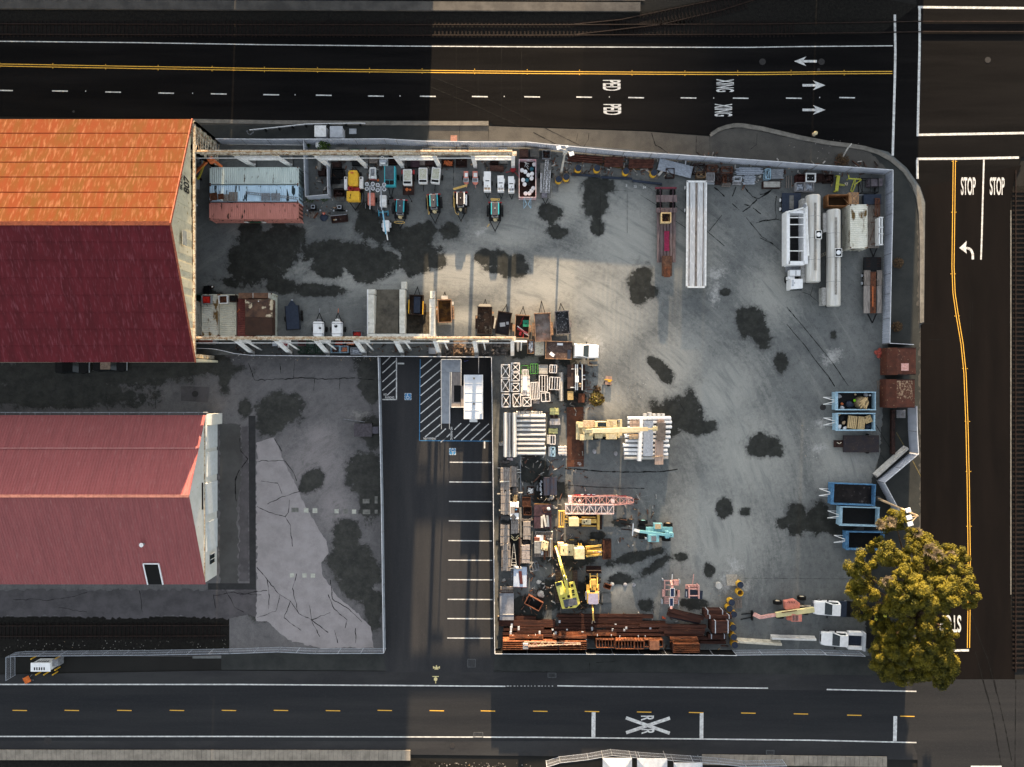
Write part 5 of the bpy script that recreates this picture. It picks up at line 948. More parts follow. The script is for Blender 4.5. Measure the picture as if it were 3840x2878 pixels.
for x_,l_,w_ in((1093,'salmon cart with a slatted grille, left of two',.72),(1282,'salmon cart with a slatted grille, right of two',.8)):
 g=at('C',x_,915,1.0);MK('welder_cart',l_,'welder cart',(g[0],g[1],0),0,[('body',SALMON,[('b',-w_/2+.04,-.1,.4,w_/2-.08,.85,1.0)]),('lid',WHITE,[('b',-w_/2+.18,.05,1.0,w_/2-.12,.6,1.03)]),('grille',LGREY,[('b',-w_/2,-.65,.4,w_/2,-.1,.95)],[('bars',BLACK,[('b',-w_/2+.08+i*.12,-.58,.95,-w_/2+.14+i*.12,-.16,.97)for i in range(5)])]),('nose',SALMON,[('l',[[(-w_/2,-.65,.45),(w_/2,-.65,.45),(w_/2,-.65,.9),(-w_/2,-.65,.9)],[(-.2,-.9,.5),(.2,-.9,.5),(.2,-.9,.7),(-.2,-.9,.7)]])]),('drawbar',PINK,[('r',0,-.85,.5,.05,-1.35,.5,.08)]),wheel(-w_/2-.1,.1,.28,.16),wheel(w_/2+.1,.1,.28,.16)])
for x0,y0,x1,y1,l_ in((1460,790,1605,1200,'largest of three plain white generators'),(1745,875,1878,1203,'middle of three plain white generators'),(1967,890,2090,1220,'easternmost of three plain white generators')):
 cx,cy,w_,d_=rc('C',x0,y0,x1,y1,1.5);big='largest' in l_
 MK('generator_trailer',l_,'generator',(cx,cy,0),.02 if not big else 0,[('body',CLEANW,[('b',-w_/2,-d_/2,.45,w_/2,d_/2,1.45)],None,.03),('vent',P('dark_vent',(.07,.075,.08)),[('b',-.26,-.0,1.45,.26,.12,1.47)]),('gauge_panel',GREY if not big else P('brown_grille',(.30,.24,.18)),[('b',-w_/2+.08,-d_/2+.2,1.45,-.03,-d_/2+.5,1.48),('b',.03,-d_/2+.2,1.45,w_/2-.08,-d_/2+.5,1.48)]),('exhaust',BLACK,[('c',.05,-d_/2+.7,1.45,.05,-d_/2+.7,1.53,.06)]),('side_door',WHITE,[('b',(-w_/2-.12)if big else w_/2,.2,.6,-w_/2 if big else w_/2+.14,.7,1.2)]),('drawbar',BLACK,[('r',-.3,-d_/2,.5,.05,-d_/2-.8,.5,.09),('r',.3,-d_/2,.5,.05,-d_/2-.8,.5,.09)]),wheel(-w_/2-.14,0,.3,.18),wheel(w_/2+.14,0,.3,.18)])
SLATE=P('slate_grey_top',(.115,.115,.135),c2=(.09,.09,.105),scale=3,rough=.5)
def aircomp(label,c,x,y,strip,top,rz=0,hoses=0,extra=None):
 g=at(c,x,y,1.5)
 ps=[('chassis',BLACK,[('b',-.85,-1.5,.45,.85,1.05,.55)]),('body',top,[('b',-.42,-.9,.55,.42,.92,1.45)],None,.05),('side_rail',strip,[('b',-.56,-.72,1.1,-.42,.85,1.4)],None,.03),('side_rail',strip,[('b',.42,-.72,1.1,.58,.85,1.4)],None,.03),('radiator',GREY,[('b',-.44,-1.08,.6,.44,-.78,1.4)],[('grille',BLACK,[('b',-.32,-1.03,1.4,.32,-.86,1.42)])]),('filler_cap',WHITE,[('s',.0,.1,1.47,.06)]),('light_bar',RED,[('b',-.95,1.0,.6,.95,1.12,.85)],[('lamp',LAMPM,[('b',-.6,1.0,.85,-.2,1.12,.88),('b',.25,1.0,.85,.6,1.12,.88)])]),('pump',PYEL,[('c',0,-1.38,.6,0,-1.38,1.1,.20,.18)],[('pipe',PYEL,[('r',-.3,-1.3,.9,.45,-1.25,.9,.07),('r',.25,-1.1,.9,.25,-1.6,.9,.07),('r',-.2,-1.1,.95,-.2,-1.5,.95,.06)])]),('drawbar',BLACK,[('r',-.7,-1.5,.5,0,-2.9,.5,.11),('r',.7,-1.5,.5,0,-2.9,.5,.11),('c',0,-2.9,.1,0,-2.9,.7,.06)])]
 for s_ in(-1,1):
  ps.append(('fender',BLACK,[('l',[[(s_*1.02-.14,y,z),(s_*1.02+.14,y,z),(s_*1.02+.14,y,z-.06),(s_*1.02-.14,y,z-.06)]for y,z in((-.85,.45),(-.7,.8),(-.3,.92),(.25,.92),(.6,.8),(.75,.45))])]));ps.append(wheel(s_*1.0,-.05,.38,.24))
 if hoses==1:ps.append(('yellow_hose',HOSE,[('t',[(-.95,1.0,.9),(-.9,.2,1.0),(-.88,-.9,.9),(-.85,-1.7,.7),(-.7,-1.6,.7),(-.72,-1.3,.8)],.035)]))
 if hoses==2:ps.append(('yellow_hose',HOSE,[('t',[(-.95,1.1,.95),(-.98,.2,1.0),(-1.0,-1.0,.9),(-.86,-1.1,.9),(-.84,.2,1.0)],.04),('t',[(-.9,-1.0,.9),(-.75,-1.8,.8),(-.35,-2.1,.7),(-.3,-1.8,.8)],.035),('r',-1.05,1.45,1.0,.9,2.0,1.05,.22,.1),('r',-.9,1.35,1.05,.9,1.85,1.1,.1)]));ps.append(('side_tank',CLEANW,[('b',.66,-.75,.6,.86,.65,1.1)]));ps.append(('battery_box',BLACK,[('b',.2,-1.9,.5,.8,-1.2,1.1)],None,.04))
 if hoses==3:ps.append(('yellow_hose',HOSE,[('t',[(-.55,1.25,1.0),(.6,1.3,1.0),(.65,1.5,1.0),(-.55,1.55,1.0),(-.6,1.4,1.0),(.4,1.4,1.05)],.06),('r',-.8,-1.9,.6,-1.1,-2.3,.5,.12)]))
 if hoses==4:ps.append(('yellow_hose',HOSE,[('t',[(.75*cos(a*.63)+(-.05),-2.1+.16*sin(a*.63),.9)for a in range(11)],.035)]))
 MK('air_compressor',label,'compressor',(g[0],g[1],0),rz,ps+(extra or[]))
aircomp('teal-railed compressor below the teal box generator','I',1765,330,TEAL,SLATE,-.04,4)
aircomp('teal-railed compressor, second from the west in its row','J',555,325,TEAL,SLATE,.05,1)
aircomp('black compressor with white rails and a long yellow hose','J',1003,290,CLEANW,P('dark_brown_top',(.055,.045,.048),scale=3),0,2)
aircomp('teal-railed compressor with a coiled yellow hose on its north end','J',1574,460,TEAL,SLATE,0,3)
for c_,x_,y_,l_ in(('A',1745,1390,'black engine block on legs west of the traffic cone'),('A',2110,1395,'black wheeled engine south-east of the pen')):
 g=at(c_,x_,y_,.8);MK('engine',l_,'engine',(g[0],g[1],0),0,[('block',BLACK,[('b',-.35,-.3,.2,.35,.35,.8)]),('frame',P('pale_frame',(.4,.42,.46)),[('b',-.28,-.2,.8,-.2,.3,.85),('b',.2,-.2,.8,.28,.3,.85),('b',-.2,.22,.8,.2,.3,.85),('b',-.2,-.2,.8,.2,-.12,.85)]),('axle',BLACK,[('c',-.9,-.35,.3,.9,-.35,.3,.07)]),('hub',LGREY,[('s',-.9,-.35,.3,.13),('s',.9,-.35,.3,.13)]),('stand',BLACK,[('b',-.3,-.3,0,-.2,-.2,.2),('b',.2,-.3,0,.3,-.2,.2)])])
pallet('broken pallet under brown offcuts beside the traffic cone','A',1750,1500,1.1,.75,0,WOOD);ONE('timber_offcut','brown plank leaning across the broken pallet','plank',RUST,(*at('A',1780,1505,.4),.15),.9,[('b',-.5,-.1,0,.5,.1,.08)])
g=at('A',1888,1480,.4);pallet('pallet under the orange traffic cone','A',1890,1490,1.0,.8,0,WOOD)
MK('traffic_cone','orange traffic cone on a small pallet','traffic cone',(g[0],g[1],.14),0,[('cone',P('cone_orange',(.65,.12,.06),scale=3),[('c',0,0,.04,0,0,.7,.16,.03)],[('stripe',LAMPM,[('c',0,0,.35,0,0,.45,.1,.085)])]),('base',P('cone_base',(.6,.12,.05)),[('b',-.2,-.2,0,.2,.2,.04)])])
ONE('tarpaulin','crumpled black tarpaulin beside the traffic cone','tarpaulin',NAVY,(*at('A',1890,1530,.3),0),0,[('s',0,0,.12,.55,.35),('s',.3,.05,.1,.35,.35)])
g=at('I',755,525,.8);MK('loader_bucket','dark rusty loader bucket lying on the ground near the yellow trailer','loader bucket',(g[0],g[1],0),.1,[('shell',DKRUST,[('l',[[(x,.45,.8),(x,.5,.2),(x,-.1,.03),(x,-.5,.2),(x,-.48,.25),(x,-.08,.09),(x,.42,.25),(x,.4,.8)]for x in(-1.15,1.15)])]),('end_plate',DKRUST,[('l',[[(x,.45,.8),(x,.5,.2),(x,-.1,.03),(x,-.5,.2)]for x in(1.1,1.15)]),('l',[[(x,.45,.8),(x,.5,.2),(x,-.1,.03),(x,-.5,.2)]for x in(-1.15,-1.1)])]),('lip',GREY,[('b',-1.15,.38,.75,1.15,.46,.83)])])
crate('brown slatted crate against the north fence','D',820,325,1000,487,1.0,P('brown_wood',(.16,.09,.075),scale=3),'slats');crate('grey crate with loose fittings against the north fence','D',1045,315,1225,487,1.0,CONCD,'slats');crate('square steel bin of brown scrap near the floodlight pole','D',1292,350,1466,525,1.1,GREY,'lumps',fmat=DKRUST)
cx,cy,w_,d_=rc('D',805,540,1165,1335,1.7);PKW=P('pink_white_bin_paint',(.45,.42,.45),c2=(.38,.18,.20),scale=1.5,rough=.6,c3=(.2,.08,.08),s3=4,t3=(.6,.7))
MK('roll_off_bin','pink and pale blue roll-off bin full of white buckets','dumpster',(cx,cy,0),0,[('wall',PKW,obox(-w_/2,-d_/2,w_/2,d_/2,.25,1.7,.09,.1)),('skid',DKRUST,[('b',-.5,-d_/2,0,-.35,d_/2,.25),('b',.35,-d_/2,0,.5,d_/2,.25)]),('hook_frame',LBLUE,[('r',-.5,-d_/2-1.15,.25,-.1,-d_/2-.9,1.5,.09),('r',.5,-d_/2-1.15,.25,.1,-d_/2-.9,1.5,.09),('r',-.5,-d_/2,1.5,-.1,-d_/2-.9,1.5,.09),('r',.5,-d_/2,1.5,.1,-d_/2-.9,1.5,.09),('r',-.5,-d_/2,.3,-.5,-d_/2-1.15,.3,.08),('r',.5,-d_/2,.3,.5,-d_/2-1.15,.3,.08)]),('rubbish_bed',DKRUST,[('b',-w_/2+.1,-d_/2+.1,.35,w_/2-.1,d_/2-.1,.62)])])
for x_,y_,m_ in((870,762,0),(940,792,0),(1003,860,0),(1070,930,0),(893,965,0),(925,1055,0),(1105,1135,0),(1068,1190,0),(1025,1240,0),(945,1245,0),(1072,735,1),(975,965,1),(1010,1040,2),(1125,640,0),(1080,835,0)):
 g=at('D',x_,y_,1.2);r_=.29 if m_<2 else .25
 MK('bucket',('white plastic tub tossed in the pink roll-off bin','dark teal tub tossed in the pink roll-off bin','black tub tossed in the pink roll-off bin')[m_],'tub',(g[0],g[1],.62),U_(0,3),[('pail',(WHITE,P('teal_tub',(.03,.12,.17)),BLACK)[m_],[('c',0,0,0,0,0,.42,r_*.85,r_,16)]),('lid',(CLEANW,P('teal_tub_lid',(.04,.15,.2)),BLACK)[m_],[('c',0,0,.42,0,0,.46,r_,r_*.93,16)])],('white tubs in the roll-off bin','teal tubs in the roll-off bin','black tubs in the roll-off bin')[m_])
g=at('D',960,630,1.2);ONE('tube_frame','white tubular frame tossed in the north end of the pink bin','tube frame',WHITE,(g[0],g[1],.7),0,[('r',-.2,-.4,.2,0,.3,.4,.05),('r',.3,-.4,.2,-.2,.3,.4,.05),('r',-.3,.2,.4,.4,0,.3,.05),('r',0,-.3,.3,.3,-.7,.1,.05)])  # loose frame of white tubes
cx,cy,w_,d_=rc('D',1248,610,1470,1330,1.0);MK('flat_trailer','grey flat trailer carrying white lattice masts','trailer',(cx,cy,0),0,[('deck',CONCD,[('b',-w_/2,-d_/2,.6,w_/2,d_/2,.75)]),('tool_box',P('grey_box',(.2,.19,.22)),[('b',-.55,-d_/2-.05,.75,.2,-d_/2+.55,1.2)]),('drawbar',BLACK,[('r',-.4,-d_/2,.5,0,-d_/2-.8,.5,.1),('r',.4,-d_/2,.5,0,-d_/2-.8,.5,.1)]),wheel(-w_/2-.12,.8,.36,.22),wheel(w_/2+.12,.8,.36,.22)])
LAT=P('lattice_white',(.6,.6,.62),c2=(.4,.4,.42),scale=4)
for x0,y0,x1,y1,l_ in((1390,555,1370,770,'short lattice mast on the flat trailer, north end'),(1372,770,1328,1230,'long lattice mast on the flat trailer, middle'),(1432,775,1405,1235,'long lattice mast on the flat trailer, east side'),(1272,830,1262,1225,'thin lattice mast on the flat trailer, west side')):
 a,b=at('D',x0,y0,1.1),at('D',x1,y1,1.1);L_=hypot(b[0]-a[0],b[1]-a[1]);w2=.2 if 'thin' not in l_ else .09;n_=int(L_/.3)
 ONE('lattice_mast',l_,'lattice mast',LAT,((a[0]+b[0])/2,(a[1]+b[1])/2,.76),atan2(b[1]-a[1],b[0]-a[0]),[('r',-L_/2,s_*w2,z,L_/2,s_*w2,z,.055)for s_ in(-1,1)for z in(.03,.33)]+[('r',-L_/2+i*L_/n_,w2*(1 if i%2 else-1),.33,-L_/2+(i+1)*L_/n_,w2*(-1 if i%2 else 1),.33,.035)for i in range(n_)]+[('r',-L_/2+i*L_/n_,-w2,.33,-L_/2+i*L_/n_,w2,.33,.03)for i in range(n_+1)])
for x_,y_,l_ in((1608,965,'pallet under two navy-lidded drums, western one'),(1775,962,'pallet under two navy-lidded drums, eastern one')):pallet(l_,'D',x_,y_,1.1,1.1,0,WOOD)
DR='yellow drums with dark lids'
drum('navy-lidded drum on the western of two joined pallets','D',1632,955,z=.14,group=DR);drum('navy-lidded drum on the eastern of two joined pallets','D',1790,905,z=.14,group=DR)
g=at('D',1570,1140,.3);ONE('ladder','short grey ladder on the ground below the drum pallets','ladder',GREY,(g[0],g[1],.02),0,[('b',-.36,-.55,0,-.3,.55,.08),('b',.3,-.55,0,.36,.55,.08)]+[('b',-.3,-.45+.16*i,.02,.3,-.41+.16*i,.06)for i in range(6)])
for x_,y_,l_ in((525,578,'first'),(838,580,'second'),(1318,628,'third'),(1780,655,'fourth')):
 g=at('E',x_,y_+30,0);ONE('pallet',l_+' pallet from the west in the row under yellow drums','pallet',WOOD,(g[0],g[1]-.12,0),0,palletops(1.05,1.0));drum('yellow drum with a black lid, '+l_+' from the west by the north fence','E',x_,y_,z=.14,group=None)
def pole(label,base,top,c,h,lamps,m=WHITE,r=.16,box=None,bend=None):
 b0=at(c,*base,0);t=thing('light_pole',label,'light pole',(b0[0],b0[1],0));tp=at(c,*top,h);tx,ty=tp[0]-b0[0],tp[1]-b0[1]
 MB().cyl((0,0,0),(tx,ty,h),r,10,r*.6).build('pole',m,t);MB().cyl((0,0,0),(0,0,.4),.35,10).build('base',CONCD,t)
 for lx,ly,s_ in lamps:
  q=at(c,lx,ly,h+.1);a=(q[0]-b0[0],q[1]-b0[1]);MB().bar((tx,ty,h-.1),(a[0],a[1],h),.09).build('arm',m,t);l_=MB().cb(a[0],a[1],h-.1,s_,s_*.8,.22,.3).build('lamp',LAMPM,t);MB().cb(a[0],a[1],h-.14,s_*.8,s_*.6,.04,.3).build('lens',GLASS,l_)
 if box:q=at(c,*box,h-.5);MB().cb(q[0]-b0[0],q[1]-b0[1],h-.9,.5,.5,.8,.1).build('control_box',m,t)
pole('white floodlight pole beside the north fence',(1680,830),(1775,345),'D',10,[(1632,300,.55),(1898,425,.6),(1805,275,.3)],CONC,.17,(1762,385))
E1=[]
for i in range(7):E1.append((345+U_(-15,25),352+i*17,945-U_(0,30),395+i*17,.1+.25*(i%2)))
beamstack('brown steel section in the first stack along the north fence','steel_beam','beam','brown steel sections by the north fence, first stack','E',E1,P('brown_beam_steel',(.17,.065,.045),c2=(.10,.04,.03),scale=2),.15,.22)
beamstack('brown steel section in the second stack along the north fence','steel_beam','beam','brown steel sections by the north fence, second stack','E',[(958,400+i*21,1250+U_(0,45),400+i*21,.35+.1*(i%2))for i in range(8)],MATS['brown_beam_steel'],.16,.25)
beamstack('brown steel section in the third stack along the north fence','steel_beam','beam','brown steel sections by the north fence, third stack','E',[(1352+U_(-5,20),442+i*21,1795-U_(0,40),442+i*21,.25+.1*(i%2))for i in range(7)],MATS['brown_beam_steel'],.16,.25)
beamstack('yellowish timber bearer under the brown steel by the north fence','timber_bearer','bearer','bearers under the steel by the north fence','E',[(770,430,1290,560,.05),(880,520,1300,590,.02),(1340,590,1760,620,.02),(920,450,1300,470,.02)],P('ochre_timber',(.20,.11,.035),scale=3),.12,.1)
beamstack('long navy blue beam lying along the yard side of the drums','steel_beam','beam',None,'E',[(415,680,890,712,.0)],NAVY,.28,.3,'B')
beamstack('middle navy blue beam lying on the yard side of the drums','steel_beam','beam',None,'E',[(905,725,1420,755,.0)],NAVY,.28,.3,'B')
beamstack('easternmost navy blue beam pointing at the lowboy trailer','steel_beam','beam',None,'E',[(1425,785,1912,840,.0)],NAVY,.28,.3,'B')
gp=[]
for i in range(11):
 ox,oy=-6.2*i*.42,17.5*i;gp.append((330-ox*.0+-4*i,200+oy,880-4*i,345+oy-4,.35+.06*(i%2)))
beamstack('galvanised channel in the slanting bundle on the north fence','steel_channel','channel','galvanised channels by the north fence','F',gp,GALV,.105,.2,'C')
beamstack('upright post holding the slanting galvanised bundle','post','post','posts at the galvanised bundle','F',[(762,235,752,310,.5),(410,170,395,215,.5),(745,455,742,495,.1)],LGREY,.12,.12,'B')
g=at('F',365,410,.6);MK('folding_ramp','beige folding ramp and frame next to the fourth drum','ramp',(g[0],g[1],0),.85,[('ramp',CONC,[('b',-.7,-.16,.2,.5,.16,.35)]),('frame',OFFW,[('r',.4,.2,.3,.8,-.7,.4,.06),('r',.8,-.7,.4,-.3,-.7,.1,.06)])])
rack('rusty frame behind the beige folding ramp','F',430,360,575,515,.8,DKRUST,0,'\\')
for(x0,y0,x1,y1,h,d,m,l)in((895,280,1080,440,1.1,'\\',DKRUST,'westernmost dark rusty frame by the north fence'),(1120,300,1285,415,1.2,'/',RUST,'dark rusty frame with one diagonal, second by the fence'),(1355,330,1535,440,1.1,'\\',RUST,'dark rusty frame with a falling diagonal, third by the fence'),(940,415,1092,515,1.0,'x',P('tan_frame',(.24,.15,.08),scale=4),'tan crossed frame south of the westernmost frame'),(1272,440,1350,575,1.0,'x',DKRUST,'narrow dark crossed frame in the second row'),(1440,460,1530,580,1.0,'x',DKRUST,'narrow dark crossed frame beside the rusty box'),(1375,480,1440,600,.8,'/',RUST,'small rusty frame in the second row'),(1555,490,1690,575,.9,None,LGREY,'grey-ended open frame in the second row')):rack(l,'F',x0,y0,x1,y1,h,m,0,d)
for(x0,y0,x1,y1,h,m,f,l)in((1105,435,1240,575,1.0,BOARD,'grid','grey wire cage with dark scrap'),(1090,590,1235,625,.3,LGREY,'flat','low grey board under the wire cage'),(1250,560,1345,625,.6,DKRUST,'flat','dark rusty bin in the third row'),(1360,600,1505,660,.5,WOOD,'slats','grey pallet in the third row'),(1540,580,1680,630,.4,BOARD,'slats','low grey crate in the third row')):crate(l,'F',x0,y0,x1,y1,h,m,f)
pp=[(1560+U_(0,90),345+i*11,2060-U_(0,70),355+i*9,.2+.1*(i%3))for i in range(12)]
beamstack('silver tube in the upper bundle by the north fence','pipe','pipe','silver tubes, upper bundle','F',pp,GALV,.1,.1,'O')
beamstack('silver tube in the lower bundle by the north fence','pipe','pipe','silver tubes, lower bundle','F',[(1690+U_(0,60),480+i*13,1925-U_(0,30),478+i*13,.2+.1*(i%3))for i in range(12)],GALV,.1,.1,'O')
beamstack('silver tube in the bundle by the steel rack','pipe','pipe','silver tubes by the steel rack','G',[(140+U_(0,20),140+i*15,330-U_(0,20),130+i*15,.3+.1*(i%2))for i in range(9)],LGREY,.09,.1,'O')
rack('teal-grey leaning rack under the silver tubes','G',78,120,150,265,1.0,LBLUE,0,'/')
crate('dark rack of banded steel with pale ends','G',45,290,290,385,.8,DKRUST,'slats',fmat=CONC)
beamstack('upright timber post lying between the racks','timber_post','timber','dark timber posts between the racks','G',[(365,390,372,220,.2),(395,385,400,215,.2),(435,390,437,220,.2)],WOOD,.1,.12,'B')
for(x0,y0,x1,y1,h,m,f,l)in((505,200,625,300,.9,P('dark_red_bin',(.10,.03,.025),scale=3),'rods','dark red bin of scrap near the white frame box'),(795,190,880,300,.7,DKRUST,'slats','dark slatted crate east of the white frame box'),(888,200,1018,312,.8,DKRUST,'lumps','dark crate of round lumps near the lime frames'),(498,312,620,435,.9,BOARD,'rods','grey bundle of bent rods, left of two'),(628,312,748,435,.9,BOARD,'rods','grey bundle of bent rods, right of two')):crate(l,'G',x0,y0,x1,y1,h,m,f,fmat=(GALV if 'bent' in l else None))
cx,cy,w_,d_=rc('G',635,182,775,303,1.1);MK('box_frame','white square box frame with an open top','frame box',(cx,cy,0),-.03,[('wall',WHITE,obox(-w_/2,-d_/2,w_/2,d_/2,.1,1.1,.13,.1)),('contents',BLACK,[('b',-w_/2+.14,-d_/2+.14,.2,w_/2-.14,d_/2-.14,.8)]),('lug',CLEANW,[('b',-.35,-.05,.8,-.27,.03,.9),('b',.27,-.05,.8,.35,.03,.9)])])
g=at('G',1080,320,.6);MK('lifting_beam','lime yellow slatted beam standing north of the rusty skip','lifting beam',(g[0],g[1],0),-.12,[('beam',LIME,[('b',-.22,-1.1,.3,.22,1.1,.42),('b',-.15,-1.1,.1,-.05,1.1,.3),('b',.05,-1.1,.1,.15,1.1,.3)]),('foot',LIME,[('b',-.3,-1.2,0,.0,-1.05,.3),('b',-.3,1.0,0,.0,1.15,.3)]),('arm',LIME,[('r',.2,-.05,.38,1.05,-.08,.38,.07),('r',.2,-.2,.38,1.05,-.22,.38,.07)])])
g=at('G',1290,320,.8);MK('plough_frame','lime yellow triangular frame in the north-east corner','tow frame',(g[0],g[1],0),0,[('frame',LIME,[('r',-.65,1.1,.8,-.62,.55,.8,.1),('r',-.62,.6,.8,1.2,.5,.8,.15),('r',1.2,.5,.8,.1,-.3,.8,.12),('r',.3,.7,.7,.25,-.5,.7,.08)]),('strut',LIME,[('r',.25,.6,.6,-.15,-.95,.3,.1),('r',.3,-.3,.7,.15,-1.1,.2,.1),('r',-.2,-.9,.25,.1,-1.1,.25,.1)]),('hook',OFFW,[('r',-1.1,0,.6,-.8,-.35,.6,.08),('r',-.8,-.35,.6,-.7,.1,.6,.08),('r',-1.1,0,.6,-.7,.1,.6,.08)]),('leg',LIME,[('r',-.6,.6,0,-.6,.6,.8,.09),('r',1.1,.5,0,1.1,.5,.8,.09)])])
boardstack('stack of greyish pipes in the black rack, north-east corner','G',1500,258,1700,360,1.1,P('purple_grey_pipe',(.20,.17,.19),scale=3),'x',7,3,2)
rack('black pipe rack in the north-east corner','G',1410,252,1640,450,1.2,BLACK,0,None,bars=1)
# ==== SOUTH RUNWAY ROW
container('weathered grey container half inside the hall mouth','H',-40,480,197,962,P('grey_container',(.36,.35,.30),c2=(.28,.27,.23),scale=1.4,stretch=(.5,1,1),rough=.6,c3=(.15,.1,.05),s3=1.7,t3=(.6,.68)),along='y')
container('white container with heavy rust blotches on its roof','H',202,385,443,968,CWH,along='y')
container('cream container with a clean ribbed roof','H',448,385,690,968,P('cream_container',(.55,.53,.43),c2=(.47,.45,.36),scale=1.4,stretch=(.5,1,1),rough=.6),along='y')
container('dark red container under the brown boxes','H',694,440,935,968,P('dark_red_container',(.23,.07,.055),c2=(.17,.05,.045),scale=1.4,stretch=(.5,1,1)),along='y')
container('pale container with a green-white east side','H',938,370,1180,970,P('pale_side_container',(.52,.53,.46),c2=(.44,.45,.40),scale=1.4,stretch=(.5,1,1),c3=(.25,.2,.1),s3=3,t3=(.6,.68)),along='y')
cx,cy,w_,d_=rc('H',803,455,1176,700,4.2);MK('steel_box','brown steel box with a pale worn patch on the container roofs','steel box',(cx,cy,2.61),0,[('shell',P('worn_brown_steel',(.16,.09,.06),c2=(.09,.055,.045),scale=1,c3=(.5,.42,.3),s3=.9,t3=(.55,.6)),[('b',-w_/2,-d_/2,.05,w_/2,d_/2,1.45)]),('skid',DKRUST,[('b',-w_/2,-d_/2,0,-w_/2+.15,d_/2,.05),('b',w_/2-.15,-d_/2,0,w_/2,d_/2,.05)]),('lug',WHITE,[('b',-.06,d_/2-.3,1.45,.06,d_/2-.18,1.55)])])
cx,cy,w_,d_=rc('H',803,703,1176,945,4.2);MK('steel_box','plain dark brown steel box on the container roofs','steel box',(cx,cy,2.61),0,[('shell',P('plain_brown_steel',(.095,.05,.035),c2=(.075,.042,.032),scale=1),[('b',-w_/2,-d_/2,.05,w_/2,d_/2,1.45)]),('skid',DKRUST,[('b',-w_/2,-d_/2,0,-w_/2+.15,d_/2,.05),('b',w_/2-.15,-d_/2,0,w_/2,d_/2,.05)])])
for x0,x1,l_ in((715,912,'brown lidded box on the north end of the containers, western'),(920,1128,'brown lidded box on the north end of the containers, eastern')):
 cx,cy,w_,d_=rc('H',x0,365,x1,440,3.6);MK('steel_box',l_,'steel box',(cx,cy,2.61),0,[('shell',P('tan_brown_steel',(.20,.11,.07),c2=(.14,.08,.055),scale=2),[('b',-w_/2,-d_/2,.04,w_/2,d_/2,.95)]),('edge',CONC,[('b',w_/2,-d_/2,.1,w_/2+.08,d_/2,1.0)])])
def bin_(label,c,x0,y0,x1,y1,z,h,m,fill,fm,rz=0):
 cx,cy,w_,d_=rc(c,x0,y0,x1,y1,z+h);f=[('r',U_(-w_/2+.15,w_/2-.15),U_(-d_/2+.15,d_/2-.15),h*.7+U_(0,.2),U_(-w_/2+.15,w_/2-.15),U_(-d_/2+.15,d_/2-.15),h*.75+U_(0,.2),.06)for i in range(fill)]
 MK('bin',label,'bin',(cx,cy,z),rz,[('wall',m,obox(-w_/2,-d_/2,w_/2,d_/2,.02,h,.07,.05)),('contents',fm,f+[('b',-w_/2+.1,-d_/2+.1,.1,w_/2-.1,d_/2-.1,h*.6)])])
bin_('tub of bright red clamps on the rust-blotched container','H',205,400,335,515,2.61,.7,GREY,50,P('bright_red',(.62,.03,.02),scale=4));bin_('white tub of dull red rods on the cream container','H',440,400,560,510,2.61,.7,CLEANW,24,RUST,.05)
bin_('small dark tub on the cream container','H',590,400,690,490,2.61,.5,DKRUST,10,BLACK)
ONE('pry_bar','orange bar lying on the dark red container','bar',ORG,(*at('H',710,610,2.8),2.63),.9,[('b',-.3,-.04,0,.3,.04,.06)])
crate('dark green cage of bottles at the north side of the hall mouth','H',92,385,198,485,1.2,GREEN,'grid',fmat=BLACK)
g=at('H',300,315,.6);MK('scrap_engine','dark engine lying on the ground north of the containers','engine',(g[0],g[1],0),.1,[('block',BLACK,[('b',-.6,-.5,.1,.2,.5,.7)]),('flange',DKRUST,[('c',.4,.3,.1,.4,.3,.5,.22),('r',.2,.2,.4,.8,.3,.4,.15)]),('cap',WHITE,[('s',.55,.3,.55,.12)]),('skid',GREY,[('b',-.7,-.5,0,-.6,.5,.3)])])
crate('long red-brown chest south of the runway, west end','H',165,1000,355,1060,.9,CRD,'flat',fmat=P('chest_lid',(.35,.13,.1)));crate('small pale square box at the end of the red-brown chest','H',352,1005,408,1062,.8,LGREY,'flat');crate('brown scrap tray at the hall column','H',88,965,150,1040,1.0,DKRUST,'rods')
beamstack('long thin pale pipe below the red-brown chest','pipe','pipe',None,'H',[(90,1068,400,1075,.1)],WHITE,.1,.1,'O')
for(c,x0,y0,x1,y1,h,m,f,fm,l)in(('H',1185,1040,1245,1100,.8,LGREY,'flat',None,'small pale green cube between runway legs'),('H',1262,1020,1400,1120,.8,WHITE,'rods',RED,'white tub of red fittings between runway legs'),('H',1540,1010,1640,1095,.8,P('plum_bin',(.2,.08,.1)),'flat',DKRUST,'plum rimmed bin in the runway row'),('H',1990,1095,2112,1195,.9,LBLUE,'rods',RUST,'teal-rimmed bin with a few orange rods'),('H',2118,1098,2230,1195,.9,LBLUE,'rods',P('copper_rods',(.55,.2,.1),scale=4),'teal-rimmed bin full of copper-coloured rods'),('K',228,1095,390,1180,.8,BLACK,'rods',P('red_clamps',(.45,.07,.04),scale=4),'black bin of red couplers in the runway row'),('K',380,1095,590,1190,.8,BLACK,'rods',MATS['copper_rods'],'black bin of orange couplers in the runway row'),('K',505,1215,700,1330,.7,LGREY,'rods',GALV,'grey rack of silver jacks beside the runway leg'),('K',1800,1210,1930,1320,.7,BOARD,'slats',LGREY,'pale wrapped pallet near the parking fence'),('K',530,935,690,1040,1.0,GREY,'rods',P('bright_red2',(.55,.04,.03),scale=4),'grey open bin heaped with bright red parts')):crate(l,c,x0,y0,x1,y1,h,m,f,fmat=fm)
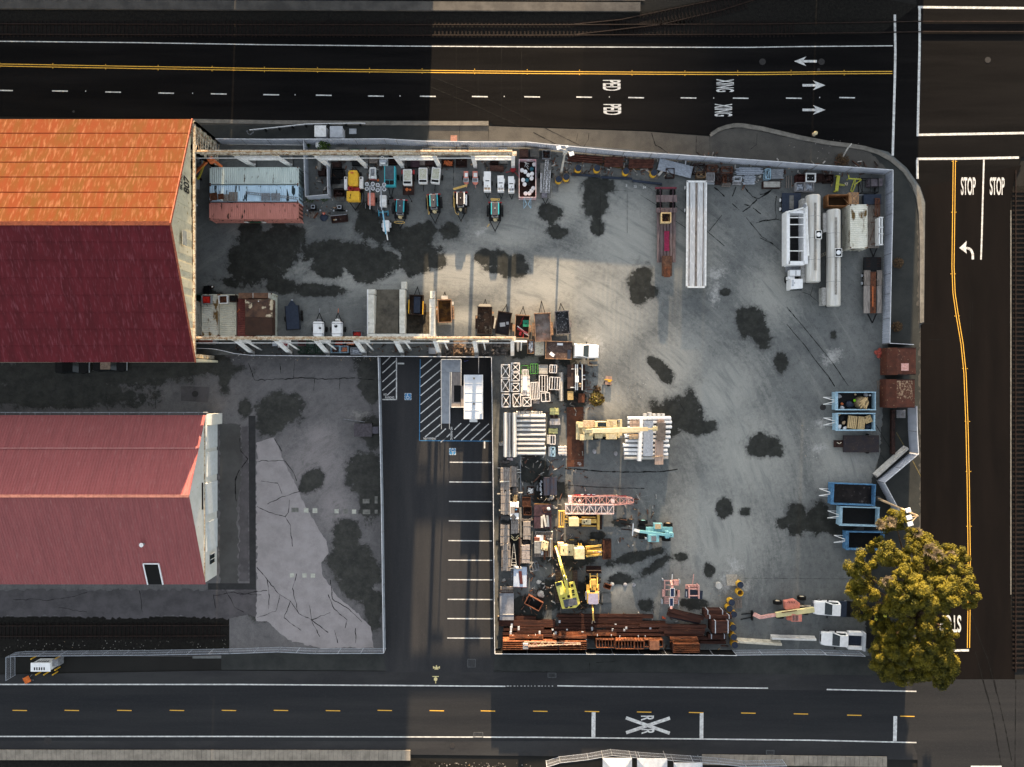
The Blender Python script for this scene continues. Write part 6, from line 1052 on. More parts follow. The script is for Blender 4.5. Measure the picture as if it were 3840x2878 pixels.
for i,(x0,y0,x1,y1)in enumerate(((1650,1010,1750,1095),(1535,1105,1630,1200),(1650,1110,1755,1205),(1780,1100,1875,1200),(1790,1020,1890,1090))):rack(('first','second','third','fourth','fifth')[i]+' dark green crossed frame from the west in the runway row','H',x0,y0,x1,y1,1.0,P('dark_green_frame',(.035,.09,.055),scale=3),0,'x',post=.07)
g=at('H',1462,700,1.0);MK('cargo_trailer','black slab-sided trailer with a pointed drawbar','trailer',(g[0],g[1],0),.07,[('body',NAVY,[('b',-.92,-1.7,.45,.92,1.6,1.0)],None,.03),('nose',NAVY,[('p',[(-.6,1.6),(.6,1.6),(.1,2.3),(-.1,2.3)],.5,.95)]),('rail',BLACK,[('b',-.98,-1.75,.95,-.9,1.6,1.05),('b',.9,-1.75,.95,.98,1.6,1.05),('b',-.98,-1.8,.95,.98,-1.7,1.05)]),('hitch',LGREY,[('s',0,2.4,.6,.14)]),wheel(1.15,-.2,.36,.2),wheel(1.15,.55,.36,.2),wheel(-1.15,-.2,.36,.2)])
for x_,l_,rd in((1808,'white poly tank trailer with a grey drawbar, western of two',0),(2068,'white poly tank trailer with a red drawbar tip, eastern of two',1)):
 g=at('H',x_,860,1.6);MK('tank_trailer',l_,'tank trailer',(g[0],g[1],0),0,[('tank',CLEANW,[('l',[[(-.72*k,y,.6),(.72*k,y,.6),(.76*k,y,1.1),(.6*k,y,1.6),(-.6*k,y,1.6),(-.76*k,y,1.1)]for y,k in((-1.05,.75),(-.9,1),(.85,1),(1.0,.85))])],[('strap',GREY,[('b',-.78,-.75,.6,.78,-.68,1.62),('b',-.78,.7,.6,.78,.77,1.62)]),('filler',BLACK,[('c',.35 if not rd else-.05,.1 if not rd else .35,1.6,.35 if not rd else-.05,.1 if not rd else .35,1.66,.17 if not rd else .22)]),('pipe',CLEANW,[('r',.35 if not rd else-.05,.15 if not rd else .4,1.65,.5 if not rd else-.05,.35 if not rd else 1.0,1.68,.07)])],.05),('chassis',BLACK,[('b',-.75,-1.1,.4,.75,1.1,.58)]),('pump',GREY if not rd else WHITE,[('b',-.3,1.15,.5,.3,1.4,.9),('s',0,1.3,.95,.14)]),('drawbar',BLACK,[('r',-.5,1.05,.5,0,2.3,.5,.09),('r',.5,1.05,.5,0,2.3,.5,.09)]),('jack',ORG if rd else GREY,[('r',0,2.2,.5,.05,2.9,.6,.07)]),wheel(-.95,0,.35,.2),wheel(.95,0,.35,.2)])
def ecology(label,c,x0,y0,x1,y1,h,n,along,grp,m=None):
 """row of stacked pale concrete blocks; each block its own object"""
 cx,cy,w_,d_=rc(c,x0,y0,x1,y1,h);lay=int(round(h/.75));
 for k in range(lay):
  for i in range(n):
   if along=='y':L_=d_/n;y=cy-d_/2+L_*(i+.5);op=[('b',-w_/2,-L_/2+.012,0,w_/2,L_/2-.012,.74),('b',-.09,-.2,.74,.09,.2,.76)];p=(cx+U_(-.02,.02),y,k*.75)
   else:L_=w_/n;x=cx-w_/2+L_*(i+.5);op=[('b',-L_/2+.012,-d_/2,0,L_/2-.012,d_/2,.74),('b',-.2,-.09,.74,.2,.09,.76)];p=(x,cy+U_(-.02,.02),k*.75)
   ONE('concrete_block',label,'concrete block',m or CONC,p,U_(-.008,.008),op,grp)
BLK=P('cream_concrete_block',(.62,.60,.54),c2=(.48,.46,.40),scale=1.5,rough=.9,c3=(.14,.12,.09),s3=3,t3=(.68,.74))
ecology('pale block in the west wall of the aggregate bays','K',800,330,895,980,2.25,4,'y','blocks in the west bay wall',BLK);ecology('pale block at the stepped north end of the west bay wall','K',782,245,910,325,1.5,1,'y','blocks at the west wall end',BLK)
ecology('pale block in the middle wall of the aggregate bays','K',1318,245,1408,980,2.25,5,'y','blocks in the middle bay wall',BLK);ecology('pale block at the north end of the middle bay wall','K',1345,118,1430,240,1.5,1,'y','blocks at the middle wall end',BLK)
ecology('pale block in the east wall of the aggregate bays','K',1815,400,1905,985,2.25,4,'y','blocks in the east bay wall',BLK);ecology('pale block at the north end of the east bay wall','K',1825,272,1905,395,1.5,1,'y','blocks at the east wall end',BLK)
ecology('pale block in the long back wall of the aggregate bays','K',778,985,1915,1045,2.25,7,'x','blocks in the back bay wall',BLK)
g=at('K',787,600,1.6);ONE('white_board','long white board leaning on the west bay wall','board',CLEANW,(*at('K',786,620,1.5),0),0,[('b',-.05,-3.1,0,.12,3.1,1.5)])
def heap(name,label,cat,c,x0,y0,x1,y1,h,m,sy=0,n=26):
 cx,cy,w_,d_=rc(c,x0,y0,x1,y1,0);v=[];f=[]
 for j in range(n+1):
  for i in range(n+1):
   u,t=i/n,j/n;e=sin(pi*u)**.35*0+1;z=h*(1-t)**(.9)*(.72+.28*abs(2*u-1)**2)*(1 if t<.98 else .1)+U_(0,.05)
   z*=1-.35*math.exp(-((u-.5)/.3)**2-((t-.38)/.25)**2);v.append((-w_/2+w_*u,-d_/2+d_*t,max(.012,z)))
 for j in range(n):
  for i in range(n):a=j*(n+1)+i;f.append((a,a+1,a+n+2,a+n+1))
 return tag(MB().add(v,f).build(name,m,None,loc=(cx,cy,0),smooth=True),label,cat,kind='stuff')
heap('sand_heap','brown-grey sand heap filling the first aggregate bay','sand heap','K',885,250,1320,985,1.5,P('damp_sand',(.17,.155,.125),c2=(.11,.10,.085),scale=.8,rough=1,bump=.4))
heap('gravel_heap','dark gravel heap at the back of the second aggregate bay','gravel heap','K',1410,620,1815,985,1.2,P('dark_gravel',(.085,.075,.06),c2=(.045,.04,.034),scale=2,rough=1,bump=.5))
YP=P('yellow_hub',(.6,.42,.08),scale=4);BRN=P('brown_bin_paint',(.085,.05,.035),c2=(.05,.032,.026),scale=3);TAN=P('tan_rim',(.36,.22,.13),c2=(.2,.12,.08),scale=4)
BFL=P('rusty_trailer_floor',(.14,.085,.055),c2=(.075,.05,.04),scale=1.5,c3=(.3,.26,.2),s3=2.5,t3=(.6,.7))
tr_box('dark skip trailer with yellow side bars inside the second bay','K',1592,505,1.95,2.7,-.03,BRN,BFL,1.5,extra=[('side_bar',BYEL,[('b',-1.03,-1.2,1.45,-.93,.7,1.58)]),('side_bar',BYEL,[('b',.93,-1.3,1.45,1.03,.55,1.58)]),('load_cover',NAVY,[('b',-.35,-1.1,.9,.55,1.2,1.2)])],tongue=1.2)
tr_box('brown dump trailer with a tan toolbox east of the bay walls','K',2065,605,1.9,3.15,.02,TAN,P('ochre_floor',(.17,.09,.02),c2=(.07,.035,.015),scale=.9),1.6,extra=[('tool_box',CONC,[('b',-.42,1.62,.8,.45,2.15,1.3)]),('lamp',CONC,[('b',-1.2,.2,1.0,-1.0,.45,1.2),('b',1.0,.9,1.0,1.25,1.3,1.2)])],nw=2)
tr_box('tall rusty dump trailer, westernmost of five','L',505,450,2.0,3.7,-.02,BRN,BFL,1.7,nw=2,extra=[('head_board',BLACK,[('l',[[(-.95,1.85,1.7),(.95,1.85,1.7),(.95,1.9,.8),(-.95,1.9,.8)],[(-.75,2.3,1.4),(.75,2.3,1.4),(.75,2.3,.8),(-.75,2.3,.8)]])]),('lamp',TAN,[('b',-1.25,.3,.9,-1.02,.65,1.2),('b',1.02,1.0,.9,1.25,1.3,1.2)]),('tail_step',BLACK,[('b',-1.2,-2.25,.4,1.2,-1.95,.5)])])
tr_box('dark dump trailer with two pale papers, second of five','L',765,490,1.95,3.1,-.16,BRN,P('dark_slate_floor',(.06,.05,.06),c2=(.045,.04,.045),scale=2),1.4,extra=[('paper',LGREY,[('d',-.1,-.15,.66,.75,.55,.02,.25),('d',.55,.15,.66,.35,.4,.02,.3)]),('side_board',CONC,[('b',-1.3,-.9,.7,-1.08,.6,1.0)])])
tr_box('grey-brown dump trailer with a mud-stained floor, fourth of five','L',1310,545,2.25,3.9,.04,TAN,P('muddy_pale_floor',(.26,.235,.22),c2=(.18,.14,.12),scale=1.2,c3=(.33,.2,.15),s3=2,t3=(.55,.7)),1.3,nw=2,tongue=1.7)
tr_box('scraped dark grey dump trailer, easternmost of five','L',1585,480,1.95,3.2,.08,P('grey_rim',(.22,.2,.2),scale=4),P('scraped_floor',(.10,.10,.105),c2=(.05,.05,.055),scale=1.3,c3=(.34,.34,.36),s3=4,t3=(.58,.68)),1.3)
tr_box('trailer loaded with red, white and green traffic gear, third of five','L',1025,535,2.0,3.15,-.05,TAN,BRN,1.4,tongue=1.2)
g=at('L',1078,490,1.4);MK('green_crate','green plastic bin in the traffic gear trailer','bin',(g[0],g[1],.63),0,[('tub',P('bin_green',(.02,.22,.13),c2=(.015,.15,.09),scale=4),[('b',-.42,-.45,0,.42,.45,.6)]),('hole',BLACK,[('c',0,0,.6,0,0,.62,.09)])])
for i,(x,y,a,w2,l2)in enumerate(((1010,470,-.35,1.3,.06),(1030,440,-.3,1.2,.06),(1055,600,-.65,1.2,.14),(1000,560,-.7,1.1,.12),(1085,640,-.55,.9,.12),(1000,630,1.3,.5,.3),(1040,660,1.5,.5,.1))):
 g=at('L',x,y,1.3);ONE('barricade_board','red and white barricade board in the third dump trailer','barricade board',(CLEANW if i in(2,3,4)else RED),(g[0],g[1],.66+.05*i),a+pi/2*(1 if i<2 else 0),[('b',-w2/2,-l2/2,0,w2/2,l2/2,.05)]+([]if i not in(2,3,4)else[]),'barricade boards in the trailer')
for i in range(9):g=at('L',965+i*16,560+i*8,1.35);ONE('red_stripe_board','striped barricade board lying in the traffic gear trailer','barricade board',RED,(g[0],g[1],1.03),-.5,[('b',-.06,-.14,0,.06,.14,.02)],'striped barricade boards')
g=at('L',1700,870,1.2)
def cabbody(mb,x0,x1,w,z0,belt,roof,sl=(.5,.3),nose=None):
 """x runs forward; returns loft of a cab with sloped screens"""
 hw=w/2;return mb
PW=CLEANW
def pickup(label,c,x,y,rz,bed,L_=5.6,name='pickup_truck',hood_only=False,extra=None):
 """nose towards local +x"""
 g=at(c,x,y,1.2);hw=.98
 body=[('l',[[(xx,-hw*k,.45),(xx,hw*k,.45),(xx,hw*k,z),(xx,hw*k*.86,z+.10),(xx,-hw*k*.86,z+.10),(xx,-hw*k,z)]for xx,k,z in((-.9,1,1.02),(1.1,1,1.05),(1.3,.99,1.05),(2.1,.97,1.0),(2.45,.9,.92),(2.6,.74,.8))])]
 cab=[('l',[[(-.9,-hw*.95,1.1),(1.15,-hw*.95,1.1),(1.15,hw*.95,1.1),(-.9,hw*.95,1.1)],[(-.8,-hw*.80,1.78),(.35,-hw*.80,1.78),(.35,hw*.80,1.78),(-.8,hw*.80,1.78)]])]
 ps=[('body',PW,body,[('grille',BLACK,[('b',2.58,-.5,.55,2.66,.5,.8)]),('bumper',GREY,[('b',2.55,-.85,.42,2.72,.85,.58)])],.03),('cab',PW,cab,None,.04),('windscreen',GLASS,[('l',[[(1.17,-hw*.86,1.13),(1.19,-hw*.86,1.13),(1.19,hw*.86,1.13),(1.17,hw*.86,1.13)],[(.38,-hw*.72,1.77),(.40,-hw*.72,1.77),(.40,hw*.72,1.77),(.38,hw*.72,1.77)]])]),('side_window',GLASS,[('l',[[(-.6,s*hw*.955,1.2),(.75,s*hw*.955,1.2),(.75,s*hw*.93,1.2),(-.6,s*hw*.93,1.2)],[(-.5,s*hw*.845,1.66),(.3,s*hw*.845,1.66),(.3,s*hw*.80,1.66),(-.5,s*hw*.80,1.66)]])for s in(-1,1)]),('mirror',BLACK,[('b',.75,-1.28,1.1,.9,-1.0,1.3),('b',.75,1.0,1.1,.9,1.28,1.3)]),('headlight',LAMPM,[('b',2.4,-.88,.68,2.6,-.6,.85)]),('headlight',LAMPM,[('b',2.4,.6,.68,2.6,.88,.85)])]
 for wx in(1.75,-2.0):
  for s in(-1,1):ps.append(('wheel',RUBBER,[('c',wx,s*.8,.4,wx,s*1.0,.4,.4,.4,16)],[('rim',GREY,[('c',wx,s*1.0,.4,wx,s*1.02,.4,.22)])]))
 ps.append(('chassis',BLACK,[('b',-3.1,-.45,.5,-.9,.45,.7)]))
 return MK(name,label,'pickup truck',(g[0],g[1],0),rz,ps+bed+(extra or[]))
g=at('L',1880,875,1.2)
pickup('white pickup with a rusty brown flatbed and loose papers','L',1830,872,-.03,[('flatbed',P('brown_flatbed',(.15,.10,.08),c2=(.10,.065,.055),scale=1.5,c3=(.28,.23,.2),s3=4,t3=(.62,.72)),[('b',-4.75,-1.2,.95,-1.15,1.2,1.05)],[('side_board',TAN,[('b',-4.8,-1.25,1.0,-1.15,-1.18,1.3),('b',-4.8,1.18,1.0,-1.15,1.25,1.3),('b',-4.85,-1.25,1.0,-4.78,1.25,1.3)])]),('paper',CLEANW,[('d',-3.9,-.6,1.06,.7,.45,.02,-.6),('d',-2.85,.85,1.06,.8,.3,.02,0)]),('toolbox',NAVY,[('b',-1.8,-1.15,1.06,-1.35,.1,1.3)])])
for x0,y0,x1,y1,l,f,m in((1095,720,1190,908,'tan bin of plumbing fittings south of the dump trailers','rods',TAN),(1200,742,1330,932,'worn cream steel sheet pallet south of the dump trailers','flat',CONC)):crate(l,'L',x0,y0,x1,y1,.8,m,f,fmat=(GALV if f=='rods' else P('worn_cream_sheet',(.55,.5,.4),c2=(.45,.40,.3),scale=2,c3=(.22,.14,.06),s3=6,t3=(.6,.68))))
ONE('jersey_stub','pale concrete post lying east of the last runway leg','concrete post',CONC,(*at('L',967,805,.3),0),0,[('b',-.17,-.6,0,.17,.65,.35),('b',-.1,-.75,0,.1,-.6,.3)])
def reelpallet(label,c,x0,y0,x1,y1,m,n,h=.7):
 cx,cy,w_,d_=rc(c,x0,y0,x1,y1,h);ps=[('pallet',m,palletops(w_,d_,0,8))]
 for i in range(n):
  x,y,r=U_(-w_/2+.2,w_/2-.2),U_(-d_/2+.2,d_/2-.2),U_(.15,.22);z=U_(.15,.45)
  ps.append(('coupler',m,[('c',x,y,z,x,y,z+.25,r,r*.9,12),('c',x,y,z+.25,x,y,z+.27,r*.5,r*.4,10)]))
 MK('coupler_pallet',label,'pallet of couplers',(cx,cy,0),0,ps)
CP=P('greyish_iron',(.13,.115,.105),c2=(.07,.062,.058),scale=6,c3=(.3,.26,.23),s3=14,t3=(.58,.68));CP2=P('warm_iron',(.26,.17,.11),c2=(.12,.08,.06),scale=6,c3=(.5,.38,.27),s3=14,t3=(.58,.68))
for x0,y0,x1,y1,m,l in((-60,735,55,940,CP,'westernmost pallet of round iron couplers'),(68,728,228,828,CP2,'warm-toned pallet of round couplers, upper'),(68,840,200,935,CP2,'warm-toned pallet of round couplers, lower'),(238,728,330,812,CP,'grey pallet half covered with boards, upper'),(215,820,355,930,CP2,'tan pallet of couplers beside the runway leg'),(430,735,590,835,CP,'pallet of iron couplers east of the runway leg, upper'),(440,840,570,935,CP,'pallet of iron couplers east of the runway leg, lower'),(600,735,745,830,CP,'dark pallet of iron couplers, upper middle'),(585,838,710,935,CP,'dark pallet of iron couplers, lower middle'),(755,735,865,820,CP,'small pallet of couplers beside the last leg'),(712,840,825,930,CP,'end pallet of couplers, lower row')):reelpallet(l,'L',x0,y0,x1,y1,m,11)
boardstack('stack of pale boards beside the warm-toned couplers','L',205,738,330,830,.5,WOODX,'x',5,2,2)
XW=P('white_frame_paint',(.72,.70,.68),c2=(.58,.50,.44),scale=4,rough=.5)
for(x0,y0,x1,y1,rz,l)in((158,203,348,485,0,'tall white crossed frame, north-west corner of the group'),(158,502,346,780,0,'tall white crossed frame, west column middle'),(170,815,357,1097,.0,'tall white crossed frame, south-west corner of the group'),(365,168,552,358,0,'small white crossed frame, northernmost of the second column'),(365,372,552,556,0,'small white crossed frame, second from the north in the second column'),(362,588,552,776,.02,'small white crossed frame, third in the second column'),(398,808,576,1088,.06,'tall white crossed frame leaning beside the square one'),(605,888,790,1080,.02,'square bluish-white crossed frame, south-east of the group')):rack(l,'M',x0,y0,x1,y1,2.3,XW,rz,'x',post=.11,bars=0)
GRF=P('green_frame_paint',(.10,.30,.05),c2=(.05,.18,.08),scale=3)
rack('dark frame with lime green top edge','M',565,222,728,400,1.5,GRF,0,None);rack('green frame with pale uprights inside','M',762,188,930,402,1.8,GRF,0,None,bars=2)
crate('pink-grey wrapped crate beside the green frame','M',945,215,1128,402,1.5,BOARD,'slats',fmat=CONC)
for(x0,y0,x1,y1,b,rz,l)in((1165,212,1320,385,2,-.05,'small pale frame on dark legs, east of the crate'),(592,310,728,440,3,0,'white slatted frame above the tall stack of frames'),(948,425,1130,778,2,0,'tall pale twin-slot frame'),(1160,465,1385,735,3,-.05,'pale frame with splayed bars'),(765,570,955,935,4,.06,'tall tilted bundle of pale frames'),(990,790,1180,980,1,.06,'short pale two-slot frame, south row')):rack(l,'M',x0,y0,x1,y1,1.8,XW,rz,None,bars=b)
boardstack('tall stack of nested cream formwork frames','M',572,430,755,865,1.7,XW,'y',5,4,3,name='formwork_stack',cat='formwork stack');ONE('white_panel','white panel lying on the nested formwork frames','panel',CLEANW,(*at('M',655,600,1.9),1.76),0,[('b',-.32,-1.0,0,.32,.95,.08),('b',-.25,-.9,.08,.25,-.4,.12)])  # the last piece is a plain white panel
boardstack('dark bundle of small frames beside the tilted bundle','M',825,945,955,1025,.6,BOARD,'y',5,2,2)
def jersey(label,c,x,y,L_,rz,m=None,w=.6,h=.8,group=None,z=0):
 g=at(c,x,y,h+z);return ONE('jersey_barrier',label,'concrete barrier',m or CONC,(g[0],g[1],z),rz,[('l',[[(xx,-w/2,0),(xx,w/2,0),(xx,w/2,.12),(xx,w*.28,.32),(xx,w*.2,h),(xx,-w*.2,h),(xx,-w*.28,.32),(xx,-w/2,.12)]for xx in(-L_/2,-L_/2+.05,L_/2-.05,L_/2)])],group,.02)
jersey('single upright grey barrier beside the pale frames','M',1412,668,4.0,pi/2,w=.66)
cx,cy,w_,d_=rc('M',1535,210,1695,715,1.0);MK('flat_trailer','rust-brown deck trailer beside the white shelving trailer','trailer',(cx,cy,0),0,[('deck',P('brown_deck',(.10,.06,.048),c2=(.075,.045,.038),scale=2),[('b',-w_/2,-d_/2,.6,w_/2,d_/2,.9)]),('rail',WHITE,[('b',-.1,-d_/2+.15,.9,w_/2,-d_/2+.28,.98),('b',0,d_/2-.65,.9,w_/2,d_/2-.57,.98)]),wheel(-w_/2+.1,-.5,.36,.2),wheel(w_/2-.2,-.5,.36,.2)])
cx,cy,w_,d_=rc('M',1700,205,1912,740,1.5);MK('shelving_trailer','trailer with white rails, dark hoses and pale boxes','trailer',(cx,cy,0),0,[('deck',DKRUST,[('b',-w_/2,-d_/2,.5,w_/2,d_/2,.8)]),('rail',WHITE,[('b',-w_/2,-d_/2,.8,-w_/2+.12,d_/2,1.5),('b',-w_/2+.26,-d_/2,.8,-w_/2+.36,d_/2,1.5),('b',.2,-d_/2,.8,.3,d_/2,1.5)]),('box',CLEANW,[('b',-w_/2-.05,-.7,1.5,-w_/2+.45,.2,1.8)]),('hose',NAVY,[('b',-.2,-.5,.8,.15,.9,1.2),('t',[(-.05,-1.5,1.2),(0,0,1.3),(-.05,1.2,1.2)],.06)]),('sack',PALE,[('s',-.02,-.95,1.1,.2),('s',-.02,-1.25,1.1,.18),('s',.0,1.2,1.1,.16)]),('step',LGREY,[('b',.35,-.35,.8,.72,-.2,1.0),('b',.35,.2,.8,.72,.35,1.0)]),wheel(-w_/2+.1,0,.36,.2),wheel(w_/2-.1,0,.36,.2)])
crate('ochre crate with black markings below the brown deck trailer','M',1540,765,1660,942,.9,P('ochre_crate',(.42,.31,.14),c2=(.33,.23,.1),scale=3,c3=(.08,.06,.04),s3=9,t3=(.6,.66)),'flat');crate('tilted rusty box east of the ochre crate','M',1765,812,1895,1000,.8,RUST,'flat',rz=-.06)
g=at('M',2060,180,.3);MK('fork_frame','pale timber fork frame east of the shelving trailer','fork frame',(g[0],g[1],.02),0,[('tine',PALE,[('b',-.5,.25,0,.7,.42,.15)]),('tine',PALE,[('b',-.5,-.38,0,.7,-.2,.15)]),('back',PALE,[('b',-.65,-.35,0,-.5,.4,.2),('r',-.6,.1,.1,-.75,-.1,.3,.1)])])
plant('spiky brown and yellow-green shrub beside the fork frame','M',2150,920,.95,1.3,P('spiky_leaf',(.16,.12,.03),c2=(.06,.035,.02),scale=2,c3=(.34,.30,.03),s3=5,t3=(.6,.7)),300,leaf=.3);plant('dark leafless bush north of the spiky shrub','M',2150,720,.55,.5,DEADL,120)
g=at('Y8',280,270,.4);MK('utility_cart','pinkish wooden cart with yellow strap and a black tyre','cart',(g[0],g[1],0),-.1,[('deck',P('pinkish_board',(.42,.27,.2),c2=(.33,.2,.15),scale=4),[('b',-.45+i*.18,-.6,.25,-.3+i*.18,.6,.4)for i in range(5)]),('strap',BYEL,[('b',-.6,.02,.4,.5,.14,.45),('b',-.1,-.2,.4,.3,.05,.46)]),('tyre',RUBBER,[('c',.1,-.5,0,.1,-.5,.22,.3)])])
BRW=P('pale_barrier_concrete',(.60,.59,.57),c2=(.47,.46,.45),scale=1.2,rough=.85,stretch=(.4,2,1),c3=(.16,.14,.13),s3=4,t3=(.64,.71))
G1='barriers in the big west stack'
for i,y in enumerate((225,325,425,515,612,712,805,905,1000)):
 warm=i<1;gg=at('N',782 if i!=6 else 765,y,1.7)
 for z in(0,.85):ONE('jersey_barrier','east-west concrete barrier in the big stack west of the crane' if z==0 else 'upper east-west concrete barrier in the big stack west of the crane','concrete barrier',BRW,(gg[0]+U_(-.03,.03),gg[1]+U_(-.02,.02),z),U_(-.01,.01),[('l',[[(xx,-.3,0),(xx,.3,0),(xx,.3,.12),(xx,.17,.34),(xx,.12,.82),(xx,-.12,.82),(xx,-.17,.34),(xx,-.3,.12)]for xx in(-2.0,2.0)]),('b',.6,-.05,.82,.78,.05,.835)],G1,.02)
for x in(252,332,437):
 for z in(0,.85,1.7):
  if z==1.7 and x==332:continue
  gg=at('N',x,620,z+.82);ONE('jersey_barrier','north-south concrete barrier on the west end of the big stack','concrete barrier',BRW,(gg[0],gg[1],z),pi/2+U_(-.006,.006),[('l',[[(xx,-.29,0),(xx,.29,0),(xx,.29,.12),(xx,.17,.34),(xx,.12,.82),(xx,-.12,.82),(xx,-.17,.34),(xx,-.29,.12)]for xx in(-3.05,3.05)])],'north-south barriers in the big west stack',.02)
for i,x in enumerate((520,612,708,800,890,978)):
 gg=at('N',x,168,.8);ONE('jersey_barrier','short stub barrier peeking out on the north side of the big stack','concrete barrier',BRW if i<3 else CONC,(gg[0],gg[1],.3),0,[('l',[[(xx,-.3,0),(xx,.3,0),(xx,.2,.5),(xx,-.2,.5)]for xx in(-.27,.27)])],'stub barriers north of the big stack')
ONE('jersey_barrier','lone concrete barrier end poking out west of the big stack','concrete barrier',CONC,(*at('N',170,810,1),.2),0,[('l',[[(xx,-.28,0),(xx,.28,0),(xx,.18,.6),(xx,-.18,.6)]for xx in(-.35,.35)])])
YGC=P('lime_cream_sheet',(.52,.50,.22),c2=(.44,.42,.18),scale=2,stretch=(4,1,1))
boardstack('lime-cream corrugated sheet stack, north end of its row','N',1172,62,1362,205,.8,YGC,'y',6,3,1,name='sheet_stack',cat='sheet stack');boardstack('dark domed timber pile between the lime-cream sheets and bricks','N',1180,205,1340,262,.9,DKRUST,'x',3,2,1)
boardstack('white brick pallet in the row east of the big stack','N',1165,285,1385,412,1.1,BOARD,'x',3,4,3,name='brick_pallet',cat='brick pallet');boardstack('lime-cream sheet stack, south end of its row','N',1145,480,1335,592,.8,YGC,'y',6,3,1,name='sheet_stack',cat='sheet stack');crate('grey crate with a rounded front beside the white bricks','N',1168,415,1350,475,.8,CONCD,'flat')
rack('white rounded frame on a tan crate','N',1168,625,1290,820,1.5,XW,0,None,bars=1);crate('tan crate west of the white rounded frame','N',1112,625,1168,805,1.2,CONC,'flat');rack('teal-blue frame with a white cross','N',1190,872,1285,1068,1.5,LBLUE,0,'x',post=.1);crate('grey crate west of the teal-blue frame','N',1150,872,1188,1060,1.2,LGREY,'flat')
boardstack('banded bundle of white tubes beside the rusty road plate','N',1345,850,1520,1040,1.0,XW,'y',8,3,3,name='tube_bundle',cat='tube bundle')
g=at('N',343,1122,.4);t=MK('barricade_board','red and white striped board south of the big barrier stack','barricade board',(g[0],g[1],.3),0,[('board',CLEANW,[('b',-.42,-.18,0,.42,.18,.04)]),('stripes',RED,[('p',[(-.36+i*.2,-.17),(-.28+i*.2,-.17),(-.18+i*.2,.17),(-.26+i*.2,.17)],.04,.046)for i in range(4)]),('leg',GREY,[('b',-.3,-.05,-.3,-.25,.05,0),('b',.25,-.05,-.3,.3,.05,0)])])
PL=P('rusty_road_plate',(.155,.062,.035),c2=(.10,.045,.03),scale=.9,rough=.8,c3=(.24,.16,.11),s3=1.6,t3=(.62,.72))
for y0,y1,l_ in((42,1130,'long rusty steel road plate west of the mobile crane'),(1135,1278,'short rusty plate with a white scribble at the south end')):
 cx,cy,w_,d_=rc('N',1520,y0,1880,y1,.05);ONE('steel_plate',l_,'steel plate',PL,(cx,cy,.01),.012,[('b',-w_/2+.04,-d_/2,0,w_/2-.04,d_/2,.04)])
mb=MB();pp=[at('N',x,y,.06)for x,y in((1740,1200),(1780,1185),(1815,1205),(1815,1240),(1780,1215),(1730,1225),(1770,1220),(1800,1255))];tag(mb.strip(pp,.05,.056).build('chalk_mark',MARK),kind='structure')
g=at('O',660,500,1.8);L3=lambda x,y,z:(at('O',x,y,z)[0]-g[0],at('O',x,y,z)[1]-g[1],z)
def ob(x0,y0,x1,y1,z0,z1):a,b=L3(x0,y0,z1),L3(x1,y1,z1);return('b',a[0],b[1],z0,b[0],a[1],z1)
ps=[('chassis',PYEL,[ob(320,400,1030,610,.7,1.1)]),('deck_plate',PYEL,[ob(300,370,430,460,1.1,1.7)]),('deck_plate',PYEL,[ob(330,575,430,670,1.1,1.7)]),('deck_plate',PYEL,[ob(430,570,545,660,1.1,1.6)]),('engine_deck',P('tan_engine_deck',(.55,.42,.28),c2=(.3,.22,.15),scale=4),[ob(385,345,575,455,1.1,1.8)]),('cab',PYEL,[ob(580,360,778,455,1.0,2.4)],[('window',GLASS,[ob(625,375,768,445,2.38,2.43)])],.05),('rear_deck',PYEL,[ob(778,335,945,455,1.1,1.6)],[('tread',OFFW,[ob(790+i*24,345,802+i*24,445,1.6,1.63)for i in range(6)])]),('rear_deck',PYEL,[ob(765,560,945,655,1.1,1.6)],[('tread',OFFW,[ob(815+i*24,570,827+i*24,645,1.6,1.63)for i in range(5)])]),('tool_locker',PYEL,[ob(580,565,705,640,1.0,1.7)]),('outrigger',PYEL,[ob(270,365,320,660,.5,1.2)],[('float',PYEL,[('c',*L3(292,390,1.2)[:2],.1,*L3(292,390,1.2)[:2],1.4,.16)])]),('outrigger',PYEL,[ob(960,330,1030,460,.5,1.2)],[('float',GREY,[('c',*L3(975,350,1.2)[:2],.1,*L3(975,350,1.2)[:2],1.4,.16)])]),('outrigger',PYEL,[ob(960,560,1030,630,.5,1.2)],[('float',GREY,[('c',*L3(1010,608,1.2)[:2],.1,*L3(1010,608,1.2)[:2],1.4,.16)])]),('turntable',PYEL,[('c',*L3(465,505,1.3)[:2],1.1,*L3(465,505,1.3)[:2],1.7,.8,.8,20)],[('winch',BLACK,[ob(415,500,495,560,1.7,2.2)])]),('boom',P('cream_boom',(.72,.60,.38),c2=(.62,.50,.30),scale=2,rough=.45),[('r',*L3(530,515,3.0),*L3(1320,490,3.2),.62,.7)],[('boom_section',P('cream_boom2',(.66,.52,.3),c2=(.56,.43,.24),scale=2),[('r',*L3(1320,490,3.2),*L3(1455,487,3.25),.5,.56)]),('boom_head',PYEL,[('r',*L3(1455,487,3.2),*L3(1600,478,3.1),.22,.4),('c',*L3(1560,440,3.1),*L3(1560,520,3.1),.2),('c',*L3(1600,440,3.0),*L3(1600,510,3.0),.16)]),('fly_rail',PYEL,[('r',*L3(700,560,2.5),*L3(1330,535,2.6),.12,.2)]),('hose_reel',PYEL,[('c',*L3(910,445,3.0)[:2],2.9,*L3(910,445,3)[:2],3.3,.22)])],.04),('boom_base',PYEL,[('r',*L3(440,520,2.0),*L3(560,515,3.0),.5,.8)])]
for x_ in(390,560,760,900):
 for y_,s_ in((362,1),(640,-1)):q=L3(x_,y_,.6);ps.append(('wheel',RUBBER,[('c',q[0],q[1]-.15,.6,q[0],q[1]+.15,.6,.6,.6,18)]))
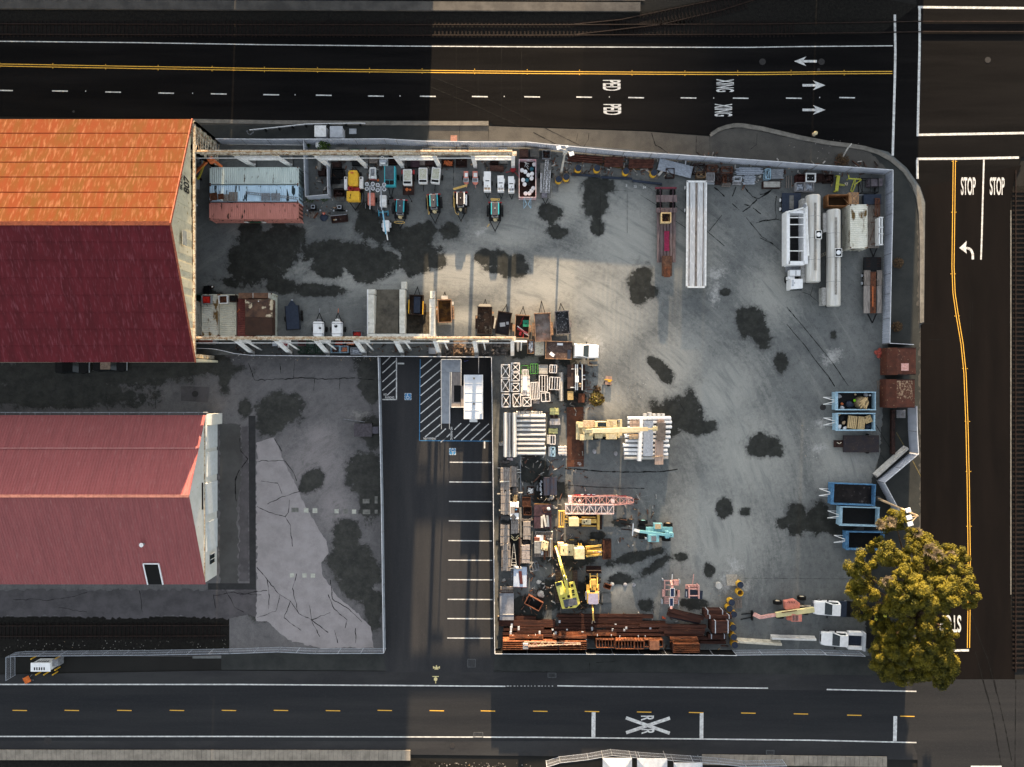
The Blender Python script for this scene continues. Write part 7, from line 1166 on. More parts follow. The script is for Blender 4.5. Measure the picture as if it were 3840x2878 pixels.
MK('mobile_crane','sand-yellow mobile crane with its boom over the pale barriers','mobile crane',(g[0],g[1],0),0,ps)
G2='barriers in the stack under the crane boom'
for i,(x0,x1,y)in enumerate(((1120,1850,310),(1120,1860,375),(1120,1862,455),(1105,1840,535),(1070,1840,612),(1080,1810,682),(1045,1825,760),(1060,1790,835),(1065,1800,900),(1065,1800,965))):
 gg=at('O',(x0+x1)/2,y,1.1);L_=(x1-x0)/118.1*.98;w2=.28
 ONE('jersey_barrier','white east-west concrete barrier in the stack under the crane boom','concrete barrier',CLEANW if i<9 else CONC,(gg[0],gg[1],.3),U_(-.02,.02),[('l',[[(xx,-w2,0),(xx,w2,0),(xx,w2*.9,.4),(xx,w2*.5,.8),(xx,-w2*.5,.8),(xx,-w2*.9,.4)]for xx in(-L_/2,L_/2)])],G2,.03)
for i,x in enumerate((1420,1495,1568,1645,1715)):gg=at('O',x,290+(-20 if i==1 else 0),.9);ONE('jersey_barrier','upright cream barrier end on the north side of the boom stack','concrete barrier',BRW,(gg[0],gg[1],.1),pi/2,[('l',[[(xx,-.27,0),(xx,.27,0),(xx,.2,.8),(xx,-.2,.8)]for xx in(-.5,.5)])],'barrier ends north of the boom stack',.03)
for x0,y0,x1,y1,l in((1355,300,1320,1030,'long white barrier laid north-south on top of the boom stack'),):a,b=at('O',x0,y0,1.7),at('O',x1,y1,1.7);ONE('jersey_barrier',l,'concrete barrier',CLEANW,((a[0]+b[0])/2,(a[1]+b[1])/2,1.12),atan2(b[1]-a[1],b[0]-a[0]),[('l',[[(xx,-.3,0),(xx,.3,0),(xx,.22,.6),(xx,-.22,.6)]for xx in(-2.95,2.95)])],None,.02)
bs=[]
for i in range(12):bs.append((1395+i*13.5,350,1383+i*13.5,935,1.12+.05*(i%2)))
beamstack('galvanised channel in the bundle on top of the boom stack','steel_channel','channel','galvanised channels on the boom stack','O',bs,GALV,.1,.22,'C')
bs=[(1592+i*28,680,1588+i*28,1075,1.12)for i in range(5)]
PNK=P('pinkish_plank',(.46,.33,.26),c2=(.36,.25,.19),scale=2,stretch=(.4,5,3))
beamstack('pinkish plank in the bundle east of the galvanised bundle','plank','plank','pinkish planks on the boom stack','O',bs,PNK,.22,.3,'B')
cx,cy,w_,d_=rc('O',1605,385,1755,675,1.9);ONE('sheet_of_plywood','dull brown sheet covering the north end of the pinkish planks','sheet',P('dull_brown_sheet',(.20,.165,.14),c2=(.15,.12,.1),scale=4),(cx,cy,1.46),-.02,[('b',-w_/2,-d_/2,0,w_/2,d_/2,.3)])
boardstack('pink timber slab under the north end of the dull brown sheet','O',1618,335,1738,380,1.0,PNK,'x',3,2,1,z=.4);boardstack('pink-brown short boards on the boom stack, north-west','O',1160,345,1322,450,.4,PNK,'x',5,2,2,z=1.11);boardstack('brown short blocks on the boom stack, under the boom','O',1150,570,1300,655,.4,PALE,'y',4,2,1,z=1.11)
ONE('plank','thin pale pole lying across the planks on the boom stack','pole',PALE,(*at('O',1640,942,1.8),1.44),.12,[('b',-.85,-.04,0,.6,.04,.08)])
for x_,y_,l_ in((570,850,'western pale rag on the ground below the crane'),(925,885,'eastern pale rag on the ground below the crane')):ONE('sandbag',l_,'sandbag',BOARD,(*at('O',x_,y_,.2),0),0,[('s',0,0,.1,.3,.5),('s',.05,-.2,.08,.22,.5)])
# ==== OFFICE AND RAMP IN THE PARKING LOT
RG=P('ramp_grey_deck',(.30,.32,.35),c2=(.25,.27,.30),scale=1.5,rough=.7);DKB=P('deck_boards',(.30,.26,.24),c2=(.24,.21,.20),scale=1.5,stretch=(6,1,1))
def yb(x0,y0,x1,y1,z0,z1):
 a,b=at('Y7',x0,y0,z1),at('Y7',x1,y1,z1);return('b',a[0],b[1],z0,b[0],a[1],z1)
t=MK('access_ramp','long grey ramp with handrails beside the white site office','ramp',(0,0,0),0,[('ramp_deck',RG,[('l',[[(*at('Y7',200,550,.1),.04),(*at('Y7',265,550,.1),.04),(*at('Y7',265,550,.1),.1),(*at('Y7',200,550,.1),.1)],[(*at('Y7',200,184,.9),.04),(*at('Y7',262,184,.9),.04),(*at('Y7',262,184,.9),.9),(*at('Y7',200,184,.9),.9)]])]),('landing',RG,[yb(200,92,340,183,.0,.95)]),('second_ramp',DKB,[yb(272,185,338,430,.6,.93)]),('handrail',WHITE,[('r',*at('Y7',198,95,1.9),1.9,*at('Y7',200,590,1.0),1.0,.05),('r',*at('Y7',262,183,1.9),1.9,*at('Y7',257,590,1.0),1.0,.05),('r',*at('Y7',200,92,1.9),1.9,*at('Y7',341,92,1.9),1.9,.05),('r',*at('Y7',341,92,1.9),1.9,*at('Y7',341,280,1.9),1.9,.05),('r',*at('Y7',271,183,1.9),1.9,*at('Y7',268,432,1.9),1.9,.06)]),('rail_post',DKRUST,[('r',*at('Y7',x,y,.5),.3,*at('Y7',x,y,1.4),1.4,.05)for x,y in((198,180),(198,270),(198,360),(198,450),(263,270),(263,360),(263,450),(272,250),(272,340),(341,140),(341,200))])])
MK('entrance_deck','brown entrance deck between the grey ramp and the office, with a dark doormat','deck',(0,0,0),0,[('deck_board',DKB,[yb(340,280,362,432,.6,.98),yb(270,432,362,434,.6,.98)]),('doormat',BLACK,[yb(290,278,338,396,.94,.96)]),('edge_rail',WHITE,[yb(270,430,362,436,1.0,1.06)])])
cx,cy,w_,d_=rc('Y7',362,202,494,518,3.2);ROOFW=P('white_office_roof',(.62,.63,.66),c2=(.52,.55,.60),scale=1,rough=.5,stretch=(1,.3,1))
MK('site_office','white flat-roofed site office trailer in the parking lot','office trailer',(cx,cy,0),0,[('wall',P('cream_office_wall',(.5,.45,.38)),[('b',-w_/2+.06,-d_/2+.06,.5,w_/2-.06,d_/2-.06,3.1)],[('door',WHITE,[('b',-w_/2+.0,-1.2,.9,-w_/2+.08,-.2,2.9)])]),('roof',ROOFW,[('b',-w_/2,-d_/2,3.1,w_/2,d_/2,3.2)],[('seam',WHITE,[('b',-w_/2,-d_/2+d_*i/5-.04,3.2,w_/2,-d_/2+d_*i/5+.04,3.23)for i in range(1,5)]),('edge',WHITE,[('b',-w_/2-.03,-d_/2,3.05,-w_/2+.08,d_/2,3.26),('b',w_/2-.08,-d_/2,3.05,w_/2+.06,d_/2,3.26)]),('roof_vent',P('tan_vent',(.3,.24,.16)),[('d',.1,d_/2-.5,3.2,.22,.22,.12),('d',.08,-.95,3.2,.22,.22,.12)]),('flue',WHITE,[('c',1.0,-2.2,3.2,1.0,-2.2,3.5,.12)],)]),('air_conditioner',CLEANW,[('b',-.55,-d_/2-.45,1.6,.5,-d_/2+.06,2.5)]),('skirt',GREY,[('b',-w_/2+.1,-d_/2+.1,0,w_/2-.1,d_/2-.1,.5)])])
beamstack('thin dark pole standing off the fence above the office','pipe','pipe',None,'Y7',[(466,70,466,192,2.2)],GREY,.1,.1,'O')
ONE('litter','blue and yellow litter scrap beside the office landing','litter',P('litter_blue',(.1,.12,.35)),(*at('Y7',380,102,.1),.04),.4,[('b',-.3,-.05,0,.3,.02,.03),('b',-.35,.0,0,-.2,.12,.03)])
cx,cy,w_,d_=rc('X6',543,367,627,429,1.0);MK('steel_platform','purple-grey steel platform on legs at the lot fence','platform',(cx,cy,0),0,[('top',P('purple_grey_deck',(.12,.105,.12),c2=(.09,.08,.09),scale=3),[('b',-w_/2,-d_/2,.9,w_/2,d_/2,1.0)]),('leg',BLACK,[('b',-w_/2,-d_/2,0,-w_/2+.12,-d_/2+.12,.9),('b',w_/2-.12,-d_/2,0,w_/2,-d_/2+.12,.9),('b',-w_/2,d_/2-.12,0,-w_/2+.12,d_/2,.9),('b',w_/2-.12,d_/2-.12,0,w_/2,d_/2,.9)]),('step',P('purple_step',(.15,.14,.17)),[('b',w_/2+.02,-.5,.3,w_/2+.9,.45,.8)])])
beamstack('grey pole lying on the ground north of the steel platform','pole','pole',None,'X6',[(490,345,594,360,.05)],GREY,.1,.1,'O')
# ==== WEST COLUMN OF TIMBER STACKS (P and Q)
BG=P('weathered_grey_board',(.31,.275,.25),c2=(.19,.165,.15),scale=2.2,rough=.85,stretch=(6,.4,4),c3=(.40,.36,.31),s3=4,t3=(.6,.72))
BD=P('dark_grey_board',(.15,.14,.14),c2=(.09,.085,.085),scale=2.2,stretch=(6,.4,4))
for(c,x0,y0,x1,y1,h,m,r,st,l)in(('N',170,1145,345,1215,.8,BD,3,1,'dark board stack just south of the striped board'),('P',150,30,345,500,1.6,BG,5,3,'tall grey board stack by the parking fence, northernmost'),('P',155,505,350,1000,1.7,BG,5,3,'tall grey board stack by the parking fence, second'),('P',150,1005,330,1115,1.2,BD,4,1,'short dark board stack between the tall grey ones'),('P',145,1205,335,1658,1.5,BG,4,3,'grey board stack with black bands by the parking fence, third'),('P',355,0,480,430,1.0,BG,4,2,'narrow board stack behind the northernmost tall one'),('P',395,430,515,620,.9,BD,4,1,'dark narrow board stack north of the ochre blocks'),('P',365,1110,530,1390,1.3,BG,5,2,'grey board stack south of the white cabinet'),('P',620,1140,770,1520,1.3,BG,5,2,'striped grey board stack east of the cabinet column'),('P',590,1080,810,1140,.9,BD,6,1,'dark low board stack touching the striped one'),('Q',160,265,245,715,1.9,BG,3,2,'narrow topmost board bundle at the south-west fence'),('Q',135,265,285,720,1.4,BG,4,3,'wide board stack under the narrow bundle'),('Q',470,290,605,590,1.4,P('mottled_board',(.33,.29,.27),c2=(.22,.19,.18),scale=5),2,2,'mottled grey slab stack south of the striped boards'),('Q',440,190,468,600,.8,BG,2,2,'thin board strip beside the ladder trailer')):
 boardstack(l,c,x0,y0,x1,y1,h,m,'y',r,4,st)
boardstack('ochre notched blocks north of the white cabinet','P',405,600,497,745,1.2,P('ochre_block',(.35,.26,.13),c2=(.15,.1,.06),scale=4),'y',3,3,1)
beamstack('grey rail laid beside the northern board stacks','steel_beam','beam','grey rails beside the board stacks','P',[(495,0,495,420,.4),(560,860,575,1470,.5)],CONCD,.3,.3,'B');beamstack('slim dotted galvanised strip east of the board stacks','steel_strip','strip',None,'P',[(552,-400,575,720,.3)],GALV,.07,.12,'C')
beamstack('pale cross bar sticking out from the board stacks','timber_bearer','bearer','cross bars at the board stacks','P',[(90,32,340,35,1.0),(80,570,370,565,1.1),(130,318,330,312,1.6),(118,910,290,905,1.1),(490,68,560,66,.8),(490,125,575,122,.8),(520,548,605,545,.8),(580,1245,810,1250,.4),(580,1405,790,1410,.4)],CONC,.12,.12,'B')
cx,cy,w_,d_=rc('P',350,755,525,1095,1.9);MK('control_cabinet','white cabinet with a dark hatch and a grey cloth over one corner','cabinet',(cx,cy,0),0,[('body',CLEANW,[('b',-w_/2,-d_/2,.1,w_/2,d_/2,1.85)]),('inset',BG,[('b',-w_/2+.06,-.35,1.85,.05,.6,1.88)]),('hatch',DKRUST,[('b',.05,-.25,1.85,w_/2+.02,.48,1.95)],[('blue_rag',P('rag_blue',(.05,.3,.6)),[('b',.12,.15,1.95,.35,.3,1.97)])]),('cloth',P('grey_cloth',(.13,.13,.14)),[('d',-.15,-.85,1.86,.65,.65,.05,.7)]),('base',GREY,[('b',-w_/2,-d_/2,0,w_/2,d_/2,.1)])])
for(c,x0,y0,x1,y1,h,m,f,fm,l)in(('P',695,425,850,590,.8,DKRUST,'rods',WHITE,'rusty bin with two white scraps'),('P',600,640,775,830,.8,P('red_brown_wood',(.12,.05,.03),scale=3),'slats',None,'red-brown slatted crate, upper of two'),('P',625,835,790,1010,.8,MATS['red_brown_wood'],'rods',DKRUST,'red-brown crate of broken timber, lower of two'),('P',945,265,1040,690,.9,BLACK,'lumps',LGREY,'narrow black bin of pale cans beside the navy cover'),('Q',695,65,985,120,.7,CONC,'slats',WOOD,'long worn timber box at the north of the scrap deck'),('P',890,370,940,520,.6,BLACK,'grid',GREY,'dark wire grille west of the narrow black bin'),('Q',470,200,605,290,.7,BLACK,'rods',BD,'black bin of dark sticks north of the mottled slabs')):crate(l,c,x0,y0,x1,y1,h,m,f,fmat=fm)
cx,cy,w_,d_=rc('P',1045,228,1318,600,1.2);MK('flat_trailer','flat trailer under a ribbed navy cover','trailer',(cx,cy,0),.03,[('cover',P('ribbed_navy_cover',(.045,.06,.10),c2=(.07,.06,.08),scale=2),[('b',-w_/2,-d_/2,.8,w_/2,d_/2,1.1)],[('rib',P('rust_rib',(.10,.07,.08)),[('b',-.55,-d_/2,1.1,-.5,d_/2,1.13),('b',-.05,-d_/2,1.1,0,d_/2,1.13),('b',.45,-d_/2,1.1,.5,d_/2,1.13)])]),('leg',BLACK,[('b',x,y,0,x+.12,y+.12,.8)for x in(-.8,.7)for y in(-1.1,1.0)])])
cx,cy,w_,d_=rc('P',845,800,1205,1290,1.3);t=MK('steel_deck','plum-coloured steel deck box carrying pale planks','steel deck',(cx,cy,0),0,[('deck',MAROON,[('b',-w_/2,-d_/2,.1,w_/2,d_/2,1.1)],[('seam',DKRUST,[('b',-w_/2,.1,1.1,w_/2,.14,1.13)])]),('brown_end',P('ochre_end',(.14,.08,.035)),[('b',-w_/2+.05,d_/2,.3,w_/2-.05,d_/2+.12,1.0)]),('skid',BLACK,[('b',-w_/2+.1,-d_/2,0,-w_/2+.3,d_/2,.1),('b',w_/2-.3,-d_/2,0,w_/2-.1,d_/2,.1)])])
beamstack('pale plank lying on the plum-coloured deck','plank','plank','pale planks on the plum deck','P',[(1005,1035,1010,1270,1.12),(1045,1010,1095,1250,1.12),(1120,1020,1140,1250,1.12)],CONC,.3,.12,'B')
ONE('tube_bracket','thin rust-red triangular bracket on the plum deck','bracket',RUST,(*at('P',1110,920,1.3),1.14),0,[('r',-.7,.35,.05,.3,.45,.05,.05),('r',-.5,.25,.05,.6,-.1,.05,.05),('r',-.4,-.25,.05,.6,-.1,.05,.05),('r',-.5,.25,.05,-.4,-.25,.05,.05)]);ONE('bag','crumpled white bag at the plum deck corner','bag',WHITE,(*at('P',1145,875,1.3),1.14),0,[('s',0,0,.1,.24,.6),('s',.15,-.1,.08,.12,.6)])
for i,(x,y,r)in enumerate(((1210,640,.35),(1150,685,.2),(1255,840,.22))):ONE('rubble',('large pale stone south of the navy cover','small pale stone south of the navy cover','pale stone east of the plum deck corner')[i],'stone',CONC,(*at('P',x,y,.1),0),i,[('s',0,0,.1,r,.5)])
cx,cy,w_,d_=rc('Q',680,125,990,495,1.2);MK('flat_trailer','flat trailer piled with white sheets, grey cabinet and rusty sections','trailer',(cx,cy,0),0,[('deck',WOOD,[('b',-w_/2,-d_/2,.5,w_/2,d_/2,.75)]),('grey_cabinet',P('grey_green_cabinet',(.27,.27,.26),scale=3),[('b',-w_/2,-.9,.75,-w_/2+1.0,.75,1.5)]),('red_sheet',P('dull_red_sheet',(.2,.07,.05)),[('b',-w_/2,.8,.75,-w_/2+.75,1.25,1.2)]),('white_sheet',CLEANW,[('b',-w_/2+.3,.45,.76,-.05,1.5,1.0),('b',-.35,-1.2,.76,-.05,-.7,1.0)]),('rusty_section',RUST,[('b',.0,-1.9,.76,.25,1.5,1.1),('b',.45,-1.4,.76,.6,1.0,1.05)]),('pale_rail',CONC,[('b',.9,-1.5,.76,1.0,1.1,1.2),('b',.5,1.0,1.2,1.2,1.1,1.28)]),wheel(-w_/2+.1,-.3,.36,.2),wheel(w_/2-.1,-.3,.36,.2)])
for x_,y_,l_,a_ in((825,295,'pale yellow counterweight block on the scrap trailer, western',-.1),(880,310,'pale yellow counterweight block on the scrap trailer, eastern',-.15)):MK('counterweight',l_,'counterweight',(*at('Q',x_,y_,1.8),1.1),a_,[('block',PYEL,[('b',-.24,-.6,0,.24,.6,.55)],None,.04),('hole',BLACK,[('c',0,-.4,.55,0,-.4,.57,.09),('c',0,.4,.55,0,.4,.57,.07)])])
cx,cy,w_,d_=rc('Q',285,180,450,680,1.3);t=MK('ladder_trailer','dark trailer frame holding a tall tapering white ladder','trailer',(cx,cy,0),0,[('chassis',DKRUST,[('b',-w_/2,-d_/2,.6,-w_/2+.12,d_/2,.9),('b',w_/2-.22,-d_/2,.6,w_/2,d_/2,1.2),('b',-w_/2,d_/2-.3,.6,w_/2,d_/2-.1,.9),('b',-w_/2,-d_/2,.6,w_/2,-d_/2+.12,.9)]),('floor',BLACK,[('b',-w_/2,-d_/2,.4,w_/2,d_/2,.5)]),('rack_bar',CONC,[('b',-1.0,-d_/2-.05,1.1,.9,-d_/2+.08,1.2)]),('fork',PYEL,[('r',-.6,2.2,1.0,-.25,1.85,1.0,.1),('r',-.25,1.85,1.0,.1,1.85,1.0,.1),('r',.1,1.85,1.0,.45,2.2,1.0,.1),('r',-.6,2.5,1.0,-.2,2.1,1.0,.08),('r',.4,2.5,1.0,.05,2.1,1.0,.08)]),wheel(-w_/2-.1,0,.36,.2),wheel(w_/2+.1,0,.36,.2)])
a=at('Q',340,275,1.6);tag(MB().bar((-.05,1.5,0),(-.35,-1.5,0),.06).bar((.05,1.5,0),(.35,-1.5,0),.06).bar((-.2,.3,0),(.2,.3,0),.05).bar((-.28,-.6,0),(.28,-.6,0),.05).bar((-.33,-1.1,0),(.33,-1.1,0),.05).bar((-.36,-1.48,0),(.36,-1.48,0),.1).build('ladder',CONC,loc=(a[0],at('Q',340,450,1.5)[1],1.3)),'tapering pale ladder on the dark trailer frame','ladder')
cx,cy,w_,d_=rc('Q',335,655,555,985,1.2);MK('steel_bin','pale blue topped bin with a dark red plank','bin',(cx,cy,0),-.02,[('body',P('pale_blue_top',(.40,.46,.56),c2=(.34,.39,.47),scale=6),[('b',-w_/2,-d_/2,.1,w_/2,d_/2,1.1)]),('edge',P('red_edge',(.2,.03,.03)),[('b',-w_/2-.02,-d_/2-.03,.9,w_/2+.02,-d_/2,1.12),('b',w_/2,-d_/2,.9,w_/2+.03,d_/2,1.12)]),('skid',BLACK,[('b',-w_/2+.1,-d_/2+.1,0,w_/2-.1,d_/2-.1,.1)])])
ONE('plank','dark red plank on the pale blue topped bin','plank',P('dark_red_plank',(.13,.04,.04)),(*at('Q',455,830,1.3),1.12),.1,[('b',-.22,-.9,0,.22,.9,.06)])
rack('tilted pale wire cage south of the mottled slabs','Q',595,575,750,720,.9,GREY,.25,None,post=.06,bars=2);g=at('Q',312,790,.3);ONE('ladder','white ladder on the ground west of the pale blue topped bin','ladder',LGREY,(g[0],g[1],.02),0,[('b',-.16,-.8,0,-.1,.8,.07),('b',.1,-.8,0,.16,.8,.07)]+[('b',-.1,-.6+.4*i,.02,.1,-.55+.4*i,.06)for i in range(4)])
cx,cy,w_,d_=rc('Q',105,1090,338,1535,1.2);MK('steel_deck','grey steel deck trailer at the south-west corner of the yard','trailer',(cx,cy,0),0,[('deck',P('blue_grey_deck',(.24,.25,.28),c2=(.19,.20,.225),scale=2,c3=(.3,.24,.2),s3=8,t3=(.68,.76)),[('b',-w_/2,-d_/2,.6,w_/2,d_/2,1.1)],[('cleat',CONC,[('b',-w_/2,-d_/2+.75,1.1,w_/2,-d_/2+.83,1.15)])]),('gooseneck',WOOD,[('b',-w_/2+.1,d_/2,.8,w_/2-.1,d_/2+.9,1.1)],[('bar',DKRUST,[('b',-w_/2-.2,d_/2+.45,1.1,w_/2,d_/2+.5,1.2),('b',-w_/2,d_/2+.1,1.1,w_/2,d_/2+.2,1.18)])]),wheel(-w_/2+.1,-.6,.4,.22),wheel(w_/2-.05,-.6,.4,.22),wheel(-w_/2+.1,.4,.4,.22),wheel(w_/2-.05,.4,.4,.22)])
g=at('Q',672,1255,1.1);MK('skip','rusty skip with a black interior lying at a slant','skip',(g[0],g[1],0),-.5,[('wall',P('rust_skip',(.16,.06,.035),c2=(.09,.04,.03),scale=2),obox(-1.15,-.68,1.15,.68,.1,1.1,.07,.08)),('lining',BLACK,[('b',-1.08,-.61,.18,1.08,.61,.22)]),('skid',DKRUST,[('b',-1.1,-.6,0,-.9,.6,.1),('b',.9,-.6,0,1.1,.6,.1)])])
g=at('Q',1895,975,.6);MK('skip','small tilted rusty bin east of the backhoe','skip',(g[0],g[1],0),-.35,[('wall',RUST,obox(-.48,-.32,.48,.32,.05,.7,.06,.06)),('foot',DKRUST,[('b',-.45,-.3,0,.45,-.2,.05),('b',-.45,.2,0,.45,.3,.05)])])
for i,(x,y,r,l)in enumerate(((785,1100,.5,'large pale rubble heap north-east of the slanting skip'),(750,905,.32,'small pale rubble heap east of the pale blue topped bin'),(175,880,.25,'pale stone near the parking fence'),(1975,940,.28,'white block east of the small rusty bin'))):ONE('rubble',l,'rubble',CONC,(*at('Q',x,y,.2),0),i,[('s',0,0,.05,r,.4),('s',r*.5,-r*.5,.05,r*.6,.4),('s',-r*.4,r*.4,.05,r*.5,.4)])
g=at('Q',1880,1165,.3);ONE('concrete_slab_block','flat rounded concrete slab east of the backhoe','slab',P('slab_grey',(.2,.2,.19),c2=(.16,.16,.15),scale=2),(g[0],g[1],0),0,[('b',-.75,-.75,0,.75,.7,.25)],bevel=.12)
for x_,y_,l_ in((1085,1450,'western white painted number stone'),(1205,1452,'eastern white painted number stone')):ONE('sandbag',l_+' near the lattice section','sandbag',BOARD,(*at('R',x_,y_,.1),0),0,[('s',0,0,.05,.28,.4)])
LP=P('pink_lattice',(.62,.36,.31),c2=(.48,.2,.17),scale=5,rough=.6);LW=P('pinkish_white_lattice',(.66,.60,.58),c2=(.5,.3,.27),scale=5)
def lattice(label,c,x0,y0,x1,y1,z0,z1,m,m2,n,taper=None,cat='crane boom section',extra=None):
 a0,a1=at(c,x0,y0,z1),at(c,x1,y1,z1);cx,cy=(a0[0]+a1[0])/2,(a0[1]+a1[1])/2;hw,hd=abs(a1[0]-a0[0])/2,abs(a1[1]-a0[1])/2;ch=[];dg=[]
 tp=taper or 1.0;yy=lambda u,s:s*hd*(1-(1-tp)*max(0,(u-.72)/.28))
 for s in(-1,1):
  for z in(z0,z1):
   ch.append([])
   for k in range(n):u,v=k/n,(k+1)/n;ch[-1].append(('r',-hw+2*hw*u,yy(u,s),z,-hw+2*hw*v,yy(v,s),z,.11))
 for k in range(n):
  u,v=k/n,(k+1)/n;s=1 if k%2 else-1
  dg+=[('r',-hw+2*hw*u,yy(u,-s),z1,-hw+2*hw*v,yy(v,s),z1,.07),('r',-hw+2*hw*u,yy(u,-1),z1,-hw+2*hw*u,yy(u,1),z1,.09),('r',-hw+2*hw*u,yy(u,s),z0,-hw+2*hw*v,yy(v,-s),z0,.06),('r',-hw+2*hw*u,-hd*.98,z0,-hw+2*hw*v,-hd*.98,z1,.06),('r',-hw+2*hw*u,hd*.98 if u<.7 else yy(u,1),z1,-hw+2*hw*v,yy(v,1),z0,.06),('r',-hw+2*hw*u,yy(u,-1),z0,-hw+2*hw*u,yy(u,-1),z1,.06),('r',-hw+2*hw*u,yy(u,1),z0,-hw+2*hw*u,yy(u,1),z1,.06)]
 dg.append(('r',hw,yy(1,-1),z1,hw,yy(1,1),z1,.09))
 MK('lattice_boom',label,cat,(cx,cy,0),0,[*[('chord',m,c_)for c_ in ch],('lacing',m2,dg)]+(extra or[]))
lattice('pink lattice crane boom with a tapering east end','R',355,232,1200,350,.8,1.9,LP,LP,9,.45,extra=[('base_plate',LW,[('b',-4.75,-.55,.7,-4.3,.6,1.9)]),('pin',RUST,[('r',4.2,.1,1.3,5.0,.1,1.3,.12),('r',4.8,.0,1.3,4.8,-.5,1.3,.07)]),('cable',GREY,[('r',4.9,.2,.6,6.8,.55,.1,.03),('r',4.9,-.2,.6,6.8,-.35,.1,.03)]),('red_rail',RED,[('b',-3.9,.62,1.0,-1.0,.74,1.2),('b',.5,.5,1.0,3.4,.6,1.15)]),('white_cap',CLEANW,[('b',-3.0,.72,1.2,-2.6,.82,1.25),('b',-2.1,.72,1.2,-1.7,.82,1.25),('b',-1.4,.72,1.2,-1.0,.82,1.25)]),('rag',CLEANW,[('s',-3.2,-.1,1.5,.22,.6)]),('box',LW,[('b',1.1,-.3,1.3,1.6,.2,1.95)]),('sleeper',WOOD,[('b',-3,-.6,0,-2.8,.6,.8),('b',2,-.6,0,2.2,.6,.8)])])
lattice('whitish lattice crane boom with slanted lacing below the pink one','R',262,345,925,472,1.0,2.1,LW,LW,8,1,extra=[('walkway',GREY,[('b',-3.2,-.35,1.0,3.2,.35,1.05)]),('sleeper',WOOD,[('b',-2.5,-.6,0,-2.3,.6,1.0),('b',2,-.6,0,2.2,.6,1.0)])])
def rb(c,gx,gy):
 def L(x,y,z):q=at(c,x,y,z);return(q[0]-gx,q[1]-gy,z)
 def B(x0,y0,x1,y1,z0,z1):a,b=L(x0,y0,z1),L(x1,y1,z1);return('b',min(a[0],b[0]),min(a[1],b[1]),z0,max(a[0],b[0]),max(a[1],b[1]),z1)
 return L,B
gx,gy=at('R',470,565,1);L,B=rb('R',gx,gy)
MK('bulldozer','yellow bulldozer with a rear ripper frame and a narrow front blade','bulldozer',(gx,gy,0),0,[('track',BLACK,[B(300,485,680,540,.05,.8)],[('track_shoe',DKRUST,[B(310+i*24,487,320+i*24,538,.8,.84)for i in range(15)])],.1),('track',BLACK,[B(300,600,680,650,.05,.8)],[('track_shoe',DKRUST,[B(310+i*24,602,320+i*24,648,.8,.84)for i in range(15)])],.1),('body',YEL,[B(440,545,690,600,.6,1.3)]),('hood',PYEL,[B(485,548,612,618,1.2,1.7)],[('exhaust',BLACK,[('c',*L(520,590,1.7)[:2],1.7,*L(520,590,2.2)[:2],2.2,.11)]),('cap',BLACK,[B(545,562,560,580,1.7,1.76)])],.04),('cab',PYEL,[B(312,535,445,640,.9,2.7)],[('roof',P('cream_roof',(.62,.54,.30),c2=(.55,.47,.25),scale=3),[B(310,533,447,642,2.7,2.8)])],.06),('push_arm',YEL,[('r',*L(485,515,.9),*L(680,520,.9),.16),('r',*L(485,635,.9),*L(690,640,.9),.16)]),('blade',YEL,[B(700,480,732,690,.1,1.2)],[('cutting_edge',DKRUST,[B(732,490,765,685,.05,.5)])]),('ripper',YEL,[B(165,430,250,445,.4,.9),B(160,645,245,660,.4,.9),B(165,445,180,645,.4,.9),B(232,445,248,645,.4,.9),B(205,460,215,630,.5,.95)]),('linkage',YEL,[('r',*L(250,480,.8),*L(310,520,1.0),.12),('r',*L(250,590,.8),*L(315,590,1.0),.14),('r',*L(250,540,.9),*L(320,555,1.1),.2)])])
gx,gy=at('R',480,980,1.2);L,B=rb('R',gx,gy)
def whl(L,x,y,r,w,m=DUSTY,rim=YEL):p=L(x,y,r*2);s=1 if p[1]>0 else-1;return('wheel',m,[('c',p[0],p[1]-w/2,r,p[0],p[1]+w/2,r,r,r,22)],[('rim',rim,[('c',p[0],p[1]+s*w*.4,r,p[0],p[1]+s*w*.53,r,r*.5)]),('tread',RUBBER,[('b',p[0]-.035+r*.93*cos(a*.35),p[1]-w/2-.01,r+r*.97*abs(sin(a*.35))-.02,p[0]+.035+r*.93*cos(a*.35),p[1]+w/2+.01,r+r*.97*abs(sin(a*.35))+.03)for a in range(1,9)])])
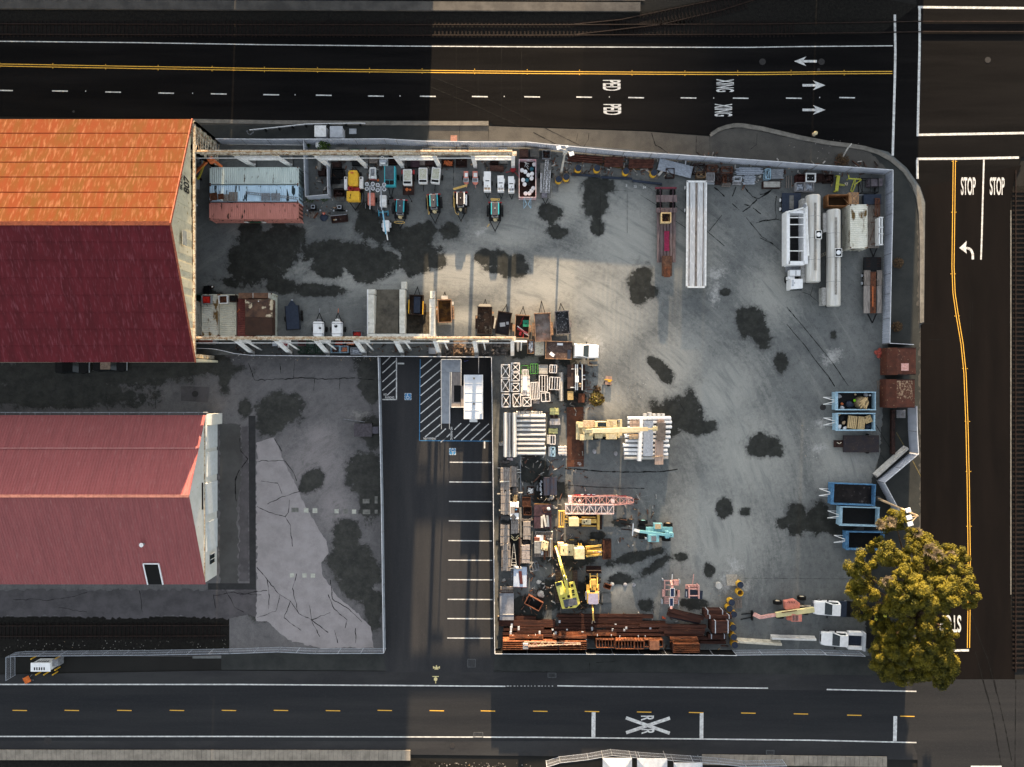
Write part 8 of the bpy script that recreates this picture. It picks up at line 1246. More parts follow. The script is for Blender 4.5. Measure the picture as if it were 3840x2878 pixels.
MK('wheel_loader','sand-yellow wheel loader with an empty rusty bucket','wheel loader',(gx,gy,0),0,[('engine_hood',PYEL,[B(190,905,385,1050,.9,2.1)],[('exhaust',BLACK,[('c',*L(315,998,2.1)[:2],2.1,*L(315,998,2.5)[:2],2.5,.13)]),('vent',BLACK,[B(225,960,240,985,2.1,2.13)]),('seam',OFFW,[B(248,905,252,1050,2.1,2.115)])],.06),('counterweight',P('tan_counterweight',(.6,.4,.26),scale=3),[B(155,880,240,920,.8,1.9),B(155,920,195,1040,.8,1.7)]),('cab',PYEL,[B(382,948,525,1100,1.0,3.0)],[('roof',P('cream_roof2',(.66,.55,.32),scale=3),[B(388,955,520,1095,3.0,3.1)]),('window',GLASS,[B(524,970,530,1080,2.0,2.9)])],.06),('ladder',YEL,[B(435,885,450,940,.8,1.5),B(470,885,485,940,.8,1.5)]),('front_frame',YEL,[B(540,950,760,1030,.7,1.2)]),('lift_arm',YEL,[('r',*L(535,930,1.7),*L(750,905,1.1),.22,.4),('r',*L(545,1055,1.7),*L(755,1030,1.1),.22,.4)]),('tilt_linkage',YEL,[('r',*L(560,990,1.8),*L(700,985,1.9),.2,.3),('r',*L(690,985,1.9),*L(765,985,1.2),.16)],[('ram',GALV,[('c',*L(640,995,2.0),*L(750,998,1.6),.06)])]),('bucket',RUST,[('l',[[(L(775,0,1)[0],y,1.1),(L(775,0,1)[0],y,.5),(L(820,0,.3)[0],y,.1),(L(895,0,.2)[0],y,.08),(L(890,0,.2)[0],y,.2),(L(825,0,.3)[0],y,.2),(L(800,0,1)[0],y,.55),(L(800,0,1)[0],y,1.1)]for y in(L(0,1095,.8)[1],L(0,830,.8)[1])])],[('bucket_end',DKRUST,[B(780,828,890,838,.1,.9),B(780,1090,890,1100,.1,.9)])]),whl(L,350,872,.72,.55),whl(L,640,872,.72,.55),whl(L,350,1068,.72,.5),whl(L,645,1072,.72,.5)])
gx,gy=at('Q',1240,1120,1.2);L,B=rb('Q',gx,gy);EY=P('excavator_yellow',(.62,.55,.12),c2=(.52,.45,.09),scale=3,rough=.5,c3=(.3,.22,.07),s3=9,t3=(.66,.76))
body=[[(*L(x,y,z)[:2],z)for x,y in((1020,905),(1140,880),(1185,1000),(1280,1000),(1250,905),(1340,885),(1440,1255),(1370,1325),(1140,1345))]for z in(1.1,2.1)]
MK('excavator','lime-yellow crawler excavator with its boom folded toward the north-west','excavator',(gx,gy,0),0,[('track',P('brown_track',(.15,.11,.09),c2=(.09,.07,.06),scale=5),[B(1032,715,1115,1250,.05,.9)],[('track_shoe',DKRUST,[B(1033,725+i*26,1114,733+i*26,.9,.94)for i in range(20)])],.1),('track',MATS['brown_track'],[B(1318,715,1398,1250,.05,.9)],[('track_shoe',DKRUST,[B(1319,725+i*26,1397,733+i*26,.9,.94)for i in range(20)])],.1),('undercarriage',BLACK,[B(1115,950,1318,1120,.3,1.0)]),('house',EY,[('l',body)],[('engine_grille',P('grille_grey',(.13,.14,.17),scale=3),[('d',*L(1278,1235,2.1)[:2],2.1,1.85,1.0,.06,.20)]),('vent',BLACK,[('d',*L(x,y,2.1)[:2],2.1,.36,.18,.04,.2)for x,y in((1300,945),(1308,968),(1318,1040),(1325,1068),(1330,1110),(1165,1168),(1248,1128),(1252,1148),(1290,1305),(1215,1320))]),('panel_line',YEL,[('d',*L(1250,1200,2.1)[:2],2.1,.5,.3,.05,.2)])],.05),('cab',P('cab_yellow',(.56,.52,.16),c2=(.5,.45,.12),scale=3),[('l',[[(*L(x,y,z)[:2],z)for x,y in((1025,915),(1135,885),(1185,1095),(1085,1130))]for z in(1.5,2.9)])],[('windscreen',GLASS,[('l',[[(*L(x,y,z)[:2],z)for x,y in((1032,918),(1132,890),(1140,940),(1045,975))]for z in(2.9,2.95)])])],.05),('boom',EY,[('r',*L(1230,1050,2.0),*L(1190,830,4.2),.42,.6),('r',*L(1190,830,4.2),*L(1130,640,4.3),.4,.55),('r',*L(1130,640,4.3),*L(1085,470,3.2),.34,.45)],[('ram',GALV,[('c',*L(1210,960,3.0),*L(1175,790,4.7),.08),('c',*L(1235,950,3.0),*L(1215,850,4.4),.07)]),('hose',BLACK,[('t',[L(1140,700,4.7),L(1165,780,4.6),L(1205,870,4.6)],.05)])]),('stick',EY,[('r',*L(1085,470,3.3),*L(1035,320,1.2),.28,.4)],[('ram',GALV,[('c',*L(1080,490,3.6),*L(1035,330,2.0),.08)])]),('grapple',RUST,[('r',*L(1000,370,1.0),*L(1050,430,.6),.1),('b',*L(1010,420,.4)[:2],.1,L(1050,0,.4)[0],L(0,340,.4)[1],.5)])])
gx,gy=at('Q',1650,1000,1.2);L,B=rb('Q',gx,gy)
def whx(L,x,y,r,w,m=RUBBER):p=L(x,y,r*2);return('wheel',m,[('c',p[0]-w/2,p[1],r,p[0]+w/2,p[1],r,r,r,20)],[('rim',YEL,[('c',p[0]+(w*.4 if p[0]>0 else-w*.55),p[1],r,p[0]+(w*.55 if p[0]>0 else-w*.4),p[1],r,r*.45)])])
MK('backhoe_loader','backhoe loader with a bluish-purple cab roof and raised rear arm','backhoe',(gx,gy,0),0,[('hood',YEL,[B(1620,860,1705,1035,.9,1.7)],[('exhaust',BLACK,[('c',*L(1645,990,1.7)[:2],1.7,*L(1645,990,2.2)[:2],2.2,.07)]),('seam',BLACK,[B(1622,960,1703,963,1.7,1.72)])],.06),('chassis',BLACK,[B(1600,830,1730,1200,.5,.9)]),('loader_arm',YEL,[('r',*L(1605,760,.8),*L(1610,1000,1.7),.14,.25),('r',*L(1725,760,.8),*L(1720,1000,1.7),.14,.25),('r',*L(1605,800,.9),*L(1725,800,.9),.12)]),('bucket',DKRUST,[('l',[[(x,L(0,745,.5)[1],.9),(x,L(0,745,.5)[1],.15),(x,L(0,640,.3)[1],.05),(x,L(0,640,.3)[1],.15),(x,L(0,730,.3)[1],.25),(x,L(0,730,.3)[1],.9)]for x in(L(1545,0,.8)[0],L(1795,0,.8)[0])])],[('lip',TAN,[B(1548,705,1792,715,.82,.95)])]),('cab',YEL,[B(1560,1080,1750,1260,.9,2.4)],[('roof',P('purple_roof',(.36,.33,.42),c2=(.30,.26,.34),scale=3),[('l',[[(*L(x,y,z)[:2],z)for x,y in((1580,1092),(1735,1090),(1745,1255),(1715,1270),(1590,1268),(1570,1240))]for z in(2.5,2.62)])]),('window',GLASS,[B(1600,1045,1690,1085,1.8,2.3)])],.04),('fender',P('purple_fender',(.30,.30,.38),scale=3),[B(1527,1060,1580,1200,1.2,1.35),B(1735,1060,1762,1200,1.2,1.35)],None,.05),('toolbox',YEL,[B(1545,945,1595,1040,.7,1.2),B(1725,945,1755,1040,.7,1.2)]),('backhoe_arm',YEL,[('r',*L(1640,1275,1.8),*L(1650,1400,3.0),.2,.3),('r',*L(1650,1400,3.0),*L(1660,1530,2.0),.18,.26)],[('claw',OFFW,[('r',*L(1650,1530,2.0),*L(1635,1590,1.2),.1),('r',*L(1665,1530,2.0),*L(1685,1570,1.3),.1)]),('hose',BLACK,[('t',[L(1630,1280,2.0),L(1640,1400,3.2)],.04)])]),('stabiliser',BLACK,[('r',*L(1580,1220,.9),*L(1475,1262,.1),.13),('r',*L(1735,1220,.9),*L(1810,1270,.1),.13)]),whx(L,1552,855,.4,.26),whx(L,1770,880,.42,.3,DUSTY),whx(L,1545,1130,.62,.4),whx(L,1752,1130,.62,.4)])
gx,gy=at('R',1500,730,1);L,B=rb('R',gx,gy)
MK('telehandler','pale teal rough-terrain telehandler with its boom lowered to the west','telehandler',(gx,gy,0),0,[('chassis',BLACK,[B(1280,640,1740,800,.6,1.1)]),('body_panel',TEALD,[B(1375,655,1740,720,1.0,1.4)]),('boom',P('bright_pale_teal',(.20,.44,.48),c2=(.16,.36,.40),scale=3,rough=.45),[('r',*L(1285,712,1.5),*L(1700,765,2.5),.34,.45)],[('yoke',TEALD,[B(1645,715,1692,810,1.9,2.6)])]),('pivot',TEALD,[B(1690,738,1755,795,1.2,2.5)],[('hole',BLACK,[('c',*L(1720,770,2.5)[:2],2.5,*L(1720,770,2.55)[:2],2.55,.07)])]),('boom_head',WHITE,[('r',*L(1210,690,1.0),*L(1290,715,1.5),.35,.35)]),('carriage',CLEANW,[('r',*L(1195,605,.8),*L(1185,770,.8),.12,.4)]),('fork',DKRUST,[('r',*L(1180,625,.15),*L(1030,605,.1),.14,.06),('r',*L(1180,695,.15),*L(1030,680,.1),.14,.06)]),('engine_box',TEALD,[B(1480,605,1600,680,.9,1.6)],[('deck',PALE,[B(1500,615,1580,680,1.6,1.64)])]),('cab',TEALD,[B(1405,760,1555,860,.9,2.3)],[('cab_grille',BLACK,[B(1445,780,1515,850,2.3,2.33)],[('bar',LGREY,[B(1447+i*12,782,1451+i*12,848,2.33,2.36)for i in range(6)])])],.03),('lamp',WHITE,[B(1360,795,1400,825,1.2,1.4)]),('steering_link',BLACK,[B(1260,620,1360,660,.7,1.0)]),whl(L,1345,592,.62,.42,RUBBER,TEALD),whl(L,1690,630,.62,.42,RUBBER,PALE),whl(L,1345,800,.62,.42,RUBBER,TEALD),whl(L,1665,830,.62,.42,RUBBER,PALE)])
gx,gy=at('T',435,450,1);L,B=rb('T',gx,gy);SOL=P('solar_cells',(.02,.035,.09),c2=(.03,.05,.12),scale=20,rough=.25)
MK('solar_trailer','pink framed trailer with two solar panels on a mast','sign trailer',(gx,gy,0),0,[('frame',PINK,[B(335,285,350,610,.5,.62),B(515,430,530,610,.5,.62),B(330,283,555,297,.5,.64),B(340,345,470,355,.5,.62),B(340,410,520,420,.5,.62)]),('rear_deck',PINK,[B(330,508+i*22,535,518+i*22,.5,.62)for i in range(5)]),('fender',PINK,[B(310,418,335,510,.6,.9),B(525,428,552,515,.6,.9)]),('mast',PINK,[('r',*L(425,290,.9),*L(445,360,1.5),.3),('r',*L(445,360,1.5),*L(430,680,2.3),.32,.15)]),('solar_panel',CLEANW,[B(418,392,478,512,2.2,2.27)],[('cells',SOL,[B(424,398,472,506,2.27,2.29)])]),('solar_panel',CLEANW,[B(407,528,464,642,2.2,2.27)],[('cells',SOL,[B(413,534,458,636,2.27,2.29)])]),('battery_box',PINK,[B(470,285,535,355,.5,1.0)]),('drawbar',WHITE,[('r',*L(440,285,.6),*L(447,195,.6),.1)],[('coupler',NAVY,[('s',*L(447,185,.6),.1)])]),('jack',LGREY,[B(315,270,325,290,0,.9),B(545,280,556,330,0,.9),B(302,550,312,612,0,.7),B(530,560,540,630,0,.7)]),wheel(-.95,-.2,.3,.18),wheel(.95,-.2,.3,.18)])
gx,gy=at('T',745,450,1);L,B=rb('T',gx,gy)
MK('sign_trailer','pink framed trailer with a navy sign board','sign trailer',(gx,gy,0),0,[('sign_board',NAVY,[('l',[[(*L(x,y,1.6)[:2],z)for x,y in((628,405),(872,432),(862,548),(618,522))]for z in(1.45,1.52)])],[('lettering',LGREY,[B(635,438,648,510,1.52,1.54)])]),('frame',PINK,[B(675,375,690,530,.6,2.0),B(810,360,824,540,.6,2.0),B(680,492,815,504,1.6,1.75),B(680,400,815,412,1.6,1.75)]),('headboard',PINK,[B(630,345,820,360,1.0,1.2),B(630,360,645,405,1.0,1.2),B(645,385,820,400,1.0,1.2),B(690,365,800,380,1.0,1.25)]),('drawbar',PINK,[('r',*L(725,345,.6),*L(742,200,.6),.1)]),wheel(-.9,-.1,.3,.18),wheel(.9,-.1,.3,.18)])
for x,y,l,op in((1388,348,'yellow drum with a dark lid nearest the pale sand patch',0),(1385,460,'open-topped yellow drum without a lid',1),(1268,590,'northernmost dark-lidded drum of the leaning cluster',0),(1240,678,'second dark-lidded drum of the leaning cluster',0),(1298,755,'third dark-lidded drum of the cluster, beside the steel stack',0),(1290,938,'dark-lidded drum, first of the southern three',0),(1298,1068,'dark-lidded drum, middle of the southern three',0),(1312,1180,'dark-lidded drum nearest the screened fence',0)):drum(l,'T',x,y,open_=bool(op),z=.0)
drum('toppled yellow drum without a lid between the two drum groups','T',1250,745,r=.42,h=.7,lidm=BYEL)
pallet('grey pallet east of the drum cluster','T',1360,600,.95,1.35,.05,WOOD);ONE('concrete_ring','short round concrete ring north-west of the drums','concrete ring',CONC,(*at('T',1092,360,.5),0),0,[('c',0,0,0,0,0,.5,.46,.46,18)])
g=at('T',1290,275,.2);tag(heap('rubble_heap','pale rubble and sand spill beside the yellow drums','rubble heap','T',1190,200,1340,350,.4,P('pale_rubble',(.4,.36,.3),c2=(.25,.22,.18),scale=6,bump=.4)))
BRN2=P('dark_brown_beam',(.10,.038,.025),c2=(.06,.026,.02),scale=1.5,rough=.8,stretch=(.2,2,1),c3=(.2,.09,.05),s3=5,t3=(.62,.74))
GR='brown steel beams in the southern stockyard'
def bs_(label,lst,m,w,h,prof='I',grp=None,name='steel_beam',cat='beam',c='S'):beamstack(label,name,cat,grp,c,lst,m,w,h,prof)
bs_('dark brown beam on the north edge of the southern steel yard',[(885,225,2211,235,.2),(900,262,2060,268,.2),(905,308,2380,325,.2),(905,345,1650,352,.2),(290,250,590,262,.1)],BRN2,.45,.5,grp=GR+', north edge')
bs_('wide reddish brown girder at the west of the southern steel yard',[(72,320,855,330,.3)],BRN2,.85,.6)
bs_('mid-height brown beam in the southern steel yard, west half',[(330,395,840,398,.6),(700,392,1410,395,.6),(330,440,900,445,.9),(905,440,1400,445,.9),(140,410,330,412,.4),(130,470,340,474,.4),(300,490,1240,500,1.3)],BRN2,.36,.5,grp=GR+', west half')
bs_('mid-height brown beam in the southern steel yard, east half',[(1400,365,2250,372,.6),(1560,395,2260,398,.5),(1650,425,2400,430,.8),(1700,480,2370,485,.8),(1300,520,1420,525,.6),(1400,450,1700,455,1.1),(2250,420,2700,425,.7)],BRN2,.36,.5,grp=GR+', east half')
bs_('long brown beam with a bright north edge, middle of the steel yard',[(905,470,1700,478,1.5),(220,515,690,518,1.8),(820,512,1290,516,1.9)],BEAMR,.4,.5,grp=GR+', bright edges')
bs_('pale timber chock between the layers of brown steel',[(x,y,x,y+sz,z)for x,y,sz,z in((255,330,60,.9),(245,370,70,1.2),(240,440,60,1.5),(350,370,60,1.2),(640,435,60,1.5),(822,405,50,1.3),(862,440,50,1.5),(1018,405,45,1.3),(1232,440,60,1.8),(1365,380,55,1.1),(1650,400,50,1.2),(1690,335,20,.8),(1838,375,40,1.1),(1810,405,30,1.2),(2170,380,55,1.1),(915,285,35,.8),(1280,545,20,1.8))],LGREY,.26,.1,'B','pale chocks in the steel yard','timber_chock','chock')
bs_('short upright white strap post beside the tall steel bundles',[(x,y,x,y+24,2.0)for x,y in((270,488),(485,492),(583,478),(838,462),(970,492),(1437,478),(1630,478),(1748,495),(2005,492),(2100,492))],WHITE,.07,.1,'B','white strap posts in the steel yard','strap_post','post')
def bundle(label,x0,x1,yt,yb,h,n=5,m=None,c='S',side=1):
 """tall strapped bundle: orange north face, slotted top"""
 cx,cy,w_,d_=rc(c,x0,yt,x1,yb,h);m=m or BEAMR;t=thing('steel_bundle',label,'steel bundle',(cx,cy,0))
 mb=MB().box(-w_/2,d_/2-.12,.1,w_/2,d_/2,h)
 for k in range(n):y=-d_/2+(d_-.12)*k/n;mb.box(-w_/2,y,.1,w_/2,y+(d_-.12)/n*.35,h-.02)
 mb.box(-w_/2,-d_/2,.1,w_/2,d_/2-.12,h*.45).build('sections',m,t)
 for s in(-1,1):MB().box(s*w_/2-.06*s,-d_/2,.1,s*w_/2+.01*s,d_/2,h+.01).build('end_frame',BRN2,t)
 MB().box(-w_/2+.3,-d_/2,0,-w_/2+.5,d_/2,.1).box(w_/2-.5,-d_/2,0,w_/2-.3,d_/2,.1).build('bearers',WOOD,t)
bundle('tall strapped steel bundle, westernmost in the bottom row',128,505,572,692,2.6,4);bundle('tall strapped steel bundle, second from the west in the bottom row',512,890,572,692,2.6,4);bundle('tall strapped steel bundle, third from the west in the bottom row',903,1292,572,690,2.6,4)
def cagebundle(label,x0,x1,yt,yb,h,n,m=BEAMR,c='S',xoff=0):
 cx,cy,w_,d_=rc(c,x0,yt,x1,yb,h);t=thing('frame_bundle',label,'steel frames',(cx,cy,0));mb=MB()
 for k in range(n+1):x=-w_/2+w_*k/n;mb.box(x-.035,-d_/2,.1,x+.035,d_/2,h)
 mb.build('rib',m,t);MB().box(-w_/2,d_/2-.1,.1,w_/2,d_/2,h+.02).box(-w_/2,-d_/2,h-.12,w_/2,-d_/2+.07,h+.01).box(-w_/2,-d_/2,0,w_/2,d_/2-.1,.3).build('end_panel',m,t)
cagebundle('bundle of upright rusty frames with white ribs, first of the bottom row',1425,1672,548,665,2.5,6);cagebundle('bundle of upright rusty frames, second of the bottom row',1692,1945,560,682,2.5,6);cagebundle('narrow bundle of upright rusty frames, third of the bottom row',1955,2080,565,685,2.5,3);cagebundle('small open rusty frames at the east end of the bottom row',62,315,1105,1210,2.2,4,c='T')
cx,cy,w_,d_=rc('T',135,1120,268,1245,2.4);ONE('steel_box','brown box set in the small open rusty frames','steel box',P('orange_brown_box',(.30,.13,.07),c2=(.22,.09,.05),scale=2),(cx,cy,0),0,[('b',-w_/2,-d_/2,0,w_/2,d_/2,2.4)],bevel=.03)
bundle('big slatted steel bundle at the screened fence, east end',455,830,1160,1283,2.4,4,c='T')
bs_('horizontal slat on the north face of the big slatted bundle',[(415,1075+i*20,790+i*8,1070+i*20,2.1-.3*i)for i in range(5)],BEAMR,.1,.16,'B','slats on the big bundle',c='T')
t=thing('lattice_jib','slim yellow and pink lattice jib lying on the westernmost bundles','crane jib',(0,0,0));a,b=at('S',430,625,3.0),at('S',1210,610,3.0)
JM=P('pale_jib',(.5,.42,.28),c2=(.35,.2,.18),scale=4)
for s,z in((.35,2.75),(-.35,2.75),(0,3.2)):MB().bar((a[0],a[1]+s,z),(b[0],b[1]+s*.15,z-.1),.07).build('chord',JM,t)
mb=MB()
for k in range(16):u,v=k/16,(k+1)/16;s=1 if k%2 else-1;f=lambda q:.35*(1-.85*q);mb.bar((a[0]+(b[0]-a[0])*u,a[1]+s*f(u),2.75),(a[0]+(b[0]-a[0])*v,a[1]-s*f(v),2.75),.045)
mb.build('lacing',MATS['pale_jib'],t);MB().box(a[0]-.2,a[1]-.5,2.62,a[0]+.5,a[1]+.2,3.2).build('pivot_block',GREY,t)
DB=[(400,700,880,815,.6),(385,755,840,850,.5)]
beamstack('dark beam in the slanting pair north of the steel yard','steel_beam','beam','slanting dark beams','T',DB,BRN2,.5,.6);beamstack('purple-grey face beam beside the slanting dark beams','steel_beam','beam',None,'T',[(420,790,820,880,.2)],P('purple_beam',(.07,.06,.08),scale=3),.3,.4)
for(x0,y0,x1,y1,h,l)in((890,700,1170,770,1.6,'dark brown plate stack north of the strapped box'),(905,770,1270,815,2.0,'long dark brown box girder crossing the plate stack'),(1000,845,1240,1015,2.5,'tall dark brown box with two white straps'),(945,1030,1190,1090,1.2,'low brown box girder with upright straps')):
 cx,cy,w_,d_=rc('T',x0,y0,x1,y1,h);MK('steel_box',l,'steel box',(cx,cy,0),0,[('body',BRN2,[('b',-w_/2,-d_/2,.1,w_/2,d_/2,h)]),('strap',LGREY,[('b',-w_/2+w_*.15,-d_/2-.02,.1,-w_/2+w_*.15+.12,d_/2+.02,h+.02),('b',w_/2-w_*.12,-d_/2-.02,.1,w_/2-w_*.12+.12,d_/2+.02,h+.02)]),('bearer',WOOD,[('b',-w_/2+.2,-d_/2,0,-w_/2+.4,d_/2,.1),('b',w_/2-.4,-d_/2,0,w_/2-.2,d_/2,.1)])])
beamstack('brown beam south of the strapped boxes','steel_beam','beam','beams south of the strapped boxes','T',[(330,1000,890,1005,1.0),(320,1035,880,1040,.7),(700,1085,1190,1092,.5),(830,1140,1190,1145,.3),(0,910,920,925,.8),(260,960,900,975,.9)],BRN2,.4,.5)
for x_,y_,l_ in((338,808,'orange traffic cone lying by the slanting beams'),):MK('traffic_cone',l_,'traffic cone',(*at('T',x_,y_,.2),.0),0,[('cone',MATS['cone_orange'],[('c',-.2,.1,.2,.25,-.15,.15,.16,.03)]),('base',MATS['cone_base'],[('b',-.3,-.05,0,-.2,.25,.4)])])
jersey('long cream weathered barrier east of the drums','T',1655,1155,6.2,-.065,P('cream_barrier',(.58,.54,.44),c2=(.42,.38,.3),scale=2,c3=(.2,.16,.1),s3=5,t3=(.62,.7)),w=.75);jersey('long white barrier with a cream tip beside the pickups','Y1',420,525,6.2,-.03,P('white_barrier',(.62,.61,.58),c2=(.52,.51,.48),scale=2),w=.7)
mb=MB();mb2=MB()
for c,x0,y0,x1,y1,n in(('o',1230,560,1930,640,170),('o',2060,575,2700,660,260),('o',1180,600,1420,720,120),('o',2700,600,3300,700,130),('o',1150,740,1290,830,30),('o',1420,1290,1830,1335,60),('o',1900,1360,2230,1560,140),('o',1870,1700,2200,2300,420),('o',1870,2290,2750,2440,160),('o',880,1290,1400,1330,50),('o',2120,1380,2300,1520,25),('o',2300,1850,2460,2050,50)):
 for i in range(n):
  g=at(c,U_(x0,x1),U_(y0,y1));a=U_(0,pi);l=U_(.1,.7)*(1 if rnd.random()<.8 else 1.8)
  (mb if rnd.random()<.62 else mb2).cb(g[0],g[1],.01,l,U_(.04,.16),U_(.03,.3),a)
for c,x0,y0,x1,y1,n in(('o',2950,525,3300,600,26),('o',870,1338,1420,1352,80),('o',0,2400,850,2440,90),('o',2250,1400,2450,1500,50),('o',1630,2860,1990,2878,50),('o',2600,2140,2800,2260,40),('o',3000,1560,3110,1720,25)):
 for i in range(n):g=at(c,U_(x0,x1),U_(y0,y1));mb2.cb(g[0],g[1],.03,U_(.04,.12),U_(.04,.1),.02,U_(0,3))
tag(mb.build('scrap_litter',P('rusty_litter',(.12,.055,.035),c2=(.04,.03,.025),scale=.9,thr=(.45,.55),c3=(.32,.22,.14),s3=1.3,t3=(.6,.64),world=True)),'scatter of rusty offcuts between the stacks and along the fences','scrap',kind='stuff')
tag(mb2.build('pale_litter',P('pale_litter_mix',(.42,.40,.37),c2=(.16,.14,.12),scale=.9,thr=(.45,.55),c3=(.5,.3,.12),s3=1.3,t3=(.62,.66),world=True)),'scatter of pale rubbish, boards and leaves on the ground','litter',kind='stuff')
# ==== EAST SIDE
def lowboy(label,c,x,y,L_,rz,parts):g=at(c,x,y,1);return MK('flat_trailer',label,'trailer',(g[0],g[1],0),rz,parts)
W4=lambda ys,xs=(-1.15,-.7,.7,1.15),r=.42:[('wheel',RUBBER,[('c',x-.12,y,r,x+.12,y,r,r,r,14)])for y in ys for x in xs]
PLK=P('plum_grey_planks',(.22,.16,.16),c2=(.12,.09,.09),scale=2,stretch=(6,.4,1))
g=at('o',2500,868,1);L,B=rb('o',*g)
MK('lowboy_trailer','dark red lowboy trailer with eight rear tyres and a crimson strip','trailer',(g[0],g[1],0),0,[('rear_beam',P('plum_red',(.22,.05,.07),scale=3),[B(2458,702,2538,708,.6,1.0)]),('cross_deck',PLK,[B(2460,732,2539,758,.9,1.0),B(2460,780,2539,798,.9,1.0)]),('spine',MAROON,[B(2475,705,2478,800,.9,1.02),B(2523,705,2526,800,.9,1.02)]),('deck',PLK,[B(2464,798,2534,985,.6,.75)],[('slot',DKRUST,[B(2474+i*12,800,2476+i*12,983,.75,.765)for i in range(5)])]),('crimson_strip',CRIM,[B(2491,867,2510,942,.76,.8)]),('gooseneck',P('brown_neck',(.16,.08,.05),c2=(.08,.04,.03),scale=3),[B(2484,960,2520,1035,.9,1.4)],[('pin_plate',RUST,[B(2490,1000,2514,1040,1.4,1.5)])])]+W4([L(0,722,.5)[1],L(0,768,.5)[1]]))
cx,cy,w_,d_=rc('F',352,1095,518,1260,1.7);MK('steel_bin','cream-rimmed square bin of scrap on the dark red lowboy','bin',(cx,cy,.76),0,[('wall',P('cream_rim',(.62,.46,.24),scale=3),obox(-w_/2,-d_/2,w_/2,d_/2,.05,.95,.11,.08)),('scrap',DKRUST,[('s',U_(-.5,.5),U_(-.5,.5),.5,U_(.12,.25))for _ in range(12)]),('foot',BLACK,[('b',-w_/2,-d_/2,0,-w_/2+.2,d_/2,.05),('b',w_/2-.2,-d_/2,0,w_/2,d_/2,.05)])])
g=at('o',2612,880,1.4);L,B=rb('o',*g)
MK('flatbed_trailer','long white flatbed semitrailer with brown wooden strips','trailer',(g[0],g[1],0),-.008,[('deck',P('worn_white_deck',(.52,.52,.52),c2=(.40,.40,.41),scale=.8,stretch=(3,.4,1),c3=(.66,.66,.66),s3=3,t3=(.55,.66)),[B(2577,683,2647,1076,1.2,1.35)],[('strip',WOOD,[B(2583,686,2587,1074,1.35,1.36),B(2606,686,2615,1074,1.35,1.36),B(2635,686,2639,1074,1.35,1.36)])]),('side_rail',WHITE,[B(2574,680,2579,1080,1.15,1.4),B(2645,680,2650,1080,1.15,1.4),B(2574,678,2650,684,1.15,1.4),B(2574,1074,2650,1080,1.15,1.4)]),('hub',CLEANW,[('c',-1.42,L(0,y,.5)[1],.5,-1.5,L(0,y,.5)[1],.5,.25)for y in(705,790)]),('landing_leg',BLACK,[B(2590,980,2600,990,0,1.2),B(2625,980,2635,990,0,1.2)])]+W4([L(0,y,.5)[1]for y in(705,745,790)]))
def tank(label,x0,x1,y0,y1,extra):
 cx,cy,w_,d_=rc('o',x0,y0,x1,y1,3.1);r=w_/2;gl=lambda X:X-0
 ring=lambda y,k:[(r*k*cos(a*pi/8),y,2.1+1.05*k*sin(a*pi/8))for a in range(16)]
 L,B=rb('o',cx,cy)
 MK('tank_trailer',label,'tank trailer',(cx,cy,0),0,[('tank',CHROME,[('l',[ring(-d_/2,.9),ring(-d_/2+.12,1),ring(d_/2-.12,1),ring(d_/2,.9)])],[('catwalk',P('dull_catwalk',(.30,.28,.25),scale=4),[('b',-.22,-d_/2+1.5,3.14,.1,d_/2-1.2,3.18)]),('seam',GREY,[('l',[[(x*1.004,y+e,2.1+(z-2.1)*1.006)for x,y,z in ring(y,1)]for e in(0,.04)])for y in(-d_/4,0,d_/4)])]),('hatch_box',BLACK,[B(*extra,3.1,3.35)],[('lid',LAMPM,[('c',*L((extra[0]+extra[2])/2,(extra[1]+extra[3])/2,3.4)[:2],3.35,*L((extra[0]+extra[2])/2,(extra[1]+extra[3])/2,3.4)[:2],3.45,.3)]),('rim',WHITE,[B(extra[0]-1,extra[1]-1,extra[2]+1,extra[1]+1,3.3,3.4),B(extra[0]-1,extra[3]-1,extra[2]+1,extra[3]+1,3.3,3.4),B(extra[0]-1,extra[1],extra[0]+1,extra[3],3.3,3.4),B(extra[2]-1,extra[1],extra[2]+1,extra[3],3.3,3.4)])]),('frame',BLACK,[('b',-.5,-d_/2,.7,.5,d_/2,1.1)]),('side_tank',P('dull_side_tank',(.38,.37,.35),scale=3),[('b',-r-.55,-d_/2 if x0<3080 else-d_/2+.2,.8,-r-.02,-d_/2+(2.6 if x0>3080 else 4.3),2.0),('b',-r-.5,d_/2-3,.8,-r-.02,d_/2-.4,2.2)])]+W4([-d_/2+1.2,-d_/2+2.4,d_/2-1.2],(-.95,.95)))
tank('long silver tank trailer with a brown catwalk, western of two',3031,3086,728,1056,(3060,865,3081,896));tank('long silver tank trailer with a boarding ladder, eastern of two',3111,3161,783,1147,(3132,933,3157,962))
t=ONE('ladder','short boarding ladder on the west side of the eastern tanker','ladder',OFFW,(*at('G',930,1300,1.5),0),.25,[('r',-.5,-.15,.3,.5,.1,2.9,.05),('r',-.5,.2,.3,.5,.45,2.9,.05)]+[('r',-.5+.12*i,-.15+.03*i,.3+.32*i,-.5+.12*i,.2+.03*i,.3+.32*i,.05)for i in range(8)])
g=at('o',2984,880,1.5);L,B=rb('o',*g)
